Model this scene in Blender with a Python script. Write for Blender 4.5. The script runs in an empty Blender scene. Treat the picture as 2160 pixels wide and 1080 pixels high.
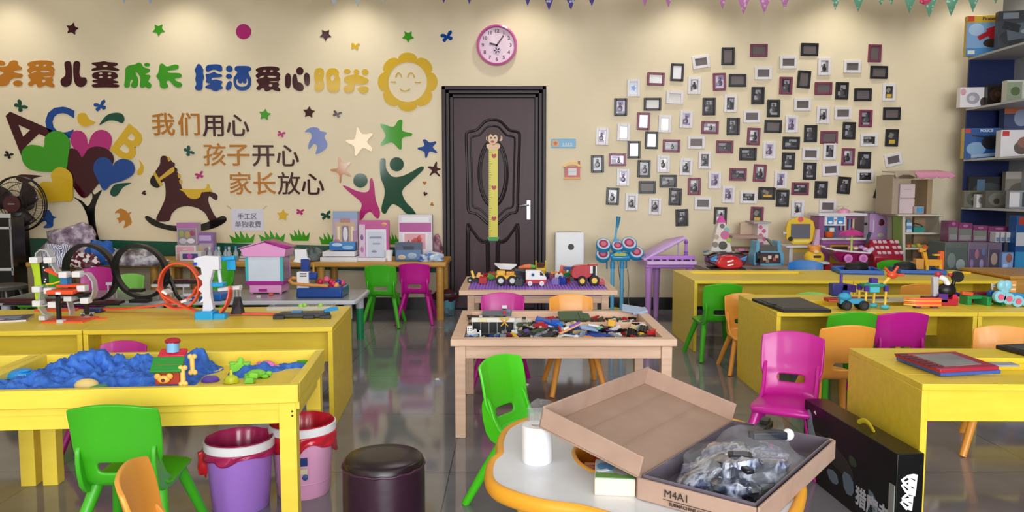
import bpy, bmesh, math, random
from mathutils import Matrix, Vector, Euler
from math import sin, cos, pi, radians, atan2, sqrt
random.seed(7)
SC = bpy.context.scene
COL = SC.collection
# ---------------------------------------------------------------- camera, world, lights, exposure
F = 1630.0                      # focal length for a 2160 x 1080 frame
PITCH = radians(4.9)
CAM = Vector((0, 0, 1.13))
D = 7.25                        # distance to the back wall
ROOM_L, ROOM_R, ROOM_F, ROOM_H = -5.2, 4.5, -4.5, 3.15
cd = bpy.data.cameras.new('camera')
cd.sensor_width = 36; cd.lens = F / 2160 * 36; cd.clip_start = .05
cam = bpy.data.objects.new('camera', cd); COL.objects.link(cam)
cam.location = CAM; cam.rotation_euler = (pi / 2 - PITCH, 0, 0)
SC.camera = cam
w = bpy.data.worlds.new('world'); SC.world = w; w.use_nodes = True
w.node_tree.nodes['Background'].inputs[0].default_value = (.75, .82, 1, 1)
w.node_tree.nodes['Background'].inputs[1].default_value = .6

def area(name, loc, rot, sx, sy, e, c):
    l = bpy.data.lights.new(name, 'AREA'); l.shape = 'RECTANGLE'; l.size = sx; l.size_y = sy
    l.energy = e; l.color = c
    o = bpy.data.objects.new(name, l); COL.objects.link(o); o.location = loc; o.rotation_euler = rot
    return o
WINDOWS = ((-3.7, 1.1, 1.5, 2.95), (.85, 4.0, .45, 2.9), (3.5, 1.1, 1.5, 2.95))   # centre x, width, sill, head of the windows behind the camera
for x, w_, z0, z1 in WINDOWS:
    area('window_daylight', (x, ROOM_F + .06, (z0 + z1) / 2), (pi / 2, 0, 0), w_ - .1, z1 - z0 - .1, 46 * w_ * (z1 - z0), (.95, .97, 1))
for x in (-4.6, -3.0, -1.45, .1, 1.6, 2.95, 4.15):        # recessed downlights that wash the back wall
    l = bpy.data.lights.new('wall_washer', 'SPOT'); l.energy = 26; l.color = (1, .95, .84)
    l.spot_size = radians(105); l.spot_blend = .9; l.shadow_soft_size = .06
    o = bpy.data.objects.new('wall_washer', l); COL.objects.link(o)
    o.location = (x, D - .42, ROOM_H - .04); o.rotation_euler = (radians(8), 0, 0)
for x, y in ((-3.45, -.6), (3.3, -.3), (-2.6, 4.2), (0, 4.2), (2.6, 4.2), (0, -2)):   # ceiling panel lamps
    area('ceiling_panel_light', (x, y, ROOM_H - .03), (0, 0, 0), 1.1, .55, 4 if x < -2 and y > 2 else 16, (1, .97, .92))
SC.view_settings.view_transform = 'Standard'; SC.view_settings.look = 'None'
SC.view_settings.gamma = 1; SC.view_settings.use_curve_mapping = False
SC.view_settings.exposure = -0.2
SC.cycles.use_denoising = True
SC.cycles.max_bounces = 8; SC.cycles.transparent_max_bounces = 16
SC.cycles.sample_clamp_indirect = 6

# ---------------------------------------------------------------- pixel to place
def ray(px, py):
    u = (px - 1080) / F; v = (540 - py) / F; c, s = cos(PITCH), sin(PITCH)
    return Vector((u, c + v * s, -s + v * c))
def atY(px, py, Y):
    r = ray(px, py); return CAM + r * ((Y - CAM.y) / r.y)
def P(px, py, z):
    r = ray(px, py); return CAM + r * ((z - CAM.z) / r.z)
FWD = Vector((0, cos(PITCH), -sin(PITCH)))
def mpp(p): return (Vector(p) - CAM).dot(FWD) / F        # metres per pixel at a point
def wl(px, py): p = atY(px, py, D); return (p.x, p.z)

# ---------------------------------------------------------------- materials
def lin(h):
    h = h.lstrip('#'); o = []
    for i in (0, 2, 4):
        c = int(h[i:i + 2], 16) / 255
        o.append(c / 12.92 if c <= .04045 else ((c + .055) / 1.055) ** 2.4)
    return (*o, 1)
def scl(c, k): return tuple(min(1, x * k) for x in c[:3]) + (1,)
_M = {}
def newmat(name):
    m = bpy.data.materials.new(name); m.use_nodes = True
    n = m.node_tree.nodes; return m, n, m.node_tree.links, n['Principled BSDF']
def mat(h, rough=.4, metal=0, spec=.5, alpha=1, trans=0, coat=0, var=.05, scale=9):
    key = (h, rough, metal, spec, alpha, trans, coat, var)
    if key in _M: return _M[key]
    m, n, L, b = newmat('paint_' + h.strip('#') + '_%d' % len(_M))
    c = lin(h)
    tc = n.new('ShaderNodeTexCoord'); nz = n.new('ShaderNodeTexNoise'); nz.inputs['Scale'].default_value = scale
    mx = n.new('ShaderNodeMix'); mx.data_type = 'RGBA'
    mx.inputs[6].default_value = scl(c, 1 - var); mx.inputs[7].default_value = scl(c, 1 + var)
    L.new(tc.outputs['Object'], nz.inputs['Vector']); L.new(nz.outputs['Fac'], mx.inputs[0]); L.new(mx.outputs[2], b.inputs['Base Color'])
    b.inputs['Roughness'].default_value = rough; b.inputs['Metallic'].default_value = metal
    b.inputs['Specular IOR Level'].default_value = spec; b.inputs['Alpha'].default_value = alpha
    b.inputs['Transmission Weight'].default_value = trans; b.inputs['Coat Weight'].default_value = coat
    b.inputs['Coat Roughness'].default_value = .08
    _M[key] = m; return m
def ramp_mat(name, stops, scale=6, rough=.5, tex='noise', detail=4, stretch=(1, 1, 1), bump=0, coords='Object', const=False, coat=0):
    m, n, L, b = newmat(name)
    tc = n.new('ShaderNodeTexCoord'); mp = n.new('ShaderNodeMapping'); mp.inputs['Scale'].default_value = stretch
    L.new(tc.outputs[coords], mp.inputs[0])
    if tex == 'noise':
        t = n.new('ShaderNodeTexNoise'); t.inputs['Detail'].default_value = detail; out = t.outputs['Fac']
    elif tex == 'wave':
        t = n.new('ShaderNodeTexWave'); t.inputs['Distortion'].default_value = 6; t.inputs['Detail'].default_value = detail; out = t.outputs['Fac']
    else:
        t = n.new('ShaderNodeTexVoronoi'); out = t.outputs['Distance']
    t.inputs['Scale'].default_value = scale
    r = n.new('ShaderNodeValToRGB'); e = r.color_ramp.elements
    if const: r.color_ramp.interpolation = 'CONSTANT'
    while len(e) < len(stops): e.new(.5)
    for k, (pos, h) in enumerate(stops): e[k].position = pos; e[k].color = lin(h)
    L.new(mp.outputs[0], t.inputs['Vector']); L.new(out, r.inputs[0]); L.new(r.outputs[0], b.inputs['Base Color'])
    b.inputs['Roughness'].default_value = rough; b.inputs['Coat Weight'].default_value = coat; b.inputs['Coat Roughness'].default_value = .06
    if bump:
        bp = n.new('ShaderNodeBump'); bp.inputs['Strength'].default_value = bump; bp.inputs['Distance'].default_value = .01
        L.new(out, bp.inputs['Height']); L.new(bp.outputs[0], b.inputs['Normal'])
    return m
def glassy(name, h, alpha, rough=.08):
    m, n, L, b = newmat(name); b.inputs['Base Color'].default_value = lin(h)
    b.inputs['Alpha'].default_value = alpha; b.inputs['Roughness'].default_value = rough; b.inputs['Specular IOR Level'].default_value = .8
    return m
WALLM = ramp_mat('cream_wall_paint', [(.3, '#e5d7b8'), (.7, '#e9dbbd')], 3, .6)
PINE = ramp_mat('pine_wood', [(.3, '#d9b296'), (.5, '#e2bea3'), (.7, '#e8c9b0')], 3, .42, 'noise', 5, (1, 16, 16))
OCHRE = ramp_mat('ochre_wood', [(.3, '#bf8c3a'), (.6, '#c99645'), (.9, '#d2a250')], 3, .4, 'noise', 4, (1, 12, 12))
YEL = ramp_mat('yellow_board', [(.3, '#e9ca34'), (.7, '#f3d642')], 5, .36, 'noise', 5, (1, 6, 6))
YELT = ramp_mat('yellow_table_paint', [(.3, '#f1d344'), (.7, '#f7dc4e')], 5, .4, 'noise', 5, (1, 5, 5))
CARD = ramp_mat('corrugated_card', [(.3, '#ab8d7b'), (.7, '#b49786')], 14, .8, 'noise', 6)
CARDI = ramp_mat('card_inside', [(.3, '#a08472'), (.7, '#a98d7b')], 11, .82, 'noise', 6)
SAND = ramp_mat('blue_play_sand', [(.25, '#2452ae'), (.55, '#3b72cf'), (.85, '#5a90e2')], 40, .9, 'noise', 8, bump=.7)
WHITE = mat('#eeeef2', .35); BLACK = mat('#0c0b0c', .4); DGREY = mat('#2c2d30', .45); LGREY = mat('#b9bcc0', .4)
RED = mat('#c51f2c', .3, coat=.3); SILVER = mat('#c9ccd1', .25, metal=.9); CREAM = mat('#efe3c4', .4)
CLEAR = glassy('clear_plastic', '#dfe6ea', .28); CLEARER = glassy('thin_clear_film', '#e8ecf2', .13, .05)
STK = dict(maroon='#3d0414', green='#3a9a1c', orange='#b9741f', blue='#0d4593', yellow='#d8b02a', pink='#b52a78', dark='#0a4a38', black='#0b0a0b', tan='#bf7d2c', lilac='#7e90cc', teal='#0d4f49', gold='#d2a93a')
def stk(c): return mat(STK[c], .1, coat=.3, spec=.35, var=.02)

# ---------------------------------------------------------------- mesh builder
class MB:
    def __init__(s): s.v = []; s.f = []; s.m = []; s.M = None
    def add(s, vs, fs, mi=0):
        b = len(s.v)
        for p in vs:
            p = Vector(p); s.v.append(s.M @ p if s.M else p)
        for f in fs: s.f.append([b + i for i in f]); s.m.append(mi)
        return s
    def box(s, c, d, rot=None, mi=0, taper=1):
        x, y, z = d[0] / 2, d[1] / 2, d[2] / 2; t = taper
        vs = [(-x, -y, -z), (x, -y, -z), (x, y, -z), (-x, y, -z), (-x * t, -y * t, z), (x * t, -y * t, z), (x * t, y * t, z), (-x * t, y * t, z)]
        R = Euler(rot).to_matrix() if rot else None
        vs = [Vector(c) + (R @ Vector(p) if R else Vector(p)) for p in vs]
        return s.add(vs, [(0, 3, 2, 1), (4, 5, 6, 7), (0, 1, 5, 4), (1, 2, 6, 5), (2, 3, 7, 6), (3, 0, 4, 7)], mi)
    def span(s, a, b, mi=0):
        return s.box([(a[i] + b[i]) / 2 for i in range(3)], [abs(b[i] - a[i]) for i in range(3)], None, mi)
    def cyl(s, p, q, r, r2=None, n=14, mi=0):
        p = Vector(p); q = Vector(q); r2 = r if r2 is None else r2
        a = (q - p).normalized(); u = a.orthogonal().normalized(); v = a.cross(u)
        vs = []
        for c, rr in ((p, r), (q, r2)):
            vs += [c + (u * cos(2 * pi * k / n) + v * sin(2 * pi * k / n)) * rr for k in range(n)]
        fs = [(k, (k + 1) % n, n + (k + 1) % n, n + k) for k in range(n)] + [tuple(range(n - 1, -1, -1)), tuple(range(n, 2 * n))]
        return s.add(vs, fs, mi)
    def tube(s, pts, r, n=8, closed=False, mi=0, flat=None):
        pts = [Vector(p) for p in pts]; m = len(pts); vs = []; up = None
        for i, p in enumerate(pts):
            a = pts[(i + 1) % m] if closed or i < m - 1 else p; b = pts[i - 1] if closed or i else p
            t = (a - b).normalized()
            up = (t.orthogonal() if up is None else up - t * up.dot(t))
            if flat: up = Vector(flat) - t * Vector(flat).dot(t)
            up.normalize(); w = t.cross(up); rr = r[i] if isinstance(r, (list, tuple)) and not flat else r
            for k in range(n):
                ang = 2 * pi * k / n + (pi / 4 if n == 4 else 0)
                if flat: vs.append(p + w * cos(ang) * r[0] + up * sin(ang) * r[1])
                else: vs.append(p + (up * cos(ang) + w * sin(ang)) * rr)
        fs = []
        for i in range(m if closed else m - 1):
            j = (i + 1) % m
            fs += [(i * n + k, i * n + (k + 1) % n, j * n + (k + 1) % n, j * n + k) for k in range(n)]
        if not closed: fs += [tuple(range(n - 1, -1, -1)), tuple((m - 1) * n + k for k in range(n))]
        return s.add(vs, fs, mi)
    def lathe(s, prof, c=(0, 0, 0), n=28, mi=0):
        vs = []; m = len(prof); c = Vector(c)
        for r, z in prof: vs += [c + Vector((r * cos(2 * pi * k / n), r * sin(2 * pi * k / n), z)) for k in range(n)]
        fs = [(i * n + k, i * n + (k + 1) % n, (i + 1) * n + (k + 1) % n, (i + 1) * n + k) for i in range(m - 1) for k in range(n)]
        return s.add(vs, fs, mi)
    def prism(s, poly, z0, z1, mi=0):
        n = len(poly)
        a = sum(poly[i][0] * poly[(i + 1) % n][1] - poly[(i + 1) % n][0] * poly[i][1] for i in range(n))
        if a < 0: poly = poly[::-1]
        vs = [(p[0], p[1], z0) for p in poly] + [(p[0], p[1], z1) for p in poly]
        fs = [tuple(range(n - 1, -1, -1)), tuple(range(n, 2 * n))] + [(k, (k + 1) % n, n + (k + 1) % n, n + k) for k in range(n)]
        return s.add(vs, fs, mi)
    def ball(s, c, r, n=12, mi=0):
        r = (r, r, r) if not isinstance(r, (tuple, list)) else r; c = Vector(c); h = max(4, n // 2); vs = [c + Vector((0, 0, -r[2]))]
        for i in range(1, h):
            t = -pi / 2 + pi * i / h
            vs += [c + Vector((r[0] * cos(t) * cos(2 * pi * k / n), r[1] * cos(t) * sin(2 * pi * k / n), r[2] * sin(t))) for k in range(n)]
        vs.append(c + Vector((0, 0, r[2]))); fs = [(0, 1 + (k + 1) % n, 1 + k) for k in range(n)]
        for i in range(h - 2): fs += [(1 + i * n + k, 1 + i * n + (k + 1) % n, 1 + (i + 1) * n + (k + 1) % n, 1 + (i + 1) * n + k) for k in range(n)]
        e = len(vs) - 1; fs += [(e, 1 + (h - 2) * n + k, 1 + (h - 2) * n + (k + 1) % n) for k in range(n)]
        return s.add(vs, fs, mi)
    def build(s, name, mats, parent=None, smooth=38, bevel=0, seg=2, sub=0, solid=0, loc=None, rz=0):
        me = bpy.data.meshes.new(name); me.from_pydata([tuple(p) for p in s.v], [], s.f)
        if not isinstance(mats, (list, tuple)): mats = [mats]
        for m in mats: me.materials.append(m)
        me.polygons.foreach_set('material_index', s.m)
        if smooth:
            me.polygons.foreach_set('use_smooth', [True] * len(s.f)); me.update()
            me.set_sharp_from_angle(angle=radians(smooth))
        me.update()
        o = bpy.data.objects.new(name, me); COL.objects.link(o)
        if parent: o.parent = parent
        if loc is not None: o.location = loc
        o.rotation_euler.z = rz
        if solid: d = o.modifiers.new('thickness', 'SOLIDIFY'); d.thickness = solid; d.offset = 0
        if bevel: d = o.modifiers.new('rounding', 'BEVEL'); d.width = bevel; d.segments = seg; d.limit_method = 'ANGLE'; d.angle_limit = radians(45); d.harden_normals = False
        if sub: d = o.modifiers.new('smoothing', 'SUBSURF'); d.levels = sub; d.render_levels = sub
        return o
def tag(o, label, cat, group=None, kind=None):
    if label: o['label'] = label
    if cat: o['category'] = cat
    if group: o['group'] = group
    if kind: o['kind'] = kind
    return o
def thing(name, label, cat, loc=(0, 0, 0), rz=0, group=None):
    o = bpy.data.objects.new(name, None); COL.objects.link(o); o.empty_display_size = .05
    o.location = loc; o.rotation_euler = (0, 0, rz); return tag(o, label, cat, group)
def dup(root, loc, rz=0, label=None, group=None, scale=1):
    r = root.copy(); COL.objects.link(r); r.location = loc; r.rotation_euler = (0, 0, rz); r.scale = (scale,) * 3
    if label: r['label'] = label
    if group: r['group'] = group
    for ch in list(root.children):
        c = ch.copy(); COL.objects.link(c); c.parent = r
        for g in ch.children:
            d = g.copy(); COL.objects.link(d); d.parent = c
    return r
def struct(mb, name, m, **k): return tag(mb.build(name, m, **k), None, None, None, 'structure')
# flat outlines and lettering: made as curves, turned into meshes all together at the end
PEND = []
def cr(pts, n=5):
    o = []; m = len(pts)
    for i in range(m):
        p0, p1, p2, p3 = (Vector((*pts[(i + k) % m], 0)) for k in (-1, 0, 1, 2))
        for k in range(n):
            t = k / n
            q = .5 * (2 * p1 + (p2 - p0) * t + (2 * p0 - 5 * p1 + 4 * p2 - p3) * t * t + (3 * p1 - p0 - 3 * p2 + p3) * t ** 3)
            o.append((q.x, q.y))
    return o
def chaikin(pts, k=2):
    for _ in range(k):
        o = []
        for a, b in zip(pts, pts[1:] + pts[:1]):
            o += [(a[0] * .75 + b[0] * .25, a[1] * .75 + b[1] * .25), (a[0] * .25 + b[0] * .75, a[1] * .25 + b[1] * .75)]
        pts = o
    return pts
def flat(name, loops, m, thick, loc, rot=(pi / 2, 0, 0), parent=None):
    cu = bpy.data.curves.new(name, 'CURVE'); cu.dimensions = '2D'; cu.fill_mode = 'BOTH'; cu.extrude = thick / 2
    for L in loops:
        sp = cu.splines.new('POLY'); sp.points.add(len(L) - 1); sp.use_cyclic_u = True
        for q, p in zip(sp.points, L): q.co = (p[0], p[1], 0, 1)
    cu.materials.append(m); o = bpy.data.objects.new(name, cu); COL.objects.link(o)
    o.location = loc; o.rotation_euler = rot
    if parent: o.parent = parent
    PEND.append(o); return o
def text(name, body, size, m, loc, rot=(pi / 2, 0, 0), parent=None, thick=.001, bold=0, align='CENTER', sx=1, round_=0):
    cu = bpy.data.curves.new(name, 'FONT'); cu.body = body; cu.size = size; cu.extrude = thick / 2; cu.offset = bold
    cu.align_x = align; cu.align_y = 'CENTER'; cu.resolution_u = 3
    if round_: cu.bevel_depth = round_; cu.bevel_resolution = 1
    cu.materials.append(m); o = bpy.data.objects.new(name, cu); COL.objects.link(o)
    o.location = loc; o.rotation_euler = rot; o.scale = (sx, 1, 1)
    if parent: o.parent = parent
    PEND.append(o); return o
def finish():
    bpy.context.view_layer.update(); dg = bpy.context.evaluated_depsgraph_get()
    made = []
    for o in PEND:
        made.append((o, bpy.data.meshes.new_from_object(o.evaluated_get(dg))))
    for o, me in made:
        nm = o.name; o.name = 'old'
        n = bpy.data.objects.new(nm, me); COL.objects.link(n); me.name = nm
        n.parent = o.parent; n.location = o.location; n.rotation_euler = o.rotation_euler; n.scale = o.scale
        for k in ('label', 'category', 'group', 'kind'):
            if k in o: n[k] = o[k]
        for ch in list(o.children): ch.parent = n
        bpy.data.objects.remove(o)
# ================================================================ the room
m, n, L, b = newmat('polished_floor_tile')
tc = n.new('ShaderNodeTexCoord'); mp = n.new('ShaderNodeMapping'); mp.inputs['Location'].default_value = (.25, .18, 0)
br = n.new('ShaderNodeTexBrick'); br.offset = 0; br.inputs['Scale'].default_value = 1; br.inputs['Brick Width'].default_value = .8; br.inputs['Row Height'].default_value = .8
br.inputs['Mortar Size'].default_value = .0022; br.inputs['Color1'].default_value = lin('#87858b'); br.inputs['Color2'].default_value = lin('#8e8c92'); br.inputs['Mortar'].default_value = lin('#55504f')
nz = n.new('ShaderNodeTexNoise'); nz.inputs['Scale'].default_value = 5; nz.inputs['Detail'].default_value = 8
mx = n.new('ShaderNodeMix'); mx.data_type = 'RGBA'; mx.blend_type = 'MULTIPLY'; mx.inputs[0].default_value = .35
L.new(tc.outputs['Object'], mp.inputs[0]); L.new(mp.outputs[0], br.inputs['Vector']); L.new(mp.outputs[0], nz.inputs['Vector'])
L.new(br.outputs['Color'], mx.inputs[6]); L.new(nz.outputs['Fac'], mx.inputs[7]); L.new(mx.outputs[2], b.inputs['Base Color'])
b.inputs['Roughness'].default_value = .075; b.inputs['Specular IOR Level'].default_value = .55
FLOORM = m
struct(MB().span((ROOM_L, ROOM_F, -.06), (ROOM_R, D, 0)), 'floor', FLOORM)
struct(MB().span((ROOM_L, ROOM_F, ROOM_H), (ROOM_R, D, ROOM_H + .06)), 'ceiling', mat('#efece2', .8))
# back wall with the door opening
DX0, DX1 = wl(932, 182)[0], wl(1152, 182)[0]; DZ = wl(1040, 182)[1]
ox0, ox1, oz = DX0 + .03, DX1 - .03, DZ - .03
mb = MB(); mb.span((ROOM_L, D, 0), (ox0, D + .1, ROOM_H)); mb.span((ox1, D, 0), (ROOM_R, D + .1, ROOM_H)); mb.span((ox0, D, oz), (ox1, D + .1, ROOM_H))
struct(mb, 'wall_back', WALLM)
struct(MB().span((ROOM_L - .1, ROOM_F, 0), (ROOM_L, D, ROOM_H)), 'wall_left', WALLM)
struct(MB().span((ROOM_R, ROOM_F, 0), (ROOM_R + .1, D, ROOM_H)), 'wall_right', mat('#8d9094', .6))
mb = MB(); edge = ROOM_L
for x, w_, z0, z1 in WINDOWS:
    mb.span((edge, ROOM_F - .1, 0), (x - w_ / 2, ROOM_F, ROOM_H)); mb.span((x - w_ / 2, ROOM_F - .1, 0), (x + w_ / 2, ROOM_F, z0)); mb.span((x - w_ / 2, ROOM_F - .1, z1), (x + w_ / 2, ROOM_F, ROOM_H)); edge = x + w_ / 2
mb.span((edge, ROOM_F - .1, 0), (ROOM_R, ROOM_F, ROOM_H)); struct(mb, 'wall_front', WALLM)
for i, (x, w_, z0, z1) in enumerate(WINDOWS):
    mb = MB(); h_ = w_ / 2
    for a, c in (((x - h_, z0), (x - h_ + .05, z1)), ((x + h_ - .05, z0), (x + h_, z1)), ((x - h_ + .05, z0), (x + h_ - .05, z0 + .05)), ((x - h_ + .05, z1 - .05), (x + h_ - .05, z1))):
        mb.span((a[0], ROOM_F - .08, a[1]), (c[0], ROOM_F - .02, c[1]))
    struct(mb, 'window_%d' % (i + 1), mat('#d5d7da', .4, metal=.6))
zb = wl(1340, 627)[1]
for nm, a, c in (('baseboard_back', ROOM_L, DX0), ('baseboard_back.001', DX1, ROOM_R)):
    struct(MB().span((a, D - .014, 0), (c, D, zb)), nm, mat('#0d0c0d', .3))
struct(MB().span((ROOM_L, 2.5, 0), (ROOM_L + .012, D - .02, zb)), 'baseboard_left', mat('#0d0c0d', .3))
# dark green dado strip behind the craft table
p0, p1, p2_ = wl(-60, 499), wl(931, 524), wl(931, 575); p3 = wl(-60, 550)
o = flat('trim_1', [[p0, p1, p2_, p3]], mat('#0b5540', .35), .01, (0, D - .0055, 0)); tag(o, None, None, None, 'structure')

# ---------------------------------------------------------------- the door
DOORM = ramp_mat('dark_door_veneer', [(.3, '#34141e'), (.6, '#3c1924'), (.9, '#45212c')], 3, .4, 'noise', 6, (7, 7, .8))
DOORM.node_tree.nodes['Principled BSDF'].inputs['Specular IOR Level'].default_value = .35
FRM = mat('#22131a', .4, spec=.35)
mb = MB()
for k, (off, y0) in enumerate(((0, .03), (.035, .022), (.07, .005))):    # stepped architrave
    a0, a1, t = DX0 + off, DX1 - off, DZ - off; wd = .036
    for s0, s1 in (((a0, 0), (a0 + wd, t)), ((a1 - wd, 0), (a1, t)), ((a0, t - wd), (a1, t))):
        mb.span((s0[0], D - y0, s0[1]), (s1[0], D + .06, s1[1]))
fr = mb.build('door_frame', FRM, bevel=.006)
lx0, lx1, lt = DX0 + .1, DX1 - .1, DZ - .1
door = MB().span((lx0 - .004, D + .015, .008), (lx1 + .004, D + .055, lt + .004)).build('door_1', DOORM, bevel=.003)
tag(door, 'dark brown panelled door with an ogee moulding and chrome lever', 'door', None, 'structure'); fr.parent = door
def dp(x, y): p = atY(880 + x / 2.25, 160 + y / 2.25, D); return Vector((p.x, D + .013, p.z))
def mould(pts, r=.011, closed=True): return [dp(*p) for p in (cr(pts, 6) if closed else pts)]
mb = MB()
half = [(360, 208), (392, 214), (418, 238), (440, 258), (480, 268), (486, 300), (482, 420), (478, 560), (474, 640), (440, 654), (412, 676), (385, 700), (357, 708)]
def mirror(h, c=359.): return h + [(2 * c - x, y) for x, y in h[::-1][1:-1]]
big = mirror(half); small = [(359 + (x - 359) * .82, 455 + (y - 455) * .88) for x, y in big]
mb.tube(mould(big), .013, 8, True); mb.tube(mould(small), .009, 8, True)
mb.tube([dp(360 + 68 * cos(t / 36 * 2 * pi), 462 + 158 * sin(t / 36 * 2 * pi)) for t in range(36)], .012, 8, True)
mb.tube([dp(360 + 56 * cos(t / 36 * 2 * pi), 462 + 140 * sin(t / 36 * 2 * pi)) for t in range(36)], .006, 8, True)
for sg in (0, 1):
    lo = [(238, 712), (262, 735), (290, 770), (315, 785), (337, 790), (340, 850), (340, 1010), (300, 1022), (240, 1022), (236, 900)]
    lo = [(718 - x, y) for x, y in lo] if sg else lo
    cx = sum(p[0] for p in lo) / 10; cy = sum(p[1] for p in lo) / 10
    mb.tube(mould(lo), .012, 8, True); mb.tube(mould([(cx + (x - cx) * .78, cy + (y - cy) * .9) for x, y in lo]), .008, 8, True)
mb.build('moulding', FRM, door)
q = atY(1115, 443, D); mb = MB()
mb.box((q.x, D + .008, q.z), (.045, .014, .19)); mb.build('handle_plate', mat('#9a9da3', .22, metal=.9), door, bevel=.006)
q2 = atY(1115, 432, D)
mb = MB().cyl((q2.x, D + .005, q2.z), (q2.x, D - .045, q2.z), .012); mb.tube([(q2.x + .005, D - .045, q2.z), (q2.x - .04, D - .048, q2.z - .004), (q2.x - .085, D - .04, q2.z - .012)], .01, 8)
mb.build('handle_lever', SILVER, door)
struct(MB().span((ROOM_L, D + .1, -.06), (ROOM_R, D + .5, ROOM_H)), 'wall_beyond_door', mat('#1c1718', .8))

# height chart on the door: monkey head above a yellow ruler
t = thing('height_chart', 'yellow height ruler with a brown monkey head stuck on the dark door', 'height chart', (0, 0, 0))
Y0 = D + .01
def W2(px, py, y=0): p = atY(px, py, D); return (p.x, p.z)
def ell(px, py, rx, ry, n=20): return [W2(px + rx * cos(2 * pi * k / n), py + ry * sin(2 * pi * k / n)) for k in range(n)]
YR = mat('#d9cf1e', .35)
flat('ruler', [[W2(1031, 312), W2(1050, 312), W2(1050, 503), W2(1031, 503)]], YR, .005, (0, D - .004, 0), parent=t)
mb = MB()
for k in range(38):
    a = W2(1031.5, 322 + k * 4.7); ln = .03 if k % 5 == 0 else .016
    mb.box((a[0] + ln / 2, D - .0072, a[1]), (ln, .001, .0035))
mb.build('tick_marks', mat('#6e7015', .5), t)
for yy in (329, 396, 461):
    c = [(1042, yy - 3), (1045, yy - 5), (1047.5, yy - 2), (1046, yy + 2), (1042, yy + 5), (1038, yy + 2), (1037, yy - 2), (1039, yy - 5)]
    flat('heart_mark', [[W2(*p) for p in cr(c, 3)]], mat('#b3232b', .4), .001, (0, D - .0072, 0), parent=t)
flat('ruler_foot', [[W2(*p) for p in ((1028, 500), (1053, 500), (1050, 508), (1031, 508))]], mat('#2f9a42', .4), .006, (0, D - .0045, 0), parent=t)
flat('monkey_head', [[W2(*p) for p in cr([(1029, 278), (1036, 271), (1046, 272), (1054, 281), (1056, 292), (1048, 301), (1036, 303), (1028, 296)])]], mat('#3e2219', .5), .006, (0, D - .0045, 0), parent=t)
for x in (1029, 1056): flat('ear', [ell(x, 292, 4, 6)], mat('#d9b08c', .5), .006, (0, D - .004, 0), parent=t)
flat('monkey_face', [[W2(*p) for p in cr([(1030, 290), (1035, 283), (1040, 287), (1046, 284), (1050, 291), (1048, 300), (1040, 305), (1032, 301)])]], mat('#e8c8a4', .5), .003, (0, D - .009, 0), parent=t)
mb = MB()
for x, y, r in ((1036, 291, .009), (1044, 291, .009)): a = W2(x, y); mb.cyl((a[0], D - .012, a[1]), (a[0], D - .0105, a[1]), r, mi=0)
mb.build('eyes', BLACK, t)
flat('mouth', [ell(1039, 299, 4, 2.5)], mat('#b0323a', .4), .001, (0, D - .0112, 0), parent=t)
flat('monkey_arms', [[W2(*p) for p in cr([(1026, 306), (1034, 303), (1041, 306), (1049, 302), (1055, 307), (1052, 314), (1041, 318), (1030, 315)])]], mat('#e5c39d', .5), .003, (0, D - .009, 0), parent=t)

# ---------------------------------------------------------------- wall clock
c = atY(1048, 96, D); t = thing('wall_clock', 'round pink wall clock above the dark door', 'clock', (c.x, D, c.z))
R = 43 * mpp(c); rim = MB()
prof = [(R * .99, 0), (R, .02), (R * .97, .045), (R * .9, .05), (R * .86, .03), (R * .85, .015)]
rim.M = Matrix.Rotation(pi / 2, 4, 'X'); rim.lathe(prof, n=48); rim.build('rim', mat('#cf5aa6', .25, coat=.5), t)
fc = MB(); fc.M = rim.M; fc.cyl((0, 0, .004), (0, 0, .012), R * .86, n=48); fc.build('dial', mat('#e9d3e4', .12, coat=.8), t)
for k in range(12):
    a = pi / 2 - (k + 1) * pi / 6
    text('numeral', str(k + 1), R * .24, mat('#6d4a66', .5), (R * .68 * cos(a), -.0132, R * .68 * sin(a)), parent=t, bold=.0015)
for ang, ln, wd in ((165, .42, .016), (55, .62, .011)):
    h = MB(); h.box((0, 0, R * ln / 2 - .01), (wd, .003, R * ln)); o = h.build('clock_hand', mat('#4a3a48', .4), t); o.location = (0, -.018, 0); o.rotation_euler = (0, radians(90 - ang), 0)
fl = MB(); fl.M = rim.M
for k in range(5): fl.cyl((R * .12 * cos(k * 1.257), -R * .25 + R * .12 * sin(k * 1.257), .013), (R * .12 * cos(k * 1.257), -R * .25 + R * .12 * sin(k * 1.257), .0145), R * .1)
fl.build('flower_print', mat('#c9b3d0', .4), t)

# ---------------------------------------------------------------- small wall signs
def card(name, label, cat, l, r, t_, b_, m, thick=.006):
    a, c = wl(l, t_), wl(r, b_); o = thing(name, label, cat, ((a[0] + c[0]) / 2, D, (a[1] + c[1]) / 2)); w_, h_ = c[0] - a[0], a[1] - c[1]
    MB().box((0, -thick / 2 - .001, 0), (w_, thick, h_)).build('panel', m, o, bevel=.002)
    return o, w_, h_
o, w_, h_ = card('paper_notice', 'white paper notice taped to the wall beside the rocking horse', 'notice', 487, 557, 441, 487, mat('#d9d9ea', .6), .002)
INK = mat('#6f6c80', .7)
text('notice_lettering', '手工区', .062, INK, (0, -.004, .03), parent=o, bold=.0008); text('notice_lettering', '单独收费', .062, INK, (.005, -.004, -.045), parent=o, bold=.0008)
for sg in (-1, 1): MB().box((sg * (w_ / 2 + .012), -.0015, h_ / 2 + .012), (.06, .001, .012), (0, sg * -.7, 0)).build('tape', glassy('sticky_tape', '#e9dcae', .5, .3), o)
o, w_, h_ = card('room_sign', 'small blue sign with an orange star badge right of the door', 'sign', 1163, 1214, 293, 312, mat('#2f93c2', .3))
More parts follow.
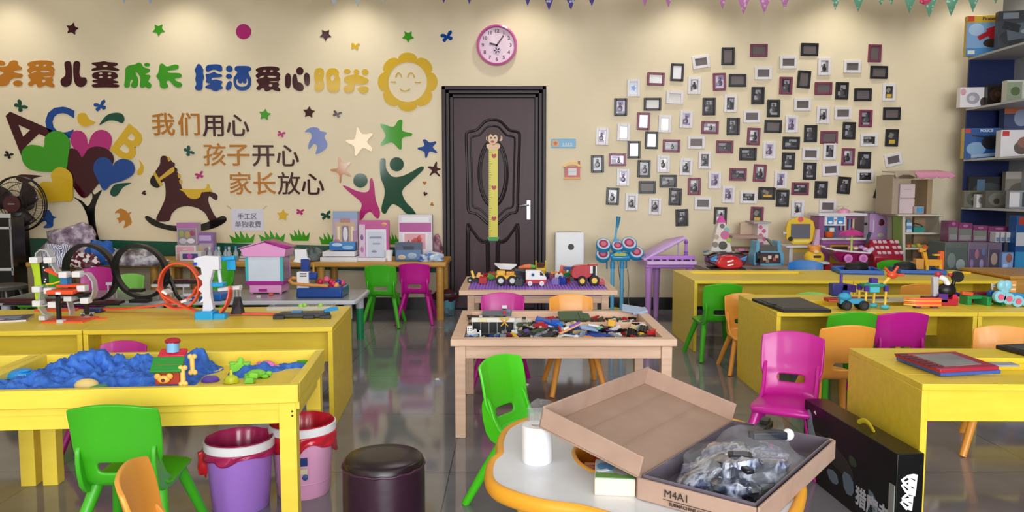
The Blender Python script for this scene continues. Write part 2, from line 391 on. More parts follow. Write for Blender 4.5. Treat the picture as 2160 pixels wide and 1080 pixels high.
MB().cyl((-w_ * .33, -.007, 0), (-w_ * .33, -.0095, 0), .032, n=24).build('badge', mat('#e0a34a', .4), o)
st = [(.024 * (1 if k % 2 == 0 else .5) * sin(k * pi / 5), .024 * (1 if k % 2 == 0 else .5) * cos(k * pi / 5)) for k in range(10)]
flat('star_print', [st], mat('#b0542c', .4), .001, (-w_ * .33, -.0102, 0), parent=o)
for i in range(4): MB().box((w_ * (.0 + .105 * i), -.0078, -.006), (.016, .001, .022), taper=.8).build('sign_mark', mat('#b9d6d8', .4), o)
MB().box((w_ * .16, -.0075, -h_ * .28), (w_ * .42, .001, .008)).build('underline', mat('#cfe6ee', .4), o)
c = atY(1207, 361, D); o = thing('house_frame', 'little red house photo frame with a yellow roof below the blue sign', 'photo frame', (c.x, D, c.z)); k = mpp(c)
def S(pts): return [((x) * k, (-y) * k) for x, y in pts]
flat('house_body', [S([(-16, -10), (16, -10), (16, 13), (-16, 13)])], mat('#b8332c', .35), .014, (0, -.009, 0), parent=o)
flat('roof', [S(chaikin([(-20, -7), (-20, -11), (0, -22), (20, -11), (20, -6), (0, -15)], 1))], mat('#e3b23a', .35), .02, (0, -.012, 0), parent=o)
flat('chimney', [S([(12, -21), (16, -21), (16, -14), (12, -14)])], mat('#8b3a22', .4), .012, (0, -.0085, 0), parent=o)
flat('paper_window', [S([(-9, -6), (9, -6), (9, 9), (-9, 9)])], mat('#dfe0e6', .5), .002, (0, -.018, 0), parent=o)
flat('base_strip', [S([(-18, 13), (18, 13), (18, 17), (-18, 17)])], mat('#e0a13a', .4), .016, (0, -.01, 0), parent=o)
flat('window_bar', [S([(-9, 0), (9, 0), (9, .8), (-9, .8)])], mat('#b6b7c4', .4), .002, (0, -.0186, 0), parent=o)
# ================================================================ acrylic stickers on the left of the back wall
def Cx(p): return (p[0] / 3.272, 200 + p[1] / 3.272)          # detail view of the tree and horse
def Dx(p): return (480 + p[0] / 3.375, 210 + p[1] / 3.375)    # detail view of the stars and figures
def sticker(name, loops, color, label=None, cat=None, layer=0, parent=None, thick=.006, smooth=5, group=None, cv=None, m=None):
    L = []
    for lp in loops:
        if cv: lp = [cv(p) for p in lp]
        if smooth: lp = cr(lp, smooth)
        L.append([wl(*p) for p in lp])
    cx = sum(p[0] for p in L[0]) / len(L[0]); cz = sum(p[1] for p in L[0]) / len(L[0])
    L = [[(x - cx, z - cz) for x, z in lp] for lp in L]
    y = D - .0005 - thick / 2 - layer * (thick + .0006)
    pl = Vector(parent.location) if parent else Vector((0, 0, 0))
    o = flat(name, L, m or stk(color), thick, Vector((cx, y, cz)) - pl, parent=parent)
    if label: tag(o, label, cat or 'wall sticker', group)
    return o
def figure(name, label, cat, px, group=None):
    x, z = wl(*px); return thing(name, label, cat, (x, D, z), 0, group)
def star(px, py, r, rot, color, label, inner=.5, k=2):
    pts = []
    for i in range(10):
        a = radians(rot) + i * pi / 5; q = r * (1.12 if i % 2 == 0 else inner); pts.append((px + q * sin(a), py - q * cos(a)))
    pts2 = []
    for i, p in enumerate(pts):
        if i % 2 == 0:
            a, c = pts[i - 1], pts[(i + 1) % 10]
            pts2 += [(p[0] * .8 + a[0] * .2, p[1] * .8 + a[1] * .2), (p[0] * .8 + c[0] * .2, p[1] * .8 + c[1] * .2)]
        else: pts2.append(p)
    sticker('star_sticker', [chaikin(pts2, k)], color, label, 'wall sticker', smooth=0, group='star stickers on the wall')
for a in ((153, 61, 13.5, 12, 'maroon', 'small maroon star sticker high on the wall, first from the left'),
          (335, 63, 13.5, 35, 'green', 'small green star sticker high between the maroon star and pink dot'),
          (687, 74, 13, 36, 'maroon', 'small maroon star sticker high on the wall right of the pink dot'),
          (861, 77, 13, 36, 'green', 'small green star sticker directly above the yellow sun'),
          (559, 242, 13, 8, 'green', 'small green star sticker below the blue slogan characters'),
          (652, 237, 13, 5, 'maroon', 'small maroon star sticker above the lilac bird'),
          (597, 454, 13, 5, 'yellow', 'small yellow star sticker above the painted grass tufts')): star(*a)
def bigstar(pts, color, label): sticker('star_sticker', [pts], color, label, smooth=4, cv=Dx, group='star stickers on the wall')
bigstar([(1088, 180), (1110, 175), (1180, 195), (1215, 150), (1245, 150), (1245, 220), (1310, 240), (1308, 258), (1245, 275), (1240, 345), (1220, 352), (1170, 305), (1100, 328), (1092, 312), (1125, 255)], 'green', 'largest green star sticker, above the dark green jumping figure')
bigstar([(1392, 290), (1410, 285), (1440, 305), (1480, 297), (1484, 312), (1462, 340), (1492, 372), (1482, 382), (1440, 370), (1420, 410), (1408, 412), (1400, 372), (1358, 355), (1358, 342), (1400, 330)], 'blue', 'blue star sticker beside the door frame')
bigstar([(1425, 482), (1440, 474), (1465, 478), (1482, 445), (1492, 448), (1492, 482), (1516, 492), (1514, 500), (1492, 510), (1512, 540), (1504, 546), (1475, 522), (1445, 542), (1440, 534), (1456, 505)], 'maroon', 'maroon star sticker below the blue star by the door')
bigstar([(788, 418), (798, 412), (818, 455), (870, 445), (874, 456), (842, 500), (878, 540), (870, 548), (820, 530), (808, 588), (798, 590), (792, 530), (738, 508), (738, 496), (788, 482)], 'orange', 'orange star sticker above the pink child figure')
bigstar([(920, 205), (932, 200), (960, 245), (1025, 240), (1030, 255), (995, 300), (1028, 345), (1022, 368), (965, 345), (925, 392), (908, 395), (900, 335), (850, 305), (850, 288), (905, 280)], 'gold', 'large gold star sticker between the lilac bird and the large green star')
sticker('dot_sticker', [[(514 + 16 * cos(k * pi / 16), 67 + 16 * sin(k * pi / 16)) for k in range(32)]], 'pink', 'round pink dot sticker high on the wall', smooth=0)
BF = [(0, -.2), (.25, -.75), (.75, -1), (.85, -.6), (.45, -.1), (.85, .05), (.8, .5), (.4, .6), (.1, .3), (-.15, .55), (-.45, .8), (-.75, .6), (-.7, .25), (-.4, .1), (-.95, -.05), (-1, -.45), (-.55, -.55), (-.15, -.35)]
def butterfly(px, py, r, rot, color, label):
    c, s = cos(radians(rot)), sin(radians(rot))
    sticker('butterfly_sticker', [[(px + r * (x * c - y * s), py + r * (x * s + y * c)) for x, y in BF]], color, label, smooth=3, group='butterfly stickers on the wall')
for a in ((943, 78, 13, -5, 'blue', 'blue butterfly sticker left of the pink clock'), (749, 98, 9, 20, 'yellow', 'tiny yellow butterfly sticker above the slogan end'),
          (43, 224, 13, 60, 'dark', 'dark green butterfly sticker above the letter A'), (212, 224, 13, -5, 'blue', 'blue butterfly sticker above the dark leaf'),
          (18, 327, 9, 40, 'black', 'black butterfly sticker left of the green heart'), (398, 319, 11, 70, 'teal', 'teal butterfly sticker above the rocking horse'),
          (421, 370, 9, -5, 'pink', 'pink butterfly sticker just over the horse saddle'), (593, 283, 8, 30, 'pink', 'pink butterfly sticker left of the lilac bird'),
          (633, 447, 8, 20, 'pink', 'pink butterfly sticker right of the small yellow star'), (711, 241, 9, 30, 'maroon', 'maroon butterfly sticker above the gold star'),
          (688, 455, 11, 0, 'dark', 'dark green butterfly sticker half hidden by the castle box')): butterfly(*a)
def heart(px, py, r, rot, color, label):
    H = [(0, -.35), (.35, -.85), (.85, -.75), (.95, -.2), (.55, .4), (0, 1), (-.55, .4), (-.95, -.2), (-.85, -.75), (-.35, -.85)]
    c, s = cos(radians(rot)), sin(radians(rot))
    sticker('heart_sticker', [[(px + r * (x * c - y * s), py + r * (x * s + y * c)) for x, y in H]], color, label, smooth=3, group='little heart stickers')
heart(896, 386, 4, 0, 'orange', 'tiny orange heart sticker under the maroon star by the door'); heart(897, 409, 4.5, 20, 'maroon', 'tiny maroon heart sticker below the orange heart by the door')
heart(911, 431, 4, 70, 'orange', 'lowest tiny orange heart sticker near the door frame'); heart(304, 407, 5, 80, 'maroon', 'tiny maroon heart sticker left of the rocking horse')

# the tree of hearts and letters
def CS(name, pts, color, label, layer=0, cat='wall sticker', smooth=5, **k): return sticker(name, [pts], color, label, cat, layer, smooth=smooth, cv=Cx, **k)
CS('tree_trunk_sticker', [(510, 705), (570, 735), (608, 768), (640, 710), (632, 660), (655, 688), (705, 655), (672, 730), (655, 800), (662, 900), (680, 980), (697, 1040), (605, 1040), (614, 900), (600, 825), (562, 750)], 'black', 'black tree trunk sticker under the cluster of hearts', smooth=3)
CS('heart_sticker', [(612, 345), (600, 290), (570, 255), (525, 248), (495, 280), (495, 330), (525, 385), (570, 434), (640, 395), (700, 370), (755, 380), (775, 320), (765, 275), (725, 245), (675, 248), (635, 285)], 'pink', 'large pink heart sticker at the top of the tree', 1)
CS('heart_sticker', [(575, 430), (540, 385), (495, 372), (455, 430), (450, 530), (510, 630), (588, 712), (680, 620), (760, 520), (792, 445), (760, 385), (690, 358), (620, 372)], 'maroon', 'large maroon heart sticker in the middle of the tree', 2)
CS('heart_sticker', [(315, 358), (322, 295), (370, 255), (430, 255), (480, 295), (492, 350), (480, 430), (464, 515), (380, 532), (240, 522), (180, 480), (160, 425), (170, 380), (215, 348), (270, 350)], 'green', 'large green heart sticker over the letter A', 3)
CS('heart_sticker', [(375, 600), (365, 555), (390, 515), (430, 500), (475, 515), (510, 560), (515, 640), (508, 728), (440, 735), (340, 740), (290, 700), (275, 650), (300, 605), (340, 600)], 'yellow', 'large yellow heart sticker beside the black fan', 4)
CS('heart_sticker', [(790, 490), (775, 455), (735, 432), (690, 440), (660, 475), (658, 530), (690, 600), (728, 660), (780, 615), (850, 595), (920, 555), (938, 510), (920, 465), (880, 445), (840, 445), (805, 465)], 'blue', 'large blue heart sticker at the right of the tree', 3)
CS('leaf_sticker', [(688, 208), (735, 145), (790, 125), (840, 130), (860, 165), (845, 195), (800, 180), (745, 180)], 'dark', 'dark green leaf sticker above the pink heart')
CS('leaf_sticker', [(960, 450), (990, 490), (985, 540), (955, 555), (950, 525), (972, 490)], 'yellow', 'thin yellow leaf sticker under the letter B')
CS('leaf_sticker', [(905, 608), (850, 640), (815, 690), (785, 702), (762, 680), (775, 640), (810, 615)], 'dark', 'dark green leaf sticker below the blue heart')
CS('leaf_sticker', [(110, 575), (150, 550), (290, 560), (240, 575), (190, 610), (140, 600)], 'maroon', 'dark maroon leaf sticker behind the top of the fan')
CS('bird_sticker', [(535, 155), (550, 130), (590, 128), (620, 170), (660, 190), (620, 212), (580, 220), (545, 195)], 'yellow', 'yellow chick sticker above the pink heart', group='bird stickers')
CS('bird_sticker', [(793, 815), (830, 785), (870, 800), (885, 815), (907, 808), (895, 830), (910, 880), (885, 905), (855, 918), (868, 880), (850, 865), (825, 888), (820, 865), (805, 855), (830, 840), (825, 815)], 'tan', 'tan swallow sticker between the trunk and the rocking horse', smooth=3, group='bird stickers')
CS('bird_sticker', [(300, 800), (340, 795), (365, 835), (392, 845), (370, 860), (365, 910), (330, 920), (300, 915), (325, 890), (315, 870), (285, 880), (270, 870), (300, 850)], 'blue', 'blue swallow sticker below the yellow heart', smooth=3, group='bird stickers')
sticker('bird_sticker', [[(550, 230), (590, 200), (640, 200), (665, 225), (706, 235), (690, 265), (710, 310), (700, 350), (630, 390), (640, 335), (615, 315), (580, 355), (580, 310), (600, 270), (590, 235)]], 'lilac', 'lilac swallow sticker under the slogan', smooth=3, cv=Dx, group='bird stickers')  # lilac colour partly paints in a bluish window reflection
def letter(ch, px, py, hpx, rot, color, label, layer=0):
    x, z = wl(px, py); o = text('letter_sticker', ch, hpx * 1.38 * D / F * 1.02, stk(color), (x, D - .0036 - layer * .0066, z), (pi / 2, radians(-rot), 0), thick=.006, bold=.012)
    tag(o, label, 'wall sticker', 'letter stickers')
letter('A', 58, 282, 98, 42, 'maroon', 'tilted maroon letter A sticker behind the green heart')
letter('C', 126, 262, 62, -6, 'blue', 'blue letter C sticker above the green heart', 0)
letter('B', 268, 305, 66, -38, 'yellow', 'tilted yellow letter B sticker right of the pink heart')

# rocking horse
t = figure('rocking_horse_sticker', 'maroon rocking horse sticker with yellow saddle and black rocker', 'wall sticker', (395, 410))
def hs(name, pts, c, layer=0, smooth=3): return sticker(name, [pts], c, layer=layer, parent=t, smooth=smooth, cv=Cx)
hs('horse_body', [(1110, 435), (1130, 420), (1160, 430), (1195, 470), (1215, 520), (1240, 560), (1255, 640), (1290, 668), (1400, 672), (1450, 668), (1500, 690), (1495, 728), (1470, 715), (1445, 700), (1440, 740), (1475, 820), (1505, 870), (1450, 872), (1420, 820), (1370, 785), (1300, 768), (1230, 782), (1185, 825), (1165, 872), (1080, 865), (1110, 790), (1140, 720), (1145, 660), (1135, 600), (1110, 605), (1060, 560), (1080, 520), (1105, 480)], 'maroon', 0)
hs('muzzle', [(1062, 555), (1040, 590), (1050, 625), (1085, 642), (1107, 630), (1085, 600)], 'black', 1)
hs('rocker', [(1005, 850), (1020, 835), (1060, 855), (1150, 895), (1280, 905), (1400, 890), (1500, 850), (1540, 835), (1565, 850), (1555, 880), (1480, 920), (1380, 940), (1250, 945), (1130, 925), (1050, 895)], 'black', 1)
hs('saddle', [(1240, 650), (1300, 650), (1420, 648), (1430, 618), (1446, 618), (1450, 645), (1468, 668), (1397, 672), (1385, 705), (1345, 720), (1300, 705), (1275, 672)], 'yellow', 1, 2)
hs('halter', [(1060, 545), (1075, 532), (1100, 575), (1180, 508), (1200, 498), (1215, 515), (1200, 535), (1110, 592), (1125, 622), (1108, 632)], 'gold', 1, 0)
for x, y in ((1165, 445), (1195, 480), (1212, 518), (1235, 560), (1245, 600)): hs('mane_lock', [(x - 4, y - 14), (x + 12, y - 10), (x + 14, y + 10), (x, y + 14)], 'gold' if y not in (480, 518) else 'maroon', 1)

# the sun
t = figure('sun_sticker', 'yellow flower shaped sun sticker with a smiling face', 'wall sticker', (860, 172))
outer = []
for k in range(96):
    a = 2 * pi * k / 96; lobe = abs(cos(4 * a)) ** .55; outer.append((860 + (53 + 10 * lobe) * sin(a), 173 - (52 + 10 * lobe) * cos(a)))
hole = [(860 + 41 * sin(2 * pi * k / 48), 173 - 42 * cos(2 * pi * k / 48)) for k in range(48)]
sticker('petal_ring', [outer, hole], 'yellow', parent=t, smooth=0)
def stroke(pts, wd):
    l, r = [], []
    for i, p in enumerate(pts):
        a = pts[max(i - 1, 0)]; b_ = pts[min(i + 1, len(pts) - 1)]; dx, dy = b_[0] - a[0], b_[1] - a[1]; q = sqrt(dx * dx + dy * dy) or 1
        l.append((p[0] - dy / q * wd, p[1] + dx / q * wd)); r.append((p[0] + dy / q * wd, p[1] - dx / q * wd))
    return l + r[::-1]
def arc(cx, cy, rx, ry, a0, a1, n=10): return [(cx + rx * cos(radians(a0 + (a1 - a0) * k / n)), cy + ry * sin(radians(a0 + (a1 - a0) * k / n))) for k in range(n + 1)]
FACE = 'tan'
for nm, pts in (('eye', arc(841, 164, 6, 10, 180, 360)), ('eye', arc(867, 164, 7, 10, 180, 360)), ('cheek_line', [(824, 173), (835, 173)]), ('cheek_line', [(875, 174), (888, 174)]), ('mouth', arc(854, 184, 11, 8, 20, 160))):
    sticker(nm, [stroke(pts, 1.1)], 'gold', parent=t, smooth=0)
# jumping figures
t = figure('figure_sticker', 'tall dark green jumping figure sticker with raised arms', 'wall sticker', (847, 390))
sticker('body', [[(1085, 440), (1105, 418), (1125, 430), (1130, 490), (1170, 545), (1230, 548), (1300, 520), (1375, 478), (1398, 485), (1380, 515), (1300, 590), (1245, 650), (1265, 720), (1320, 780), (1342, 825), (1280, 815), (1230, 770), (1180, 745), (1150, 770), (1125, 812), (1100, 800), (1098, 760), (1118, 680), (1115, 620), (1090, 550)]], 'dark', parent=t, cv=Dx)
sticker('head', [[(1205 + 50 * cos(k * pi / 16), 461 + 50 * sin(k * pi / 16)) for k in range(32)]], 'dark', parent=t, smooth=0, cv=Dx)
t = figure('figure_sticker', 'small pink jumping child sticker with a dark green head', 'wall sticker', (765, 410))
sticker('body', [[(822, 615), (850, 618), (920, 650), (980, 660), (1010, 640), (1015, 570), (1030, 562), (1045, 620), (1055, 710), (1085, 800), (1075, 845), (1050, 835), (1020, 800), (985, 815), (960, 850), (920, 865), (955, 760), (940, 720), (880, 670)]], 'pink', parent=t, cv=Dx)
sticker('head', [[(947 + 51 * cos(k * pi / 16), 576 + 51 * sin(k * pi / 16)) for k in range(32)]], 'dark', parent=t, smooth=0, cv=Dx)
# grass tufts
for x0, x1, yb, label in ((484, 538, 512, 'first'), (546, 602, 511, 'second'), (611, 654, 508, 'third'), (673, 716, 515, 'fourth'), (812, 846, 515, 'fifth')):
    w_ = x1 - x0; pts = [(x0 + w_ * .12, yb)]
    for k, (u, h) in enumerate(((.0, .62), (.22, .9), (.42, 1.0), (.66, .8), (1., .72))):
        bx = .14 + k * .18
        pts += [(x0 + w_ * u, yb - 26 * h), (x0 + w_ * (bx + .12), yb - 9)]
    pts[-1] = (x0 + w_ * .93, yb)
    sticker('grass_sticker', [pts], 'green', label + ' green grass tuft sticker along the wall, counted from the white notice', 'wall sticker', smooth=0, group='grass tuft stickers')

# slogans
def hanzi(s, items, hp, size, bold, color_words, round_=0, sx=1):
    for i, (ch, px, py, c, label) in enumerate(items):
        x, z = wl(px, py)
        o = text('character_sticker', ch, size * D / F, stk(c), (x, D - .0046, z), thick=.006 - 2 * round_, bold=.0014 if ch in '孩放家' else bold, sx=sx, round_=round_)
        tag(o, label, 'wall lettering', color_words)
def EL(x, y, a_, b_): return ('e', x, y, a_, b_)
AI = [[(640, 260), (700, 225), (860, 195), (1060, 192), (1190, 215), (1225, 250), (1210, 285), (1160, 310), (1215, 345), (1245, 390), (1225, 450), (1240, 510), (1205, 545), (1195, 590), (1215, 640), (1190, 690), (1240, 740), (1235, 790), (1180, 800), (1100, 780), (1040, 755), (980, 780), (900, 805), (850, 780), (840, 740), (790, 720), (750, 760), (700, 775), (650, 745), (655, 700), (710, 640), (660, 570), (650, 520), (690, 495), (640, 450), (630, 400), (690, 345), (635, 300)],
      EL(850, 305, 45, 25), EL(1025, 305, 40, 25), [(705, 484), (760, 432), (830, 420), (840, 440), (790, 468)], [(920, 424), (1080, 424), (1145, 456), (980, 466)], [(970, 562), (1050, 552), (1170, 556), (1170, 570), (1050, 574)], EL(1000, 655, 45, 32)]
AI2 = [((p[0], 1510 + (p[1] - 630) * .91, 220 + (p[2] - 192) * .93, p[3] * .91, p[4] * .93) if isinstance(p, tuple) else [(1510 + (x - 630) * .91, 220 + (y - 192) * .93) for x, y in p]) for p in AI]
V1, V2, V3, V4 = (0, 110, 10.8), (190, 110, 10.286), (400, 120, 10.8), (590, 120, 10.286)
TOP = [(V1, 'orange', 'first chunky orange character of the big top slogan, cut by the frame edge', [[(-60, 200), (20, 190), (90, 210), (125, 250), (90, 300), (0, 305), (-70, 290)], [(190, 290), (230, 220), (330, 188), (405, 215), (410, 270), (440, 310), (495, 345), (490, 395), (430, 410), (330, 430), (320, 460), (420, 480), (510, 500), (510, 560), (440, 590), (330, 595), (240, 640), (200, 720), (130, 765), (0, 775), (-80, 740), (-100, 640), (-60, 560), (60, 500), (85, 460), (0, 435), (-80, 400), (-80, 350), (60, 340), (150, 320)], EL(412, 710, 105, 70)]),
  (V1, 'orange', 'second chunky orange character of the big top slogan', AI),
  (V1, 'maroon', 'two stroke chunky maroon character of the big top slogan', [[(1480, 240), (1540, 205), (1600, 215), (1630, 280), (1645, 450), (1640, 650), (1600, 750), (1500, 795), (1410, 755), (1385, 670), (1410, 605), (1480, 550), (1500, 450), (1480, 330)], [(1680, 270), (1720, 210), (1780, 205), (1825, 240), (1825, 330), (1810, 480), (1840, 560), (1890, 575), (1950, 580), (1982, 640), (1970, 720), (1900, 785), (1820, 795), (1740, 750), (1695, 650), (1675, 450)]]),
  (V2, 'maroon', 'dense chunky maroon character before the green ones in the top slogan', [[(40, 240), (100, 225), (220, 215), (310, 198), (400, 218), (520, 225), (595, 240), (600, 275), (560, 300), (500, 320), (560, 340), (620, 365), (630, 395), (580, 412), (480, 400), (340, 388), (180, 395), (60, 410), (40, 385), (70, 350), (140, 335), (130, 300), (60, 270)], EL(333, 302, 55, 25), [(130, 440), (220, 420), (340, 415), (470, 425), (560, 450), (600, 500), (590, 560), (500, 600), (560, 620), (615, 640), (600, 670), (500, 680), (560, 695), (632, 715), (625, 755), (560, 770), (340, 765), (110, 770), (50, 740), (55, 705), (120, 690), (175, 675), (100, 660), (55, 630), (90, 605), (170, 595), (80, 565), (50, 510), (70, 465)], EL(237, 465, 40, 22), EL(428, 470, 42, 22), EL(240, 540, 42, 22), EL(428, 547, 42, 22)]),
  (V2, 'green', 'first chunky green character of the big top slogan', [[(780, 350), (830, 300), (900, 280), (990, 265), (1030, 235), (1080, 228), (1120, 250), (1150, 310), (1210, 345), (1290, 365), (1300, 410), (1270, 440), (1205, 475), (1220, 490), (1290, 495), (1310, 530), (1280, 600), (1270, 640), (1320, 680), (1330, 750), (1290, 788), (1240, 775), (1200, 750), (1160, 772), (1110, 770), (1085, 720), (1100, 600), (1080, 520), (1030, 450), (985, 435), (1000, 480), (1045, 580), (1045, 700), (1010, 765), (950, 778), (900, 750), (890, 700), (930, 640), (930, 605), (890, 605), (870, 650), (865, 740), (820, 770), (770, 765), (745, 710), (765, 600), (770, 450)], EL(1240, 272, 62, 42)]),
  (V2, 'green', 'second chunky green character of the big top slogan', [[(1510, 300), (1540, 255), (1590, 255), (1640, 300), (1690, 315), (1780, 285), (1860, 270), (1920, 290), (1920, 345), (1860, 380), (1760, 395), (1690, 410), (1690, 440), (1760, 450), (1920, 455), (1980, 480), (1985, 535), (1930, 560), (1850, 575), (1850, 605), (1900, 635), (1970, 660), (2000, 710), (1970, 755), (1910, 770), (1840, 740), (1780, 680), (1730, 625), (1680, 620), (1660, 650), (1690, 710), (1690, 760), (1630, 790), (1560, 780), (1520, 730), (1515, 640), (1470, 570), (1440, 520), (1480, 460), (1500, 390)]]),
  (V3, 'blue', 'first chunky blue character of the big top slogan', [[(215, 160), (255, 185), (290, 240), (315, 300), (310, 370), (330, 470), (300, 570), (300, 680), (270, 755), (210, 770), (150, 750), (125, 690), (160, 620), (135, 520), (150, 400), (120, 310), (150, 240), (180, 180)], [(370, 260), (410, 195), (500, 175), (640, 172), (720, 195), (745, 250), (735, 325), (680, 335), (620, 305), (550, 295), (490, 310), (440, 340), (385, 335)], [(370, 400), (450, 385), (520, 360), (570, 345), (630, 380), (730, 400), (735, 450), (650, 470), (540, 475), (500, 500), (520, 530), (600, 515), (700, 540), (750, 560), (735, 610), (720, 650), (755, 690), (740, 730), (680, 755), (610, 785), (540, 770), (480, 735), (400, 720), (360, 690), (400, 650), (480, 615), (420, 600), (375, 570), (385, 500)]]),
  (V3, 'blue', 'second chunky blue character, shaped like a pot, of the big top slogan', [EL(908, 275, 75, 75), EL(900, 445, 68, 58), [(860, 600), (900, 555), (950, 560), (965, 620), (940, 720), (890, 760), (840, 750), (830, 690)], [(1030, 260), (1070, 215), (1150, 208), (1280, 208), (1360, 220), (1405, 270), (1380, 320), (1340, 350), (1370, 430), (1400, 500), (1400, 620), (1360, 710), (1290, 760), (1200, 770), (1110, 755), (1040, 690), (1005, 590), (1010, 480), (1060, 410), (1090, 350), (1040, 310)], [(1080, 510), (1060, 570), (1080, 630), (1140, 670), (1210, 680), (1280, 665), (1325, 620), (1335, 550), (1315, 500), (1295, 510), (1300, 570), (1270, 605), (1225, 600), (1205, 560), (1185, 600), (1140, 605), (1105, 570), (1105, 520)]]),
  (V3, 'maroon', 'chunky maroon character right after the blue ones in the top slogan', AI2),
  (V4, 'maroon', 'heart word chunky maroon character before the yellow ones', [[(125, 420), (185, 355), (240, 410), (240, 600), (210, 675), (165, 680), (125, 620)], EL(440, 308, 80, 85), [(285, 420), (330, 368), (365, 400), (385, 480), (400, 540), (460, 560), (510, 610), (525, 680), (500, 730), (430, 745), (340, 710), (290, 640), (275, 530)], [(530, 400), (580, 345), (640, 380), (655, 480), (645, 600), (600, 632), (550, 590), (535, 500)]]),
  (V4, 'yellow', 'first chunky yellow character of the big top slogan', [[(765, 300), (830, 245), (920, 250), (960, 310), (960, 420), (945, 500), (970, 600), (945, 700), (880, 750), (800, 740), (755, 660), (775, 560), (755, 450)], EL(860, 365, 24, 22), EL(860, 560, 20, 30), [(1010, 370), (1060, 270), (1140, 245), (1230, 260), (1285, 330), (1280, 420), (1315, 470), (1310, 640), (1280, 740), (1180, 775), (1080, 745), (1030, 660), (1020, 520)], [(1110, 440), (1130, 388), (1175, 382), (1198, 420), (1180, 500), (1125, 520)]]),
  (V4, 'yellow', 'last chunky yellow character beside the sun', [EL(1465, 312, 70, 52), EL(1665, 325, 60, 55), EL(1855, 328, 70, 65), [(1400, 470), (1450, 420), (1570, 390), (1680, 385), (1790, 420), (1900, 470), (1930, 510), (1900, 560), (1830, 590), (1740, 600), (1640, 590), (1620, 660), (1600, 740), (1530, 775), (1430, 765), (1385, 700), (1410, 640), (1470, 610), (1470, 570), (1410, 530)], [(1690, 690), (1760, 650), (1860, 640), (1925, 670), (1915, 750), (1840, 795), (1750, 770)]])]
for (ox_, oy_, sc_), c_, lb_, loops in TOP:
    LL = []
    for lp in loops:
        if isinstance(lp, tuple): lp = [(lp[1] + lp[3] * cos(k * pi / 10), lp[2] + lp[4] * sin(k * pi / 10)) for k in range(20)]
        else: lp = cr(lp, 3)
        LL.append([(ox_ + x / sc_, oy_ + y / sc_) for x, y in lp])
    sticker('character_sticker', LL, c_, lb_, 'wall lettering', smooth=0, group='chunky slogan along the top of the wall')
rows = [('我', 345, 266, 'orange', 'first thin orange character of the upper verse line'), ('们', 400, 266, 'orange', 'second thin orange character of the upper verse line'), ('用', 452, 268, 'maroon', 'first thin maroon character of the upper verse line'), ('心', 502, 268, 'maroon', 'thin maroon heart word ending the upper verse line'),
        ('孩', 453, 330, 'orange', 'first thin orange character of the middle verse line'), ('子', 503, 330, 'orange', 'second thin orange character of the middle verse line'), ('开', 556, 331, 'maroon', 'first thin maroon character of the middle verse line'), ('心', 607, 332, 'maroon', 'thin maroon heart word ending the middle verse line'),
        ('家', 507, 391, 'orange', 'first thin orange character of the lower verse line'), ('长', 558, 391, 'orange', 'second thin orange character of the lower verse line'), ('放', 610, 391, 'maroon', 'first thin maroon character of the lower verse line'), ('心', 660, 392, 'maroon', 'thin maroon heart word ending the lower verse line')]
hanzi('rows', rows, 48, 50, .0026, 'three line verse on the wall')

# ================================================================ photo frames
FR = """1535,119,kP0b 1478,131,wL8b 1428,153,kP-2w 1383,167,mL-2w 1336,186,wP0s 1309,226,kP0p 1376,220,kL0g 1423,206,wL-2g 1464,181,wP-1q 1517,173,mP2p 1555,170,kL0b 1357,256,mP-2w 1402,262,wP-2w 1447,252,wP-2p 1495,225,kP0d 1540,219,wP-1d
1315,279,wP-2w 1270,288,wP-2p 1374,296,kP-1w 1497,269,mL-1q 1546,267,kP0d 1337,316,kP0w 1416,308,mL-1d 1468,301,wL0b 1528,310,mL-1d 1600,107,mL0b 1662,132,wL0b 1707,105,kL-1b 1738,141,wP0q 1797,141,wL0b 1844,113,mP-1b 1853,153,kL-1b 1609,155,wL0b 1657,181,mP-1d
1695,168,kP-4b 1736,187,mL0b 1775,192,kP-1d 1819,200,kL0b 1874,195,wP-1y 1598,202,kP0d 1631,229,kP0d 1692,221,wL0b 1735,243,wP-1q 1777,239,wL0b 1825,250,mP-1d 1880,240,kL0b 1585,246,wL0b 1630,267,kL-1b 1669,262,wP0p 1589,288,mP-2q 1709,282,kP0d
1748,290,mL0b 1790,276,kP-1d 1832,296,wL0d 1880,291,kP-1y 1260,346,kP1d 1302,337,mL0p 1358,356,kP-1d 1399,346,wP0q 1447,352,wP-2q 1486,338,wP-1d 1556,368,mL-1d 1314,374,wP-1p 1365,395,kL0b 1409,382,kL0d 1424,415,kP-2d 1464,393,mP0q 1507,380,wP-1p
1292,414,kP-2q 1332,426,wP-1q 1381,435,wP-1q 1438,459,kP2d 1482,429,wL-1b 1536,410,wP-1p 1519,455,kP-1q 1577,325,kL-1d 1622,317,wP-1p 1668,302,kL-1d 1662,340,kP-1d 1709,325,wL-1b 1749,319,wP-1d 1788,331,mP-1q 1822,338,kP-1d 1883,337,wL12b
1602,365,mP-3q 1646,379,wP-1p 1707,361,kP-1d 1751,358,wL3b 1824,372,wL0d 1617,408,kL-1y 1578,416,wL-1d 1650,418,kP-1d 1687,398,mL-1d 1731,400,kP-1d 1779,391,kP-4d 1859,403,kP-16d 1682,440,wP-1q 1745,435,wL-1b 1596,454,mP-2y"""
import re
pm = {'b': ramp_mat('grey_backing_card', [(.35, '#5d5455'), (.6, '#6c6263')], 90, .35, 'wave', 2, (1, 1, 1), coat=.2),
      'w': mat('#f2f3f7', .12, coat=.8), 'g': mat('#cfcbc8', .2, coat=.6)}  # plain white stands in for window glare over the print
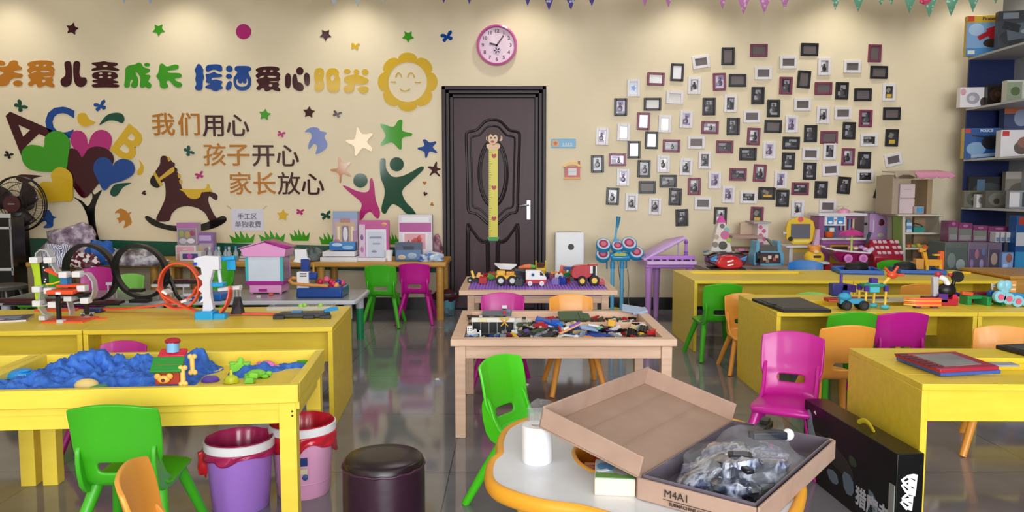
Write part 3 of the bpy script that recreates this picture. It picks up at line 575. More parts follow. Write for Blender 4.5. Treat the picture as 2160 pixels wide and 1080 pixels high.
pics = {'d': ('#241f24', '#4d4a52', '#9a98a2'), 'q': ('#8d8a93', '#2b262c', '#e2dfe4'), 'p': ('#cbbfd6', '#5a4a66', '#8478a8'), 'y': ('#3b3538', '#d0a934', '#847c70'), 's': ('#d9e4f7', '#6f9be0', '#b8cdf0')}
fcol = {'k': mat('#17151a', .35), 'w': mat('#e2dfe4', .35), 'm': mat('#7c3352', .35)}
cname = {'k': 'black', 'w': 'white', 'm': 'plum'}
desc = {'b': 'bare grey backing', 'w': 'print painted white for glare', 'g': 'a pale print', 's': 'a blue star drawing', 'd': 'a dark photo', 'q': 'a contrasty portrait', 'p': 'a pale lilac photo', 'y': 'a yellow lower corner'}
meshes = {}
def frame_mesh(c, o_):
    if (c, o_) in meshes: return meshes[c, o_]
    k = D / F * 1.01; W_, H_ = (26.5 * k, 35.5 * k) if o_ == 'P' else (35.5 * k, 26 * k); b_ = .026 if c == 'w' else .021
    f = MB()
    f.span((-W_ / 2, -.018, -H_ / 2), (-W_ / 2 + b_, 0, H_ / 2)); f.span((W_ / 2 - b_, -.018, -H_ / 2), (W_ / 2, 0, H_ / 2))
    f.span((-W_ / 2 + b_, -.018, H_ / 2 - b_), (W_ / 2 - b_, 0, H_ / 2)); f.span((-W_ / 2 + b_, -.018, -H_ / 2), (W_ / 2 - b_, 0, -H_ / 2 + b_))
    fo = f.build('border', fcol[c], bevel=.003); g = fo.data; md = True
    meshes[c, o_] = (fo, W_ - 2 * b_, H_ - 2 * b_); COL.objects.unlink(fo); return meshes[c, o_]
ordn = ['first', 'second', 'third', 'fourth', 'fifth', 'sixth', 'seventh', 'eighth', 'ninth', 'tenth', 'eleventh']
items = []
for tok in FR.split():
    x, y, r = tok.split(','); mt = re.match(r'([kwm])([PL])(-?\d+)([a-z])', r)
    items.append((int(x), int(y), mt[1], mt[2], int(mt[3]), mt[4]))
bands = ((0, 200, 'top'), (200, 285, 'upper'), (285, 372, 'lower'), (372, 999, 'bottom'))
for lo, hi, bn in bands:
    cnt = {}
    tot = {}
    for it in items:
        if lo <= it[1] < hi: tot[it[2], it[3], it[5]] = tot.get((it[2], it[3], it[5]), 0) + 1
    for x, y, c, o_, rot, ph in sorted(i for i in items if lo <= i[1] < hi):
        key = (c, o_, ph); i = cnt.get(key, 0); cnt[key] = i + 1
        fo, iw, ih = frame_mesh(c, o_)
        p = atY(x, y, D)
        f = fo.copy(); f.name = 'photo_frame'; COL.objects.link(f); f.location = (p.x, D - .001, p.z); f.rotation_euler = (0, radians(-rot), 0)
        which = (ordn[i] + ' such ') if tot[key] > 1 else 'only such '
        tag(f, '%s %s frame, %s, %sfrom left in cluster\'s %s band' % (cname[c], 'upright' if o_ == 'P' else 'wide', desc[ph], which, bn), 'photo frame', 'small photo frames on the back wall')
        q = MB(); rnd = random.Random(x * 7 + y)
        q.box((0, -.006, 0), (iw, .004, ih), mi=0)
        if ph in pm: mm = [pm[ph]]
        else:
            bg, a_, b2 = pics[ph]; mm = [mat(bg, .2, coat=.5), mat(a_, .3, coat=.4), mat(b2, .3, coat=.4)]
            if ph == 's':
                q.M = Matrix.Rotation(pi / 2, 4, 'X')
                q.prism([(.03 * (1 if k % 2 == 0 else .5) * sin(k * pi / 5 + .3), .03 * (1 if k % 2 == 0 else .5) * cos(k * pi / 5 + .3)) for k in range(10)], .008, .0095, 1); q.M = None
            elif ph == 'y':
                q.box((iw * .05, -.0085, -ih * .3), (iw * .7, .001, ih * .3), mi=1); q.box((-iw * .1, -.0087, ih * .18), (iw * .5, .001, ih * .4), (0, .5, 0), mi=2)
            else:
                cx = rnd.uniform(-.12, .12) * iw; hh = rnd.uniform(.0, .15) * ih
                q.box((rnd.uniform(-.2, .2) * iw, -.0083, ih * .3), (iw * .6, .0006, ih * .3), mi=2)                     # bright window behind
                q.box((-iw * .28, -.0084, -ih * .2), (iw * .36, .0006, ih * rnd.uniform(.25, .5)), mi=2 if rnd.random() < .5 else 1)
                q.ball((cx, -.0085, hh + ih * .12), (ih * .11, .0015, ih * .13), 10, mi=1)                               # head and shoulders
                q.ball((cx, -.0085, hh - ih * .2), (ih * .2, .0018, ih * .24), 10, mi=1)
                q.box((rnd.uniform(-.2, .2) * iw, -.0086, -ih * .4), (iw * .8, .0006, ih * .16), mi=rnd.choice((0, 1, 2)))
        q.build('picture', mm, f)
# ================================================================ furniture
H = .5
def desk(label, fl, rz, L_, dep=.58, h=H, recess=None, panel_y=.28, panel_h=.2, flush=False, m=YEL, group='yellow play desks'):
    """fl: front-left corner (x, y); local x runs along the front edge, y goes back."""
    t = thing('play_desk', label, 'desk', (fl[0], fl[1], 0), rz, group); th = .022
    mb = MB()
    if recess:
        a, b_, c, d, z = recess                     # x0, x1, y0, y1 and depth of the sunken tray
        for p, q in (((0, 0), (L_, c)), ((0, d), (L_, dep)), ((0, c), (a, d)), ((b_, c), (L_, d))): mb.span((p[0], p[1], h - th), (q[0], q[1], h))
        mb.build('top', m, t, bevel=.002)
        tb = MB(); tb.span((a - .01, c - .01, h - z - .012), (b_ + .01, d + .01, h - z))
        for p, q in (((a - .012, c - .012), (b_ + .012, c)), ((a - .012, d), (b_ + .012, d + .012)), ((a - .012, c), (a, d)), ((b_, c), (b_ + .012, d))): tb.span((p[0], p[1], h - z), (q[0], q[1], h - th))
        tb.build('sunken_tray', m, t)
    else:
        mb.span((0, 0, h - th), (L_, dep, h)); mb.build('top', m, t, bevel=.002)
    for x in (0, L_ - th): MB().span((x, 0, 0), (x + th, dep, h - th)).build('side_panel', m, t, bevel=.002)
    py = .012 if flush else panel_y
    MB().span((th, py, h - th - panel_h), (L_ - th, py + th, h - th)).build('front_board', m, t, bevel=.0015)
    return t
def corner(px, py, z=H): p = P(px, py, z); return (p.x, p.y)
REC = lambda L_, x0=.2: (x0, L_ - .1, .3, .46, .045)
d1 = corner(1465, 592); desk('long yellow desk with a sunken tray, in front of the toy kitchen', d1, 0, 1.105, .72, recess=(.1, .95, .44, .61, .03))
desk('yellow desk carrying the blue trays and yellow giraffe bricks, back row', (d1[0] + 1.109, d1[1]), 0, 1.105, .72, panel_y=.42, panel_h=.3)
d2 = corner(1639, 659); desk('yellow desk with a black drawing tablet and plastic construction toys', d2, 0, 1.035, .68, recess=(.28, .95, .22, .43, .04), panel_y=.33, panel_h=.16)
desk('yellow desk with green train track, beyond the construction toys', (d2[0] + 1.039, d2[1]), 0, 1.035, .68, panel_y=.33, panel_h=.16)
d3 = corner(1946, 810); desk('yellow desk with the red magnetic drawing board, black toy box leaning on it', d3, radians(-1), 1.1, .575, recess=(.24, 1.0, .13, .4, .045), flush=True, panel_h=.105)
c0 = corner(701, 690, .49); rz = radians(4.2); dx = Vector((cos(rz), sin(rz)))
DL = (c0[0] - dx.x * 1.125, c0[1] - dx.y * 1.125)
desk('yellow desk with the orange loop track and white dinosaur launcher', DL, rz, 1.125, .66, .49, panel_y=.13, panel_h=.17)
desk('yellow desk with the tower of clear track, left of the loop track desk', (DL[0] - dx.x * 1.13, DL[1] - dx.y * 1.13), rz, 1.125, .66, .49, panel_y=.16, panel_h=.2)

# sand table, two units side by side
def sand_table(label, fr, rz, L_=1.07, dep=.58):
    t = thing('sand_table', label, 'sand table', (fr[0], fr[1], 0), rz, 'sand tables'); h = .5
    MB().span((-L_, .02, .415), (0, dep - .02, .445)).build('tray_bottom', YELT, t)
    for a, b_ in (((-L_, 0), (0, .028)), ((-L_, dep - .028), (0, dep)), ((-L_, .028), (-L_ + .03, dep - .028)), ((-.03, .028), (0, dep - .028))):
        MB().span((*a, .44), (*b_, h)).build('rim', YELT, t, bevel=.003)
    for a, b_ in (((-L_ + .04, .03), (-.04, .05)), ((-L_ + .04, dep - .05), (-.04, dep - .03)), ((-L_ + .02, .06), (-L_ + .04, dep - .06)), ((-.04, .06), (-.02, dep - .06))):
        MB().span((*a, .365), (*b_, .44)).build('apron', YELT, t, bevel=.002)
    for x in (-.065, -L_ + .01):
        for y in (.012, dep - .067):
            l = MB().span((x, y, 0), (x + .055, y + .055, .44)).build('leg', YELT, t, bevel=.002)
            if x == -.065 and y == .012:
                for dz in (.41, .395): MB().cyl((x + .043, y - .002, dz), (x + .043, y + .004, dz), .0035, n=8).build('screw', DGREY, l)
    return t
s0 = corner(628, 812, .5); SRZ = radians(5.2); sx = Vector((cos(SRZ), sin(SRZ))); sy = Vector((-sin(SRZ), cos(SRZ)))
sand_table('yellow sand table with scattered green moulds, trash bins beside its leg', s0, SRZ)
sand_table('yellow sand table continuing past the frame edge at the left', (s0[0] - sx.x * 1.075, s0[1] - sx.y * 1.075), SRZ)
def SP(u, v, z=.445): return Vector((s0[0] - sx.x * u + sy.x * v, s0[1] - sx.y * u + sy.y * v, z))

# pine brick tables
def pine_table(label, fl, L_=1.02, dep=.84, h=.46, ins=0):
    t = thing('pine_activity_table', label, 'table', (fl[0], fl[1], 0), 0, 'pine activity tables'); e = .055
    MB().span((e, e, h - .055), (L_ - e, dep - e, h - .045)).build('tray_bottom', PINE, t)
    for a, b_ in (((0, 0), (L_, e)), ((0, dep - e), (L_, dep)), ((0, e), (e, dep - e)), ((L_ - e, e), (L_, dep - e))):
        MB().span((*a, h - .032), (*b_, h)).build('rim', PINE, t, bevel=.003)
    for a, b_ in (((.06 + ins, .035 + ins), (L_ - .06 - ins, .055 + ins)), ((.06 + ins, dep - .055 - ins), (L_ - .06 - ins, dep - .035 - ins)), ((.035 + ins, .06 + ins), (.055 + ins, dep - .06 - ins)), ((L_ - .055 - ins, .06 + ins), (L_ - .035 - ins, dep - .06 - ins))):
        MB().span((*a, h - .095), (*b_, h - .032)).build('apron', PINE, t, bevel=.002)
    for x in (.018 + ins, L_ - .066 - ins):
        for y in (.018 + ins, dep - .066 - ins): MB().span((x, y, 0), (x + .048, y + .048, h - .033)).build('leg', PINE, t, bevel=.003)
    return t
f0 = corner(950, 716, .46); FT = pine_table('pine tray table full of small building bricks', f0)
MB().span((.56, .5, .405), (.965, .52, .45)).build('divider', PINE, FT, bevel=.002)
r0 = corner(968, 613, .46); RT = pine_table('pine table with a purple studded plate and toy trucks, near the door', r0, 1.06, .85, ins=.035)
bp = MB().span((.056, .056, .41), (1.004, .794, .456))
bpo = bp.build('baseplate', mat('#8d5fc4', .4), RT)
sb = MB()
for i in range(44):
    for j in range(30): sb.cyl((.075 + i * .0211, .072 + j * .0241, .456), (.075 + i * .0211, .072 + j * .0241, .461), .0065, n=6)
sb.build('stud', mat('#9a6cd0', .4), bpo, smooth=0)

# grey topped adjustable tables on green feet
def kids_table(label, fr, rz, L_=1.3, dep=.62, h=.37):
    t = thing('kids_table', label, 'table', (fr[0], fr[1], 0), rz, 'grey topped tables with green feet'); r_ = .05
    out = [(-L_ + r_ + r_ * cos(a), r_ + r_ * sin(a)) for a in (pi, pi * 1.25, pi * 1.5)] + [(-r_ + r_ * cos(a), r_ + r_ * sin(a)) for a in (pi * 1.5, pi * 1.75, 0)] + [(-r_ + r_ * cos(a), dep - r_ + r_ * sin(a)) for a in (0, pi / 4, pi / 2)] + [(-L_ + r_ + r_ * cos(a), dep - r_ + r_ * sin(a)) for a in (pi / 2, pi * .75, pi)]
    MB().prism(out, h - .03, h - .002).build('edge_band', mat('#cfd2da', .35), t, bevel=.006)
    inn = [((x + L_ / 2) * .965 - L_ / 2, (y - dep / 2) * .93 + dep / 2) for x, y in out]
    MB().prism(inn, h - .002, h).build('top_panel', mat('#8e958f', .3, coat=.3), t)
    for x in (-.075, -L_ + .075):
        for y in (.075, dep - .075):
            l = MB().cyl((x, y, .235), (x, y, h - .03), .03, n=18).build('leg', mat('#d4d6e4', .3), t)
            MB().cyl((x, y, 0), (x, y, .236), .028, n=18).build('foot_tube', mat('#0f8a55', .35), l)
    return t
g0 = corner(752, 634, .37); GRZ = radians(1.2)
kids_table('grey topped table with green feet carrying the pink house machine', g0, GRZ)
kids_table('grey topped table carrying the black loop track, beside the fan', (g0[0] - 1.305 * cos(GRZ), g0[1] - 1.305 * sin(GRZ)), GRZ, 1.2)

# ochre craft tables against the back wall
def craft_table(label, fr, L_, dep=.52, h=.51):
    t = thing('craft_table', label, 'table', (fr[0], fr[1], 0), 0, 'ochre craft tables')
    MB().span((-L_, 0, h - .045), (0, dep, h)).build('top', OCHRE, t, bevel=.012, seg=3)
    for x in (-.06, -L_ + .08):
        for y in (.06, dep - .06): MB().cyl((x, y, 0), (x, y, h - .045), .033, .033, 18).build('leg', OCHRE, t)
    MB().span((-L_ + .12, dep - .09, h - .1), (-.1, dep - .07, h - .045)).build('apron', OCHRE, t)
    return t
k0 = corner(941, 553, .51); CY = k0[1]; cdep = D - .03 - CY
craft_table('ochre craft table with doll boxes, beside the door', k0, 1.17, cdep)
craft_table('ochre craft table with drawers and jars, under the rocking horse', (k0[0] - 1.175, CY), 1.3, cdep)
craft_table('ochre craft table piled with bags and clear wrapping, by the fan', (k0[0] - 2.48, CY), 1.14, cdep)

# low display table for the big toys
t = thing('display_table', 'low greyish pink display table holding the big toys along the back wall', 'table', (0, 0, 0))
e0 = corner(1478, 566, .46)
out = [(1.66, 6.62), (1.72, 6.45), (1.9, 6.36), (3.22, 6.36), (3.22, 7.2), (1.66, 7.2)]
MB().prism(chaikin(out, 1), .42, .46).build('top', mat('#a89a9c', .4), t, bevel=.004)
for x in (1.85, 3.1):
    for y in (6.5, 7.1): MB().cyl((x, y, 0), (x, y, .42), .03).build('leg', mat('#a89a9c', .4), t)

# ---------------------------------------------------------------- plastic chairs
def chair_parts(t, m):
    prof = [(.155, .232, .118), (.165, .25, .128), (.14, .262, .134), (.07, .262, .136), (0, .258, .136), (-.06, .254, .134), (-.1, .257, .128), (-.122, .273, .121), (-.13, .296, .12),
            (-.133, .306, .121), (-.138, .338, .127), (-.142, .35, .135), (-.148, .37, .139), (-.156, .43, .141), (-.166, .48, .142), (-.172, .508, .141), (-.1745, .517, .14), (-.176, .521, .137)]
    xs = (-1, -.96, -.84, -.56, -.5, -.26, 0, .26, .5, 0.56, .84, .96, 1); mb = MB(); vs = []; n = len(xs)
    for i, (y, z, w_) in enumerate(prof):
        for u in xs:
            k = abs(u) ** 3; yy, zz = y, z
            if i < 6: zz += -.014 * k if i > 1 else -.004 * k; yy -= .02 * k if i < 3 else 0
            elif i < 12: yy += .03 * k
            else: yy += .028 * k
            if i >= 14: zz -= .02 * (u * u) * (1 if i > 14 else .4)
            vs.append((u * w_ * .91, yy, zz))
    fs = []
    for i in range(len(prof) - 1):
        for j in range(n - 1):
            if i == 9 and 4 <= j <= 7: continue                     # the hand slot
            fs.append((i * n + j, i * n + j + 1, (i + 1) * n + j + 1, (i + 1) * n + j))
    mb.add(vs, fs); s = mb.build('shell', m, t, smooth=180, solid=.011, sub=2)
    for sg in (-1, 1):
        fp = [(-.146, .385), (-.118, .392), (-.085, .3), (-.03, .255), (.06, .248), (.06, .224), (-.06, .222), (-.125, .245), (-.15, .33)]
        f = MB(); f.M = Matrix(((0, 0, 1, sg * .107), (1, 0, 0, 0), (0, 1, 0, 0), (0, 0, 0, 1)))
        f.prism(chaikin(fp, 1), -.007, .007); f.build('side_flange', m, t, bevel=.003)
        for y0, y1, xx in ((.085, .19, .15), (-.06, -.195, .152)):
            MB().tube([(sg * .092, y0, .25), (sg * (.092 + (xx - .092) * .5), (y0 + y1) / 2, .13), (sg * xx, y1, .0)], [.019, .017, .0145], 14).build('leg', m, t)
    MB().box((0, .1, .246), (.21, .02, .014)).build('under_rib', m, t)
CHC = dict(green='#3fae1c', magenta='#c01590', orange='#f0a341', lime='#86d65a', pinkish='#c21a86', fresh='#4fd41c')
PROTO = {}
def chair(color, x, y, face, label, scale=1):
    """face: compass angle of the sitter, 0 = towards the back wall, positive turns to the left."""
    if color not in PROTO:
        t = thing('plastic_chair', label, 'chair', (x, y, 0), radians(face), 'small plastic chairs'); chair_parts(t, mat(CHC[color], .34, coat=.08, var=.03)); t.scale = (scale,) * 3; PROTO[color] = t; return t
    return dup(PROTO[color], (x, y, 0), radians(face), label, 'small plastic chairs', scale)
def at(px, py, z=.52, back=.17, face=0):
    """chair origin so that the top of its back stands at the pixel."""
    p = P(px, py, z); a = radians(face); return p.x - back * sin(a), p.y + back * cos(a)
def chair_at(color, px, py, face, label, scale=1): x, y = at(px, py, .52 * scale, .17 * scale, face); return chair(color, x, y, face, label, scale)
chair_at('green', 230, 853, 4, 'green plastic chair pushed up to the sand table')
chair_at('orange', 262, 985, -75, 'orange chair back in front of the green chair by the sand table')
chair('magenta', P(330, 930, 0).x - .16, 3.32, 176, 'magenta chair between the sand table and the loop track desk', .86)
chair_at('green', 801, 559, 0, 'green chair tucked under the craft table, beside a magenta one')
chair_at('magenta', 873, 555, 0, 'magenta chair tucked under the craft table next to the door')
chair_at('magenta', 1061, 617, 176, 'magenta chair between the two pine tables')
chair_at('orange', 1203, 620, 184, 'orange chair between the two pine tables')
chair_at('fresh', 1046, 750, 180 + 54, 'bright green chair turned sideways in front of the brick tray table')
chair_at('green', 1528, 598, 4, 'green chair at the open end of the long back desk')
chair('lime', P(1706, 616, .48).x, 4.7, 178, 'pale green chair behind the black drawing tablet', .93)
chair_at('orange', 1945, 598, 2, 'orange chair behind the plastic construction toys')
chair('orange', 1.47, 4.78, 176, 'orange chair half hidden behind the end of the tablet desk', .9)
chair_at('magenta', 1675, 699, 152, 'magenta chair standing free beside the black toy box')
chair_at('orange', 1794, 686, 2, 'orange chair behind the free standing magenta chair')
chair('green', P(1828, 668, .52).x, 4.0, 3, 'green chair under the tablet desk, behind an orange chair')
chair('magenta', P(1942, 668, .52).x, 4.0, 0, 'magenta chair pushed under the construction toy desk')
chair('orange', 2.14, 3.29, 150, 'orange chair on the far side of the red drawing board desk')
chair_at('magenta', 208, 563, 180, 'magenta chair seen through the black loops')
chair_at('lime', 277, 577, 180, 'pale green chair seen through the second black loop', .88)
chair_at('green', 110, 570, 178, 'green chair behind the tower of clear track', .92)
chair_at('green', 466, 551, 178, 'green chair behind the white dinosaur launcher')
# ================================================================ helpers for goods and toys
class Loc:
    """A place on a surface, with a scale that turns pixels of the photo into metres at that depth."""
    def __init__(s, px, py, z): s.px, s.py = px, py; s.p = P(px, py, z); s.k = mpp(s.p)
    def __call__(s, px, py, y=0): return Vector(((px - s.px) * s.k, y, (s.py - py) * s.k * 1.003))
    def xz(s, pts): return [((x - s.px) * s.k, (s.py - y) * s.k) for x, y in pts]
def pkg(name, label, cat, l, r, t, b, z, dep, body, art=(), rz=0, group=None, writing=(), part='carton', bevel=.003, p=None):
    c = Vector(p) if p else P((l + r) / 2, b, z); k = mpp(c); W_ = (r - l) * k; H_ = max(.012, atY((l + r) / 2, t, c.y).z - c.z)
    o = thing(name, label, cat, c, rz, group)
    MB().box((0, dep / 2, H_ / 2), (W_, dep, H_)).build(part, body, o, bevel=bevel)
    if art:
        q = MB(); mats = []
        for i, a in enumerate(art):
            u0, v0, u1, v1, h = a[:5]; m_ = mat(h, .3, coat=.3)
            if m_ not in mats: mats.append(m_)
            cc = ((u0 + u1) / 2 * W_ - W_ / 2, -.0006 - .0004 * i, (v0 + v1) / 2 * H_); d = ((u1 - u0) * W_, .0012, (v1 - v0) * H_)
            if len(a) > 5: q.ball(cc, (d[0] / 2, .001, d[2] / 2), 14, mats.index(m_))
            else: q.box(cc, d, mi=mats.index(m_))
        q.build('printed_front', mats, o)
    for tx, u, v, s_, h in writing: text('lettering', tx, s_ * H_, mat(h, .4), (u * W_ - W_ / 2, -.0012 - .0004 * len(art), v * H_), parent=o, bold=.0006)
    return o
def crumple(c, r, seed, amp=.25, n=20, flatb=True):
    q = MB(); q.ball((0, 0, 0), 1, n); rnd = random.Random(seed); ph = [rnd.uniform(0, 6.3) for _ in range(9)]
    for i, v in enumerate(q.v):
        d = 1 + amp * (sin(v.x * 5 + ph[0]) * sin(v.y * 4 + ph[1]) + .7 * sin(v.z * 7 + ph[2] + v.x * 4) + .5 * sin(v.y * 9 + ph[3]) * cos(v.x * 8 + ph[4])) + rnd.uniform(-.06, .06) * amp * 4
        p = Vector((v.x * r[0] * d, v.y * r[1] * d, v.z * r[2] * d))
        if flatb and p.z < -r[2] * .45: p.z = -r[2] * .45
        q.v[i] = p + Vector(c) + (Vector((0, 0, r[2] * .45)) if flatb else Vector())
    return q
def bag(name, label, cat, px, pyb, z, wpx, hpx, dep, m, seed=1, amp=.2, group=None, part=None):
    a = Loc(px, pyb, z); q = crumple((0, 0, 0), (wpx * a.k / 2, dep / 2, hpx * a.k / 1.45), seed, amp)
    return tag(q.build(name, m, smooth=60, loc=a.p), label, cat, group)
def wheel(parent, c, r, wd, tm, hm, ax='y', name='wheel'):
    d = Vector((0, wd / 2, 0)) if ax == 'y' else Vector((wd / 2, 0, 0)); c = Vector(c)
    o = MB().cyl(c - d, c + d, r, n=20).build(name, tm, parent, bevel=r * .12)
    MB().cyl(c - d * 1.12, c + d * 1.12, r * .55, n=16).build('hub', hm, o); return o

# ---------------------------------------------------------------- by the left wall: fan, cooler, stool
c = atY(38, 430, 6.9); R = 57 * mpp(c); t = thing('standing_fan', 'black standing fan with a wire guard, beside the yellow heart sticker', 'fan', (c.x, c.y, 0))
FB = mat('#141214', .35)
MB().cyl((0, .05, 0), (0, .05, .03), .19, .17, 32).build('base', FB, t); MB().cyl((0, .05, .03), (0, .05, c.z - .1), .018).build('pole', FB, t)
MB().box((.0, .02, c.z - .36), (.1, .1, .34)).build('control_box', FB, t, bevel=.012)
MB().box((0, -.032, c.z - .33), (.05, .006, .1)).build('control_panel', mat('#3b3b40', .3), t)
mb = MB(); mb.M = Matrix.Translation((0, .03, c.z)) @ Matrix.Rotation(pi / 2, 4, 'X'); mb.lathe([(.0, -.12), (.06, -.12), (.075, -.06), (.07, 0), (0, 0)]); mb.build('motor_housing', FB, t)
mb = MB()
for yy, rr in ((-.07, R * .5), (-.05, R * .8), (-.0, R), (.03, R), (.07, R * .75)):
    mb.tube([(rr * cos(k * pi / 24), yy, c.z + rr * sin(k * pi / 24)) for k in range(48)], .0035 if rr < R else .006, 6, True)
for k in range(60):
    a = k * pi / 30
    mb.tube([(q * R * cos(a + s_), yy, c.z + q * R * sin(a + s_)) for q, yy, s_ in ((.2, -.085, 0), (.5, -.075, .05), (.8, -.052, .1), (1, -.002, .15))], .0012, 4)
    if k % 2: mb.tube([(q * R * cos(a), yy, c.z + q * R * sin(a)) for q, yy in ((1, .03), (.75, .07), (.3, .09))], .0012, 4)
mb.build('guard', FB, t)
for k in range(3):
    a = k * 2.094 + .5; pts = []
    vs = [];
    for i in range(7):
        for j in range(5):
            rr = R * (.2 + .68 * i / 6); th = a + (.55 - .1 * i / 6) * (j - 2) * .75 * (1.15 - .3 * i / 6) + .25 * i / 6
            vs.append((rr * cos(th), -.015 + .012 * (j - 2), c.z + rr * sin(th)))
    q = MB().add(vs, [(i * 5 + j, i * 5 + j + 1, (i + 1) * 5 + j + 1, (i + 1) * 5 + j) for i in range(6) for j in range(4)]); q.build('blade', mat('#2d2426', .25), t, solid=.002)
MB().cyl((0, -.092, c.z), (0, -.08, c.z), .075, n=28).build('badge', mat('#4a1a24', .3), t)
MB().box((0, -.094, c.z), (.06, .002, .008)).build('badge_lettering_plate', SILVER, t)
o = pkg('air_cooler', 'black air cooler with silver edges below the fan', 'air cooler', -70, 24, 458, 700, 0, .18, mat('#0d0d0f', .25), p=(atY(-23, 500, 6.5).x, 6.5, 0), part='housing')
k = mpp(o.location); zt = atY(0, 458, 6.5).z
for yy, h in ((455, 9), (481, 5), (568, 6)): q = atY(-23, yy, 6.5); MB().box((0, -.004, q.z), (94 * k + .006, .01, h * k)).build('trim_bar', mat('#c9cacd', .3), o)
MB().box((46 * k, -.004, zt / 2 + .2), (.012, .01, zt - .42)).build('edge_trim', mat('#9a9b9f', .3), o)
c = atY(8, 600, 6.15); t = thing('round_stool', 'round grey stool below the black air cooler', 'stool', (c.x, c.y, 0))
MB().lathe([(0, c.z), (.15, c.z), (.165, c.z - .01), (.16, c.z - .035), (0, c.z - .035)], n=32).build('seat', mat('#55504e', .4), t)
for k in range(4):
    a = k * pi / 2 + .7; MB().tube([(.1 * cos(a), .1 * sin(a), c.z - .03), (.14 * cos(a), .14 * sin(a), c.z * .6), (.17 * cos(a), .17 * sin(a), 0)], .011).build('leg', mat('#6d6a6a', .3, metal=.6), t)

# ---------------------------------------------------------------- black loop race track on the grey table
a = Loc(200, 640, .37); t = thing('loop_race_track', 'black double loop race track on the grey topped table', 'toy race track', a.p)
BT = mat('#121214', .35); MR = mat('#4b0f1c', .35)
for cx, cy, rx, ry, y in ((185, 577, 53, 60, .06), (297, 573, 54, 56, .02)):
    MB().tube([a(cx + rx * cos(k * pi / 20), cy + ry * sin(k * pi / 20), y + .04 * sin(k * pi / 20)) for k in range(40)], (.015, .042), 4, True, flat=(0, 1, 0)).build('loop', BT, t, smooth=60)
for x0, x1, yy, y in ((20, 262, 636, -.02), (300, 420, 600, .22), (-20, 130, 633, .02)):
    q = MB().tube([a(x0, yy, y), a(x1, yy, y)], (.012, .05), 4, flat=(0, 1, 0)).build('track_strip', MR, t)
    MB().tube([a(x0, yy + 3, y - .045), a(x1, yy + 3, y - .045)], .007, 6).build('rail', mat('#26262a', .3), q)
for x0, x1, yy, y in ((300, 383, 608, .14), (192, 218, 606, .2), (385, 446, 623, .02), (478, 500, 612, .1)):
    q = MB().tube([a(x0, yy, y), a(x1, yy, y)], (.004, .014), 4, flat=(0, 0, 1)).build('guard_rail', mat('#d9d9de', .35), t)
    n_ = 3
    for i in range(n_): xx = x0 + (x1 - x0) * (i + .5) / n_; MB().cyl(a(xx, yy, y), a(xx, 637, y), .005, n=6).build('post', mat('#c9c9ce', .3), q)
MB().box(a(185, 634, .03), (.12, .08, .02)).build('loop_base', BT, t); MB().box(a(297, 634, .0), (.12, .08, .02)).build('loop_base', BT, t)
MB().tube([a(345, 585, .1), a(362, 625, .08), a(375, 638, .06)], .014, 6).build('support', BT, t); MB().box(a(290, 612, -.0), (.09, .06, .02)).build('start_gate', BT, t)
a2 = Loc(440, 645, .37)
bx = MB().box((0, .0, .025), (.26, .16, .05)); tag(bx.build('toy_tray', mat('#1f6fc4', .3), None, bevel=.01, loc=P(425, 636, .37) + Vector((0, .1, 0))), 'flat blue toy tray behind the orange loop', 'tray')

# ---------------------------------------------------------------- pink house machine
a = Loc(560, 620, .37); t = thing('toy_vending_house', 'pink toy house machine with a white window on the grey table', 'toy house', a.p, radians(0))
PK = mat('#f2a6dc', .3, coat=.2); MG = mat('#b51f98', .3, coat=.2); dp_ = .2
MB().span(a(526, 618), Vector(a(594, 600)) + Vector((0, dp_, 0))).build('base', PK, t, bevel=.006)
MB().span(Vector(a(519, 601)) - Vector((0, .008, 0)), Vector(a(599, 593)) + Vector((0, dp_ + .01, 0))).build('band', MG, t, bevel=.003)
MB().span(a(521, 593, .004), a(597, 541, .012)).build('window_pane', mat('#dfe9f7', .2, coat=.5), t)
for x in (522, 595): MB().span(a(x - 3, 593), Vector(a(x + 3, 541)) + Vector((0, .02, 0))).build('front_column', mat('#4fc3c8', .3), t)
MB().span(a(596, 593, .02), Vector(a(598, 541, dp_))).build('side_pane', glassy('tinted_pane', '#d0b0cc', .4), t); MB().span(a(520, 593, .02), Vector(a(522, 541, dp_))).build('side_pane', PK, t); MB().span(a(522, 593, dp_ - .01), Vector(a(597, 541, dp_))).build('rear_panel', PK, t)
g = [(510, 525), (561, 511), (606, 525), (603, 541), (516, 541)]
q = MB(); q.M = Matrix(((1, 0, 0, 0), (0, 0, 1, 0), (0, 1, 0, 0), (0, 0, 0, 1))); q.prism(a.xz(g), -.012, dp_ + .012); q.build('gable', PK, t, bevel=.003)
for s_ in ((561, 509, 610, 524), (561, 509, 507, 524)):
    vs = [a(s_[0], s_[1], -.02), a(s_[2], s_[3], -.02), a(s_[2], s_[3], dp_ + .03), a(s_[0], s_[1], dp_ + .03)]
    MB().add(vs, [(0, 1, 2, 3)]).build('roof_panel', MG if s_[2] > 561 else PK, t, solid=.008)
for x in (530, 590):
    for y in (.02, dp_ - .02): MB().cyl(a(x, 622, y), a(x, 616, y), .01).build('foot', PK, t)
MB().box(a(555, 612, -.003), (.06, .006, .02)).build('outlet_flap', MG, t)
for x, y, c_, nm, lb in ((572, 623, '#e0604a', 'toy_block', 'tiny red block in front of the pink house machine'), (546, 628, '#d8d8d4', 'toy_coin', 'white scrap lying before the pink house machine')):
    tag(MB().box((0, 0, .008), (.03, .02, .016)).build(nm, mat(c_, .3), loc=P(x, y, .37), bevel=.002), lb, 'toy')
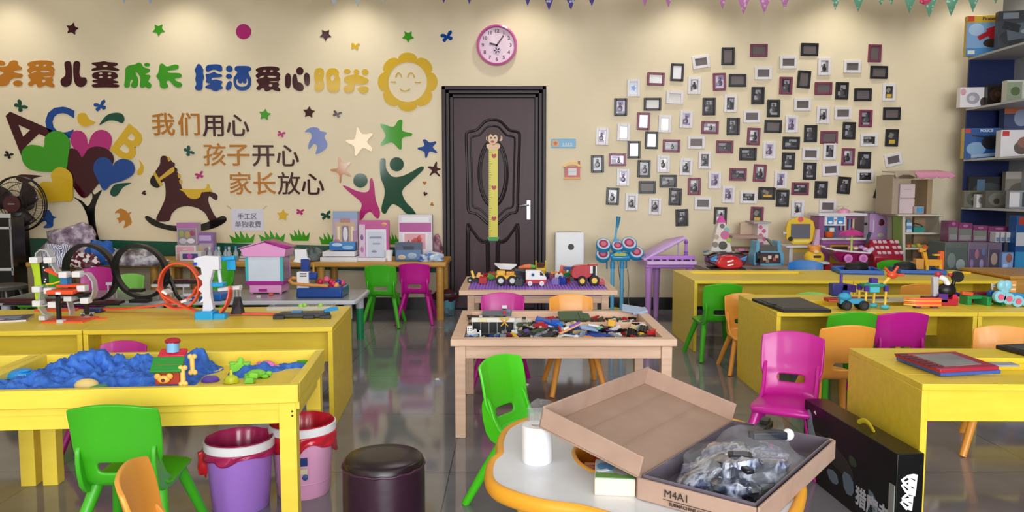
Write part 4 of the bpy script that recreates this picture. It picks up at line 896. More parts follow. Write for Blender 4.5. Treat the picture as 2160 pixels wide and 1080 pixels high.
# ---------------------------------------------------------------- blue ball shooting game
a = Loc(672, 629, .37); t = thing('ball_shooting_game', 'blue tabletop ball shooting game with white tower and orange rim', 'toy game', a.p)
BL = mat('#0d479c', .25, coat=.4)
q = MB(); w0 = (720 - 622) * a.k / 2; q.box((0, .14, .035), (w0 * 2, .26, .07), taper=.97); q.build('basin', BL, t, bevel=.012)
MB().box((0, .15, .072), (w0 * 1.75, .22, .004)).build('play_floor', mat('#0a357a', .3), t)
MB().box(a(637, 592, .05), (.085, .05, .12)).build('tower', mat('#e8e8ee', .3), t, bevel=.006); MB().box(a(637, 600, .02), (.09, .02, .012)).build('tower_step', mat('#dcdce4', .3), t)
for dz in (578, 583): MB().box(a(639, dz, .022), (.045, .006, .006)).build('slot', BLACK, t)
MB().box(a(642, 560, .05), (.058, .04, .085)).build('score_board', mat('#12388c', .3), t, bevel=.004)
hk = [(620, 527), (644, 527), (646, 543), (652, 549), (640, 552), (634, 548), (634, 556), (616, 553), (621, 545)]
q = MB(); q.M = Matrix(((1, 0, 0, 0), (0, 0, 1, 0), (0, 1, 0, 0), (0, 0, 0, 1))); q.prism(a.xz(hk), .04, .07); q.build('hook_top', mat('#e8e8ee', .3), t, bevel=.003)
MB().tube([a(650, 590, .06), a(612, 588, .06), a(609, 593, .03), a(618, 598, .0), a(660, 601, -.01), a(692, 603, .0)], .011, 8).build('shooting_rim', mat('#e0964a', .35), t)
MB().box(a(657, 583, .06), (.06, .05, .05)).build('launcher', mat('#173c94', .3), t, bevel=.008); MB().cyl(a(658, 575, .06), a(658, 558, .06), .008).build('lever', mat('#c58b3a', .4), t)
for i, (x, y, c_) in enumerate(((672, 596, '#c01c48'), (684, 592, '#e85a8a'), (692, 598, '#c01c3a'), (700, 601, '#d3205a'), (709, 598, '#1d3f9a'), (716, 600, '#d8436a'), (706, 604, '#e8a45a'), (694, 607, '#b81a40'))):
    tag(MB().ball((0, 0, 0), .022, 14).build('play_ball', mat(c_, .3), loc=a.p + Vector(a(x, y, .06 + .02 * (i % 3)))), None, None)
    o = COL.objects[-1]; tag(o, ['crimson', 'light pink', 'dark red', 'raspberry', 'blue', 'rose', 'orange', 'deep red'][i] + ' play ball heaped in the blue shooting game', 'ball', 'play balls')

# ---------------------------------------------------------------- tower of clear track on the yellow desk
a = Loc(120, 678, .49); t = thing('track_tower', 'toy race tower with clear spiral track, lime strip and orange platforms', 'toy race track', a.p)
glassy_track = glassy('clear_track_plastic', '#c4c9cc', .5); OR = mat('#f2552c', .35); LM = mat('#b5d82a', .3)
MB().box(a(140, 678, .04), (.2, .16, .014)).build('base_plate', OR, t, bevel=.004); MB().box(a(85, 663, .14), (.2, .05, .012)).build('base_arm', OR, t, bevel=.003)
for x, y, dy in ((123, 674, .0), (168, 668, .06)): MB().span(a(x - 3.5, y, dy), Vector(a(x + 3.5, 622, dy)) + Vector((0, .016, 0))).build('post', BLACK, t)
MB().box(a(133, 616, .03), (.13, .1, .02)).build('platform', OR, t, bevel=.004); MB().box(a(135, 606, .08), (.12, .06, .012)).build('upper_platform', OR, t); MB().box(a(140, 623, .05), (.17, .1, .01)).build('platform_deck', BLACK, t)
MB().box(a(132, 617, -.025), (.025, .004, .012)).build('label_plate', WHITE, t)
MB().tube([a(53, 559, .1), a(56, 590, .11), a(58, 630, .1), a(63, 659, .1)], (.004, .026), 4, flat=(1, 0, 0)).build('lime_strip', LM, t)
MB().tube([a(59, 559, .09), a(61, 600, .092), a(64, 630, .09), a(67, 659, .09)], (.02, .004), 4, flat=(0, 1, 0)).build('lime_strip', LM, t)
MB().span(a(63, 604, .1), a(79, 556, .11)).build('black_panel', mat('#17171a', .35), t)
for x, y in ((72, 568), (74, 574), (75, 594), (73, 599)): MB().cyl(a(x, y, .1), a(x, y, .097), .004, n=8).build('peg', WHITE, t)
for pts in ([(70, 553), (72, 536), (82, 528), (95, 530), (102, 545), (104, 560), (112, 575), (125, 582), (140, 580), (160, 578)], [(160, 578), (178, 580), (188, 595), (190, 615), (184, 632), (170, 640), (148, 642)], [(70, 612), (85, 606), (78, 616), (74, 632), (80, 648), (96, 645), (112, 642)], [(132, 625), (134, 640), (138, 660), (137, 668)], [(72, 652), (80, 665), (96, 672)]):
    MB().tube([a(x, y, .06) for x, y in pts], (.005, .03), 4, flat=(0, 1, 0)).build('clear_track', glassy_track, t, smooth=60)
    MB().tube([a(x, y, .04) for x, y in pts], .0035, 6).build('track_edge', glassy('clear_edge', '#d2d8da', .6), t)
for x, y in ((70, 550), (100, 550), (130, 581), (158, 580), (72, 612), (167, 610), (71, 642), (104, 645), (138, 631), (97, 615), (173, 636)): MB().box(a(x, y, .045), (.04, .045, .03)).build('connector', mat('#ebebf0', .35), t, bevel=.004)
MB().tube([a(80, 573, .1), a(95, 578, .09), a(110, 583, .08)], (.012, .02), 4, flat=(0, 1, 0)).build('orange_ramp', OR, t); MB().tube([a(82, 603, .08), a(97, 602, .08), a(112, 597, .08)], (.005, .014), 4, flat=(0, 1, 0)).build('yellow_ramp', mat('#f0c02c', .35), t)
MB().box(a(118, 592, .1), (.035, .04, .06)).build('blue_block', mat('#2f84c2', .3), t)
for i, (x, y) in enumerate(((100, 668), (137, 676))): MB().box(a(x, y, -.03), (.03, .03, .02)).build('gate', mat('#cfcfd4', .3), t)
# little car, scrap, magazine
def tiny_car(px, py, z, body, win, label, rz=0, s=1, group='small toy cars'):
    o = thing('toy_car', label, 'toy car', P(px, py, z), rz, group)
    MB().box((0, 0, .013 * s), (.062 * s, .03 * s, .012 * s)).build('body', body, o, bevel=.003 * s); MB().box((-.004 * s, 0, .023 * s), (.032 * s, .026 * s, .011 * s), taper=.75).build('cabin', win, o, bevel=.002 * s)
    for x in (-.02, .02):
        for y in (-.015, .015): MB().cyl((x * s, (y - .003) * s, .008 * s), (x * s, (y + .003) * s, .008 * s), .008 * s, n=12).build('wheel', BLACK, o)
    return o
tiny_car(185, 667, .49, mat('#c9cbd0', .25, metal=.5), mat('#233a66', .2), 'silver toy car on the orange track start', .3)
tag(MB().prism([(-.03, -.006), (0, -.012), (.03, -.004), (.02, .01), (-.012, .008)], 0, .006).build('plastic_scrap', OR, loc=P(215, 673, .49)), 'flat orange plastic scrap lying on the yellow desk', 'toy part')
o = thing('magazine', 'dark blue illustrated magazine at the end of the desk by the track tower', 'magazine', P(5, 675, .49), .35)
MB().box((0, 0, .004), (.24, .17, .008)).build('pages', mat('#d8d5d0', .6), o); q = MB(); cm = [mat('#232a4e', .3), mat('#7a86b4', .3), mat('#c9a0b0', .3)]
q.box((0, 0, .009), (.24, .17, .002)); q.box((.03, .02, .0105), (.1, .06, .001), mi=1); q.box((-.04, -.05, .0105), (.12, .03, .001), mi=2); q.ball((.06, -.04, .0105), (.03, .03, .001), 12, 1); q.build('cover', cm, o)

# ---------------------------------------------------------------- orange loop track and white dinosaur launcher
a = Loc(375, 665, .49); t = thing('orange_loop_track', 'orange loop toy track on the yellow desk', 'toy race track', a.p); OT = mat('#e8542f', .35)
MB().tube([a(375 + 44 * cos(radians(q)), 604 - 48 * sin(radians(q)), .03 + .00012 * q) for q in range(-128, 236, 12)], (.006, .03), 4, flat=(0, 1, 0)).build('loop', OT, t, smooth=60)
MB().tube([a(182, 659, .12), a(240, 657, .1), a(310, 650, .08), a(372, 640, .07), a(398, 626, .065), a(410, 606, .06)], (.006, .03), 4, flat=(0, 1, 0)).build('approach_strip', OT, t)
MB().tube([a(332, 608, .02), a(348, 626, .02), a(385, 644, .0), (a(440, 664, -.02))], (.006, .03), 4, flat=(0, 1, 0)).build('exit_strip', OT, t)
MB().tube([a(465, 661, -.0), a(520, 661, -.0), a(583, 662, -.0)], (.004, .03), 4, flat=(0, 1, 0)).build('straight_strip', OT, t)
for x, y in ((349, 617), (389, 635)): MB().box(a(x, y, .03), (.03, .07, .012), (0, .6 if x < 360 else -.3, 0)).build('joiner', WHITE, t)
MB().box(a(178, 660, .1), (.09, .06, .02)).build('start_ramp', mat('#23386e', .3), t, bevel=.004)
a = Loc(445, 672, .49); t = thing('dinosaur_launcher', 'white dinosaur spine shaped launcher with blue clamps on the yellow desk', 'toy launcher', a.p)
sp = [(1095, 150), (1160, 128), (1230, 115), (1410, 125), (1415, 295), (1335, 290), (1325, 330), (1290, 450), (1290, 600), (1320, 790), (1270, 840), (1180, 840), (1195, 700), (1140, 722), (1190, 650), (1185, 590), (1138, 545), (1195, 480), (1190, 430), (1132, 378), (1190, 350), (1180, 270), (1095, 235)]
sp = [(230 + x / 6, 520 + y / 6) for x, y in sp]; XZ = Matrix(((1, 0, 0, 0), (0, 0, 1, 0), (0, 1, 0, 0), (0, 0, 0, 1)))
q = MB(); q.M = XZ; q.prism(a.xz(sp), 0, .035); q.build('spine_body', mat('#e4e4f0', .35), t, bevel=.003)
BC = mat('#1fa4e4', .3)
MB().box(a(435, 666, .01), (.09, .09, .05)).build('clamp_base', BC, t, bevel=.006); MB().box(a(458, 667, .01), (.09, .06, .03)).build('clamp_arm', BC, t, bevel=.005); MB().box(a(453, 602, .05), (.075, .06, .02)).build('blue_collar', BC, t, bevel=.004)
MB().box(a(417, 556, .0), (.015, .03, .015)).build('blue_peg', mat('#2248b8', .3), t)
MB().cyl(a(457, 570, .05), a(460, 604, .05), .009).build('strut', mat('#dfe6f4', .3), t); MB().span(a(468, 573, .09), Vector(a(486, 545, .1))).build('blue_panel', BC, t)
MB().tube([a(483, 606, .04), a(482, 625, .03), a(476, 645, .02), a(465, 660, .02)], (.005, .038), 4, flat=(0, 1, 0)).build('curved_track', OT, t)
MB().box(a(487, 645, .09), (.06, .05, .09)).build('black_support', BLACK, t, taper=.6) if False else MB().box(a(487, 650, .1), (.055, .05, .085), taper=.5).build('black_support', BLACK, t)
for x, y, r_ in ((475, 612, .16), (466, 548, .15)): MB().box(a(x, y, .08), (.11, .05, .018), (0, -.1, 0)).build('white_arm' if y > 600 else 'blue_arm', mat('#e2e2ea', .3) if y > 600 else BC, t, bevel=.003)
o = thing('track_launcher', 'flat dark grey car launcher at the end of the orange track', 'toy launcher', P(640, 672, .49), radians(4)); k = mpp(o.location)
MB().prism([(-62 * k, 0), (-50 * k, .09), (48 * k, .1), (55 * k, .02), (45 * k, -.005)], .006, .024).build('body', mat('#34353b', .4), o, bevel=.004)
for x in (-50, 12, 46): MB().box((x * k, -.004, .009), (.055, .03, .018)).build('foot', mat('#222327', .4), o, bevel=.003)
MB().box((-18 * k, .06, .027), (.05, .035, .006)).build('trigger_plate', mat('#3a8cc4', .3), o)
MB().tube([(40 * k, .05, .026), (52 * k, .07, .034), (66 * k, .09, .036)], (.006, .014), 4, flat=(0, 0, 1)).build('blue_lever', mat('#3a9ad2', .3), o)
o = thing('clear_tray', 'clear flat plastic tray behind the grey launcher', 'tray', P(633, 654, .49), radians(4)); k = mpp(o.location)
q = MB(); q.box((0, .05, .004), (130 * k, .16, .006)); q.box((0, -.03, .012), (130 * k, .004, .02)); q.box((65 * k, .05, .012), (.004, .16, .02)); q.box((-65 * k, .05, .012), (.004, .16, .02)); q.build('tray', CLEAR, o)
for i, (x, y) in enumerate(((-2, .03), (3, .06), (38, .05))): tag(MB().ball((0, 0, .01), .014, 10).build('green_bead', mat('#9ad04a', .3), loc=o.location + Vector((x * k, y, .006))), ['first', 'second', 'third'][i] + ' small lime bead in the clear tray counted from the launcher tip', 'bead', 'lime beads')

# ---------------------------------------------------------------- goods on the ochre craft tables
Z = .51
castle = [(0, .0, 1, .28, '#d9b79a'), (.02, .25, .98, .98, '#b6a4c8'), (.0, .8, 1, 1, '#8fa6cc'), (.1, .18, .9, .72, '#cbb08c'), (.3, .7, .7, .82, '#b5837a'), (.36, .2, .64, .62, '#8d7a8f'), (.4, .2, .6, .6, '#e4e1e6', 1), (.18, .22, .28, .6, '#efe0c0'), (.74, .22, .84, .6, '#efe0c0'), (.02, .05, .3, .28, '#c46a86', 1), (.8, .1, .98, .5, '#b08aa8')]
WB = mat('#e9e6ec', .4)
pkg('white_carton', 'lower white flat carton under the castle boxes', 'box', 674, 752, 543, 553, Z, .36, WB, (), 0, 'flat white cartons', p=(P(713, 553, Z).x, CY + .02, Z))
pkg('white_carton', 'upper white flat carton right under the castle boxes', 'box', 678, 746, 531, 542, Z, .34, WB, (), 0, 'flat white cartons', p=(P(712, 553, Z).x, CY + .04, Z + .046))
zz = Z + .095
pkg('toy_box', 'blue toy box lying below the castle playset', 'toy box', 690, 744, 511, 531, zz, .1, mat('#3a86c8', .3), [(0, 0, 1, .45, '#2d6db8'), (.1, .5, .5, .9, '#bcd8ee', 1), (.5, .1, .95, .6, '#8ab4dc', 1)], 0, 'toy packaging on the craft tables', p=(P(717, 553, Z).x, CY + .1, zz))
pkg('toy_box', 'tall castle playset box with a little white figure in its archway', 'toy box', 693, 745, 446, 531, zz, .1, mat('#b7a3c4', .35), castle, 0, 'toy packaging on the craft tables', p=(P(718, 553, Z).x, CY + .22, zz))
pkg('toy_box', 'pink drawing board box beside the castle playset', 'toy box', 752, 815, 465, 537, Z, .05, mat('#c24a92', .35), [(.0, .0, .2, .9, '#ddc3da'), (.22, .04, .9, .78, '#e3e4f2'), (.28, .1, .84, .72, '#cfd4e6'), (.35, .55, .75, .6, '#8c90aa'), (.45, .4, .7, .44, '#9ea2ba'), (.4, .2, .6, .26, '#8c90aa', 1), (.05, .5, .15, .66, '#7c4f8e', 1), (.05, .2, .15, .36, '#b86aa0', 1), (.75, .86, .92, .95, '#d39a5a', 1)], .04, 'toy packaging on the craft tables', p=(P(783, 553, Z).x, CY + .16, Z))
pkg('toy_box', 'white and pink craft box with a red picture, next to the door', 'toy box', 835, 906, 453, 535, Z, .09, mat('#ded8e2', .35), [(.03, .62, .97, .82, '#b54f9c'), (.1, .84, .9, .95, '#efeef2'), (.12, .2, .86, .62, '#ece4ea'), (.18, .24, .8, .58, '#e4a3b0'), (.36, .24, .7, .5, '#c03a34', 1), (.26, .3, .34, .44, '#4a2438', 1), (.55, .4, .7, .55, '#c83f3a', 1)], 0, 'toy packaging on the craft tables', p=(P(870, 553, Z).x, CY + .22, Z))
pkg('toy_box', 'dark blue landscape puzzle box in front of the red picture box', 'toy box', 839, 896, 511, 548, Z, .04, mat('#39506e', .3), [(0, .55, 1, 1, '#4e5c74'), (.05, .1, .95, .6, '#5d7fae'), (.1, .1, .4, .35, '#c8b490', 1), (.45, .15, .8, .45, '#9ab0c4', 1), (.3, .6, .7, .8, '#2c3648')], 0, 'toy packaging on the craft tables', p=(P(867, 548, Z).x, CY + .07, Z))
bag('gift_bag', 'dark patterned gift bag standing against the door frame', 'bag', 920, 543, Z, 30, 48, .1, ramp_mat('dark_rose_print', [(.35, '#3c3440'), (.5, '#8c4a64'), (.65, '#c9a8b4')], 16, .35), 5, .1)
bag('plastic_bag', 'blue and white printed plastic bag in front of the gift bag', 'bag', 910, 551, Z, 52, 18, .14, ramp_mat('blue_white_print', [(.4, '#2f6ec4'), (.52, '#dfe6f2'), (.7, '#7ab0e2')], 12, .25), 8, .2)
o = thing('tablet_pad', 'grey writing pad with a white edge lying beside the pink drawing board box', 'pad', Vector((P(782, 550, Z).x, CY + .06, Z)), -.12); MB().box((0, .07, .016), (.29, .16, .032)).build('body', WB, o, bevel=.006); MB().box((0, .07, .0325), (.24, .12, .002)).build('screen', mat('#8a8790', .3), o)
a = Loc(819, 551, Z); MB_ = MB().lathe([(0, .001), (.026, 0), (.037, .092), (.035, .092), (.025, .006), (0, .006)], n=24); tag(MB_.build('paper_cup', mat('#f2f2f2', .4), loc=a.p + Vector((0, .04, 0))), 'white paper cup on the craft table between two toy boxes', 'cup')
for i, (x, c_) in enumerate(((738, '#8a4a4a'), (728, '#c9a07a'), (757, '#a4506a'))): tag(MB().box((0, 0, .011), (.03, .022, .022), (0, 0, i)).build('craft_bead_box', mat(c_, .4), loc=P(x, 551, Z) + Vector((0, .03, 0)), bevel=.003), ['brown', 'tan', 'rose'][i] + ' little bead box at the craft table edge by the cup', 'box', 'bead boxes')
pkg('toy_box', 'clear pink dollhouse box with a carry handle, on the drawer box', 'toy box', 336, 378, 470, 515, Z + .13, .1, mat('#bfa6bc', .3), [(0, .75, 1, 1, '#b672b4'), (.05, .05, .95, .72, '#8f8690'), (.1, .35, .35, .65, '#9aa860', 1), (.4, .3, .66, .62, '#b8a060', 1), (.66, .4, .92, .66, '#a8406a', 1), (.1, .05, .5, .3, '#c9c3d4', 1), (.5, .06, .9, .3, '#e4dfe8', 1)], 0, 'toy packaging on the craft tables', p=(P(357, 557, Z).x, CY + .2, Z + .135))
q = thing('drawer_box', 'white mini drawer box with two pink fronts on the craft table', 'drawer box', (P(355, 557, Z).x, CY + .18, Z)); MB().box((0, .07, .066), (.18, .14, .132)).build('case', mat('#dcd8d8', .35), q, bevel=.004)
for zc in (.036, .096): dr = MB().box((0, -.004, zc), (.15, .01, .048)).build('drawer', mat('#e3a3b8', .35), q, bevel=.003); MB().box((0, -.011, zc), (.04, .006, .006)).build('pull', WHITE, dr)
pkg('toy_box', 'small purple blister box beside the drawer box', 'toy box', 389, 431, 491, 532, Z, .08, mat('#a77fb4', .3), [(0, .62, 1, 1, '#8f62a6'), (.08, .05, .92, .6, '#b9a9ac'), (.1, .2, .4, .5, '#c8a858', 1), (.5, .1, .85, .45, '#9a7a8a', 1), (.1, .7, .9, .9, '#c9aee0')], 0, 'toy packaging on the craft tables', p=(P(410, 552, Z).x, CY + .25, Z))
o = pkg('craft_kit_tray', 'white craft kit tray with a purple gem window', 'craft kit', 375, 421, 531, 547, Z, .12, mat('#dad6d8', .35), [(.15, .25, .85, .8, '#5a4a8c'), (.35, .25, .6, .8, '#d05ac0', 1)], 0, None, p=(P(398, 552, Z).x, CY + .08, Z))
for i, x in enumerate((428, 438, 448, 459, 470, 481)):
    o = thing('craft_bottle', ['first', 'second', 'third', 'fourth', 'fifth', 'sixth'][i] + ' small clear bottle behind the white launcher, counted from the drawers', 'bottle', (P(x, 552, Z).x, CY + .2 + .04 * (i % 2), Z), 0, 'row of craft bottles')
    MB().lathe([(0, 0), (.02, 0), (.022, .06), (.01, .085), (.009, .1)], n=14).build('bottle_body', glassy('bottle_plastic', '#c9d2da', .55), o); MB().cyl((0, 0, .095), (0, 0, .118), .011).build('cap', mat(['#d0d6dc', '#2f8fc8', '#d0d6dc', '#2a6aa4', '#c8ccd2', '#2f9ac8'][i], .3), o)
for i, x in enumerate((440, 474)):
    tag(crumple((0, 0, 0), (.07, .05, .03), 20 + i, .25).build('craft_dish', mat('#2b9ad0', .3), loc=(P(x, 552, Z).x, CY + .1, Z)), ['teal blue plastic dish in front of the craft bottles', 'sky blue plastic dish at the end of the craft bottles'][i], 'dish')
for i in range(3):
    o = thing('book', ['bottom', 'middle', 'top'][i] + ' grey book of the stack beside the pink house machine', 'book', (P(505, 556, Z).x + .01 * i, CY + .1, Z + .024 * i), .03 * (i - 1), 'stacked grey books')
    MB().box((0, .08, .0115), (.17, .16, .017)).build('pages', mat('#cfccc8', .6), o); q = MB(); q.box((0, .08, .0015), (.176, .166, .003)); q.box((0, .08, .0215), (.176, .166, .003)); q.build('covers', mat(['#6d6a72', '#85828c', '#777280'][i], .4), o)
for i, (x0, x1, h, sd) in enumerate(((645, 672, 30, 3), (600, 640, 24, 9))):
    bag('film_wrap', ['crinkled clear wrapping left of the flat white cartons', 'crinkled clear wrapping behind the pink house machine'][i], 'wrapping', (x0 + x1) / 2, 550, Z, x1 - x0 + 14, h, .2, CLEARER if i else ramp_mat('dark_green_film', [(.4, '#2a3a38'), (.6, '#7c8a8c')], 9, .2), sd, .2)
# bags at the far left of the craft tables
plum = ramp_mat('plum_print_bag', [(.35, '#4c4048'), (.5, '#9a86a0'), (.62, '#cfc6d4'), (.75, '#7a3a68')], 11, .25)
checker = ramp_mat('maroon_check_print', [(.0, '#e6dfe2'), (.5, '#5a1024')], 26, .4, 'noise', 1, const=True)
zig = ramp_mat('ink_line_print', [(.45, '#eceaf2'), (.56, '#5a5f94')], 24, .4, 'wave', 3)
bag('bag_stack', 'bundle of plum printed plastic bags heaped against the wall', 'bags', 155, 545, Z + .0, 118, 68, .2, plum, 11, .2)
bag('blue_cloth', 'crumpled blue cloth bag beside the tree trunk sticker', 'bag', 218, 558, Z, 62, 52, .22, mat('#1f5fb8', .6), 12, .22)
o = bag('white_print_bag', 'white bag with fine blue line print on the craft table', 'bag', 125, 562, Z, 74, 50, .12, zig, 13, .12)
bag('checked_bag', 'maroon and white checked bag in front of the blue cloth bag', 'bag', 178, 564, Z, 60, 33, .1, checker, 14, .15)
bag('clear_wrap_pile', 'pile of clear wrapped trays behind the second black loop', 'wrapping', 290, 560, Z, 130, 36, .22, ramp_mat('grey_film_pile', [(.35, '#4a454c'), (.5, '#8f8894'), (.62, '#d5d2da'), (.75, '#7a5a84')], 10, .15), 15, .18)
tag(MB().box((0, 0, 0), (.3, .05, .02), (0, -.16, 0)).build('white_tube', WHITE, loc=(P(268, 540, Z).x, CY + .12, Z + .075), bevel=.006), 'white tube resting on the clear wrapped pile', 'tube')
bag('grey_pouch', 'grey pouch at the end of the craft table beside the fan', 'bag', 92, 560, Z, 40, 30, .16, mat('#6d655f', .6), 16, .18)
for i, (x, c_) in enumerate(((100, '#8a1844'), (225, '#7a1a60'))): pkg('flat_packet', ['maroon flat packet at the craft table edge under the white bag', 'purple flat packet at the craft table edge under the blue cloth'][i], 'packet', x - 35, x + 35, 550, 562, Z, .1, mat(c_, .3), p=(P(x, 560, Z).x, CY + .015, Z))
# ================================================================ blue play sand and moulds
from mathutils import noise as NZ
def sand_field(origin_u, f, name='play_sand', label=None):
    nu, nv = 210, 118; vs = []; keep = {}; q = MB(); hs_ = []
    for j in range(nv):
        for i in range(nu):
            u = .036 + (1.034 - .036) * i / (nu - 1); v = .034 + (.546 - .034) * j / (nv - 1)
            n1 = NZ.fractal(Vector((u * 9, v * 9, 2)), .9, 2, 4); n2 = NZ.noise(Vector((u * 34, v * 34, 5))); n3 = NZ.cell(Vector((u * 60, v * 60, 1)))
            h = f(u, v) ; h = h * (1 + .55 * n1 + .34 * n2 + .12 * n3) + (.012 * n1 if h > .006 else 0) - .003
            p = SP(u + origin_u, v, .4455 + max(-.0006, min(h, .1))); q.v.append(p); hs_.append(h)
    for j in range(nv - 1):
        for i in range(nu - 1):
            a = j * nu + i; ids = (a, a + nu, a + nu + 1, a + 1)
            if max(hs_[k] for k in ids) > 0: q.f.append(list(ids)); q.m.append(0)
    o = q.build(name, SAND, smooth=180)
    return tag(o, label, 'play sand', None, 'stuff')
def gs(u, v, cu, cv, su, sv, a): return a * math.exp(-((u - cu) / su) ** 2 - ((v - cv) / sv) ** 2)
def f1(u, v):
    h = 0
    for c in ((.62, .4, .1, .12, .05), (.78, .43, .1, .1, .06), (.9, .38, .12, .13, .055), (.52, .44, .06, .07, .04), (.44, .48, .045, .05, .06), (.74, .2, .15, .12, .034), (.95, .2, .14, .14, .036), (.56, .22, .1, .1, .03), (.47, .3, .05, .1, .022),
              (.26, .42, .06, .07, .02), (.2, .46, .05, .03, .024), (.06, .5, .03, .02, .012), (.13, .5, .06, .02, .014), (.2, .36, .04, .03, .01), (.31, .5, .03, .02, .012)): h += gs(u, v, *c)
    return h if h > .0055 else 0
sand_field(0, f1, label='blue play sand heaped in the yellow sand table')
sand_field(1.075, lambda u, v: (lambda h: h if h > .006 else 0)(gs(u, v, .2, .35, .15, .15, .03) + gs(u, v, .5, .3, .3, .2, .05)), label='blue play sand in the second sand table at the frame edge')
ST = .4465
def on_sand(px, py, z=ST): return P(px, py, z)
o = thing('sand_mould', 'sky blue ridged sand mould lying on the sand heap', 'sand toy', on_sand(45, 793, .475)); MB().lathe([(0, .02), (.03, .022), (.045, .014), (.05, 0), (0, 0)], n=9).build('body', mat('#2a94e0', .3), o, smooth=20); MB().ball((.02, -.01, .022), (.02, .02, .006)).build('knob', mat('#2a94e0', .3), o)
o = thing('toy_house', 'red toy house with green roof and yellow bone shaped posts in the sand', 'sand toy', P(348, 817, .497) + Vector((0, .03, 0)), .1)
k = mpp(o.location)
MB().box((-.006, .03, .034), (.078, .055, .068)).build('walls', mat('#a8321f', .4), o, bevel=.003)
q = MB(); q.M = Matrix(((1, 0, 0, -.006), (0, 0, 1, 0), (0, 1, 0, 0), (0, 0, 0, 1)))
for i in range(6): MB_ = q.box((0, 0, 0), (.0001, .0001, .0001)) if False else None
rf = MB()
for i in range(5): rf.box((-.006, -.008 + i * .0085, .05 + i * .0075), (.098, .014, .01), (.72, 0, 0))
rf.build('green_roof', mat('#2a8a34', .4), o, bevel=.002)
rr = MB()
for i in range(4): rr.box((.0, .034 + i * .009, .088 + i * .004), (.085, .012, .012), (.4, 0, 0))
rr.build('red_roof', mat('#c81e3c', .4), o, bevel=.003)
for x, z_, y in ((.045, .03, -.002), (.066, .06, .03)):
    b_ = MB().cyl((x, y, z_ - .026), (x, y, z_ + .024), .008)
    for dx_, dz_ in ((-.006, .026), (.007, .026), (-.006, -.027), (.007, -.027)): b_.ball((x + dx_, y, z_ + dz_), .009, 10)
    b_.build('post', mat('#ecc56a', .4), o)
q = MB()
for x in (-.034, .004): q.ball((x, -.004, .03), (.011, .006, .011), 10)
q.ball((-.015, -.004, .02), (.02, .006, .014), 12); q.build('front_emblem', mat('#e8b04a', .4), o); MB().cyl((-.015, -.012, .018), (-.015, -.008, .018), .006).build('emblem_dot', mat('#6a2a1c', .4), o)
MB().cyl((-.0, .05, .1), (-.0, .05, .135), .02, .02, 16).build('chimney', mat('#7fb6e0', .4), o); MB().ball((-.0, .05, .135), (.026, .022, .012)).build('chimney_cap', mat('#a81c30', .4), o)
def mould(px, py, color, label, build, z=ST, rz=0, name='sand_mould'):
    o = thing(name, label, 'sand toy', on_sand(px, py, z), rz, 'sand moulds'); build(o, mat(color, .35)); return o
def m_dome(o, m): MB().lathe([(.028, 0), (.03, .006), (.024, .014), (.0, .017)], n=20).build('body', m, o); MB().cyl((0, 0, 0), (0, 0, .004), .032, n=24).build('rim', m, o)
def m_fun(o, m): MB().lathe([(.026, 0), (.027, .006), (.02, .02), (.006, .026), (.004, .045), (0, .045)], n=20).build('cone', m, o); MB().cyl((0, 0, 0), (0, 0, .004), .028, n=20).build('rim', m, o)
def m_castle(o, m):
    MB().box((0, 0, .02), (.05, .035, .04), taper=.85).build('keep', m, o, bevel=.003)
    for x in (-.026, .026): MB().lathe([(.012, 0), (.012, .034), (.015, .036), (.015, .042), (0, .044)], (x, -.008, 0), 12).build('turret', m, o)
    MB().lathe([(.012, .04), (.012, .05), (.006, .056), (0, .06)], n=12).build('dome', m, o)
def m_turtle(o, m):
    MB().ball((0, 0, .014), (.034, .026, .016), 12).build('shell', m, o)
    for x, y in ((-.03, -.02), (.03, -.02), (.03, .02), (-.03, .02)): MB().ball((x, y, .007), (.014, .011, .008), 8).build('flipper', m, o)
    MB().ball((.044, 0, .012), (.012, .01, .01), 8).build('head', m, o)
def m_blk(o, m):
    MB().box((0, 0, .01), (.034, .028, .02), taper=.8).build('body', m, o, bevel=.003); MB().box((.012, .012, .026), (.03, .02, .018), (0, .2, 0)).build('upper_block', m, o, bevel=.003)
mould(444, 803, '#6a49b8', 'round purple sand mould in the emptier half of the sand table', m_dome); mould(488, 806, '#d5df26', 'yellow green funnel in front of the lime castle mould', m_fun, name='toy_funnel')
mould(508, 786, '#8ae04a', 'lime castle shaped sand mould', m_castle); mould(541, 796, '#7fd93c', 'lime turtle shaped sand mould beside the castle mould', m_turtle, rz=.3); mould(527, 808, '#86dc46', 'lime block shaped mould in front of the turtle mould', m_blk)
mould(564, 777, '#e878c8', 'pink fish shaped mould behind the turtle mould', m_turtle, rz=2.6); mould(641, 766, '#3aa41e', 'green mould in the far corner of the sand table', m_dome)
mould(176, 823, '#e8cf86', 'cream sand scoop half buried at the front of the sand', lambda o, m: MB().ball((0, .02, .012), (.04, .03, .022), 14).build('scoop_bowl', m, o), z=.47, name='sand_scoop')
mould(208, 822, '#3f9a5a', 'small green mould buried in the sand beside the cream scoop', m_dome, z=.468)

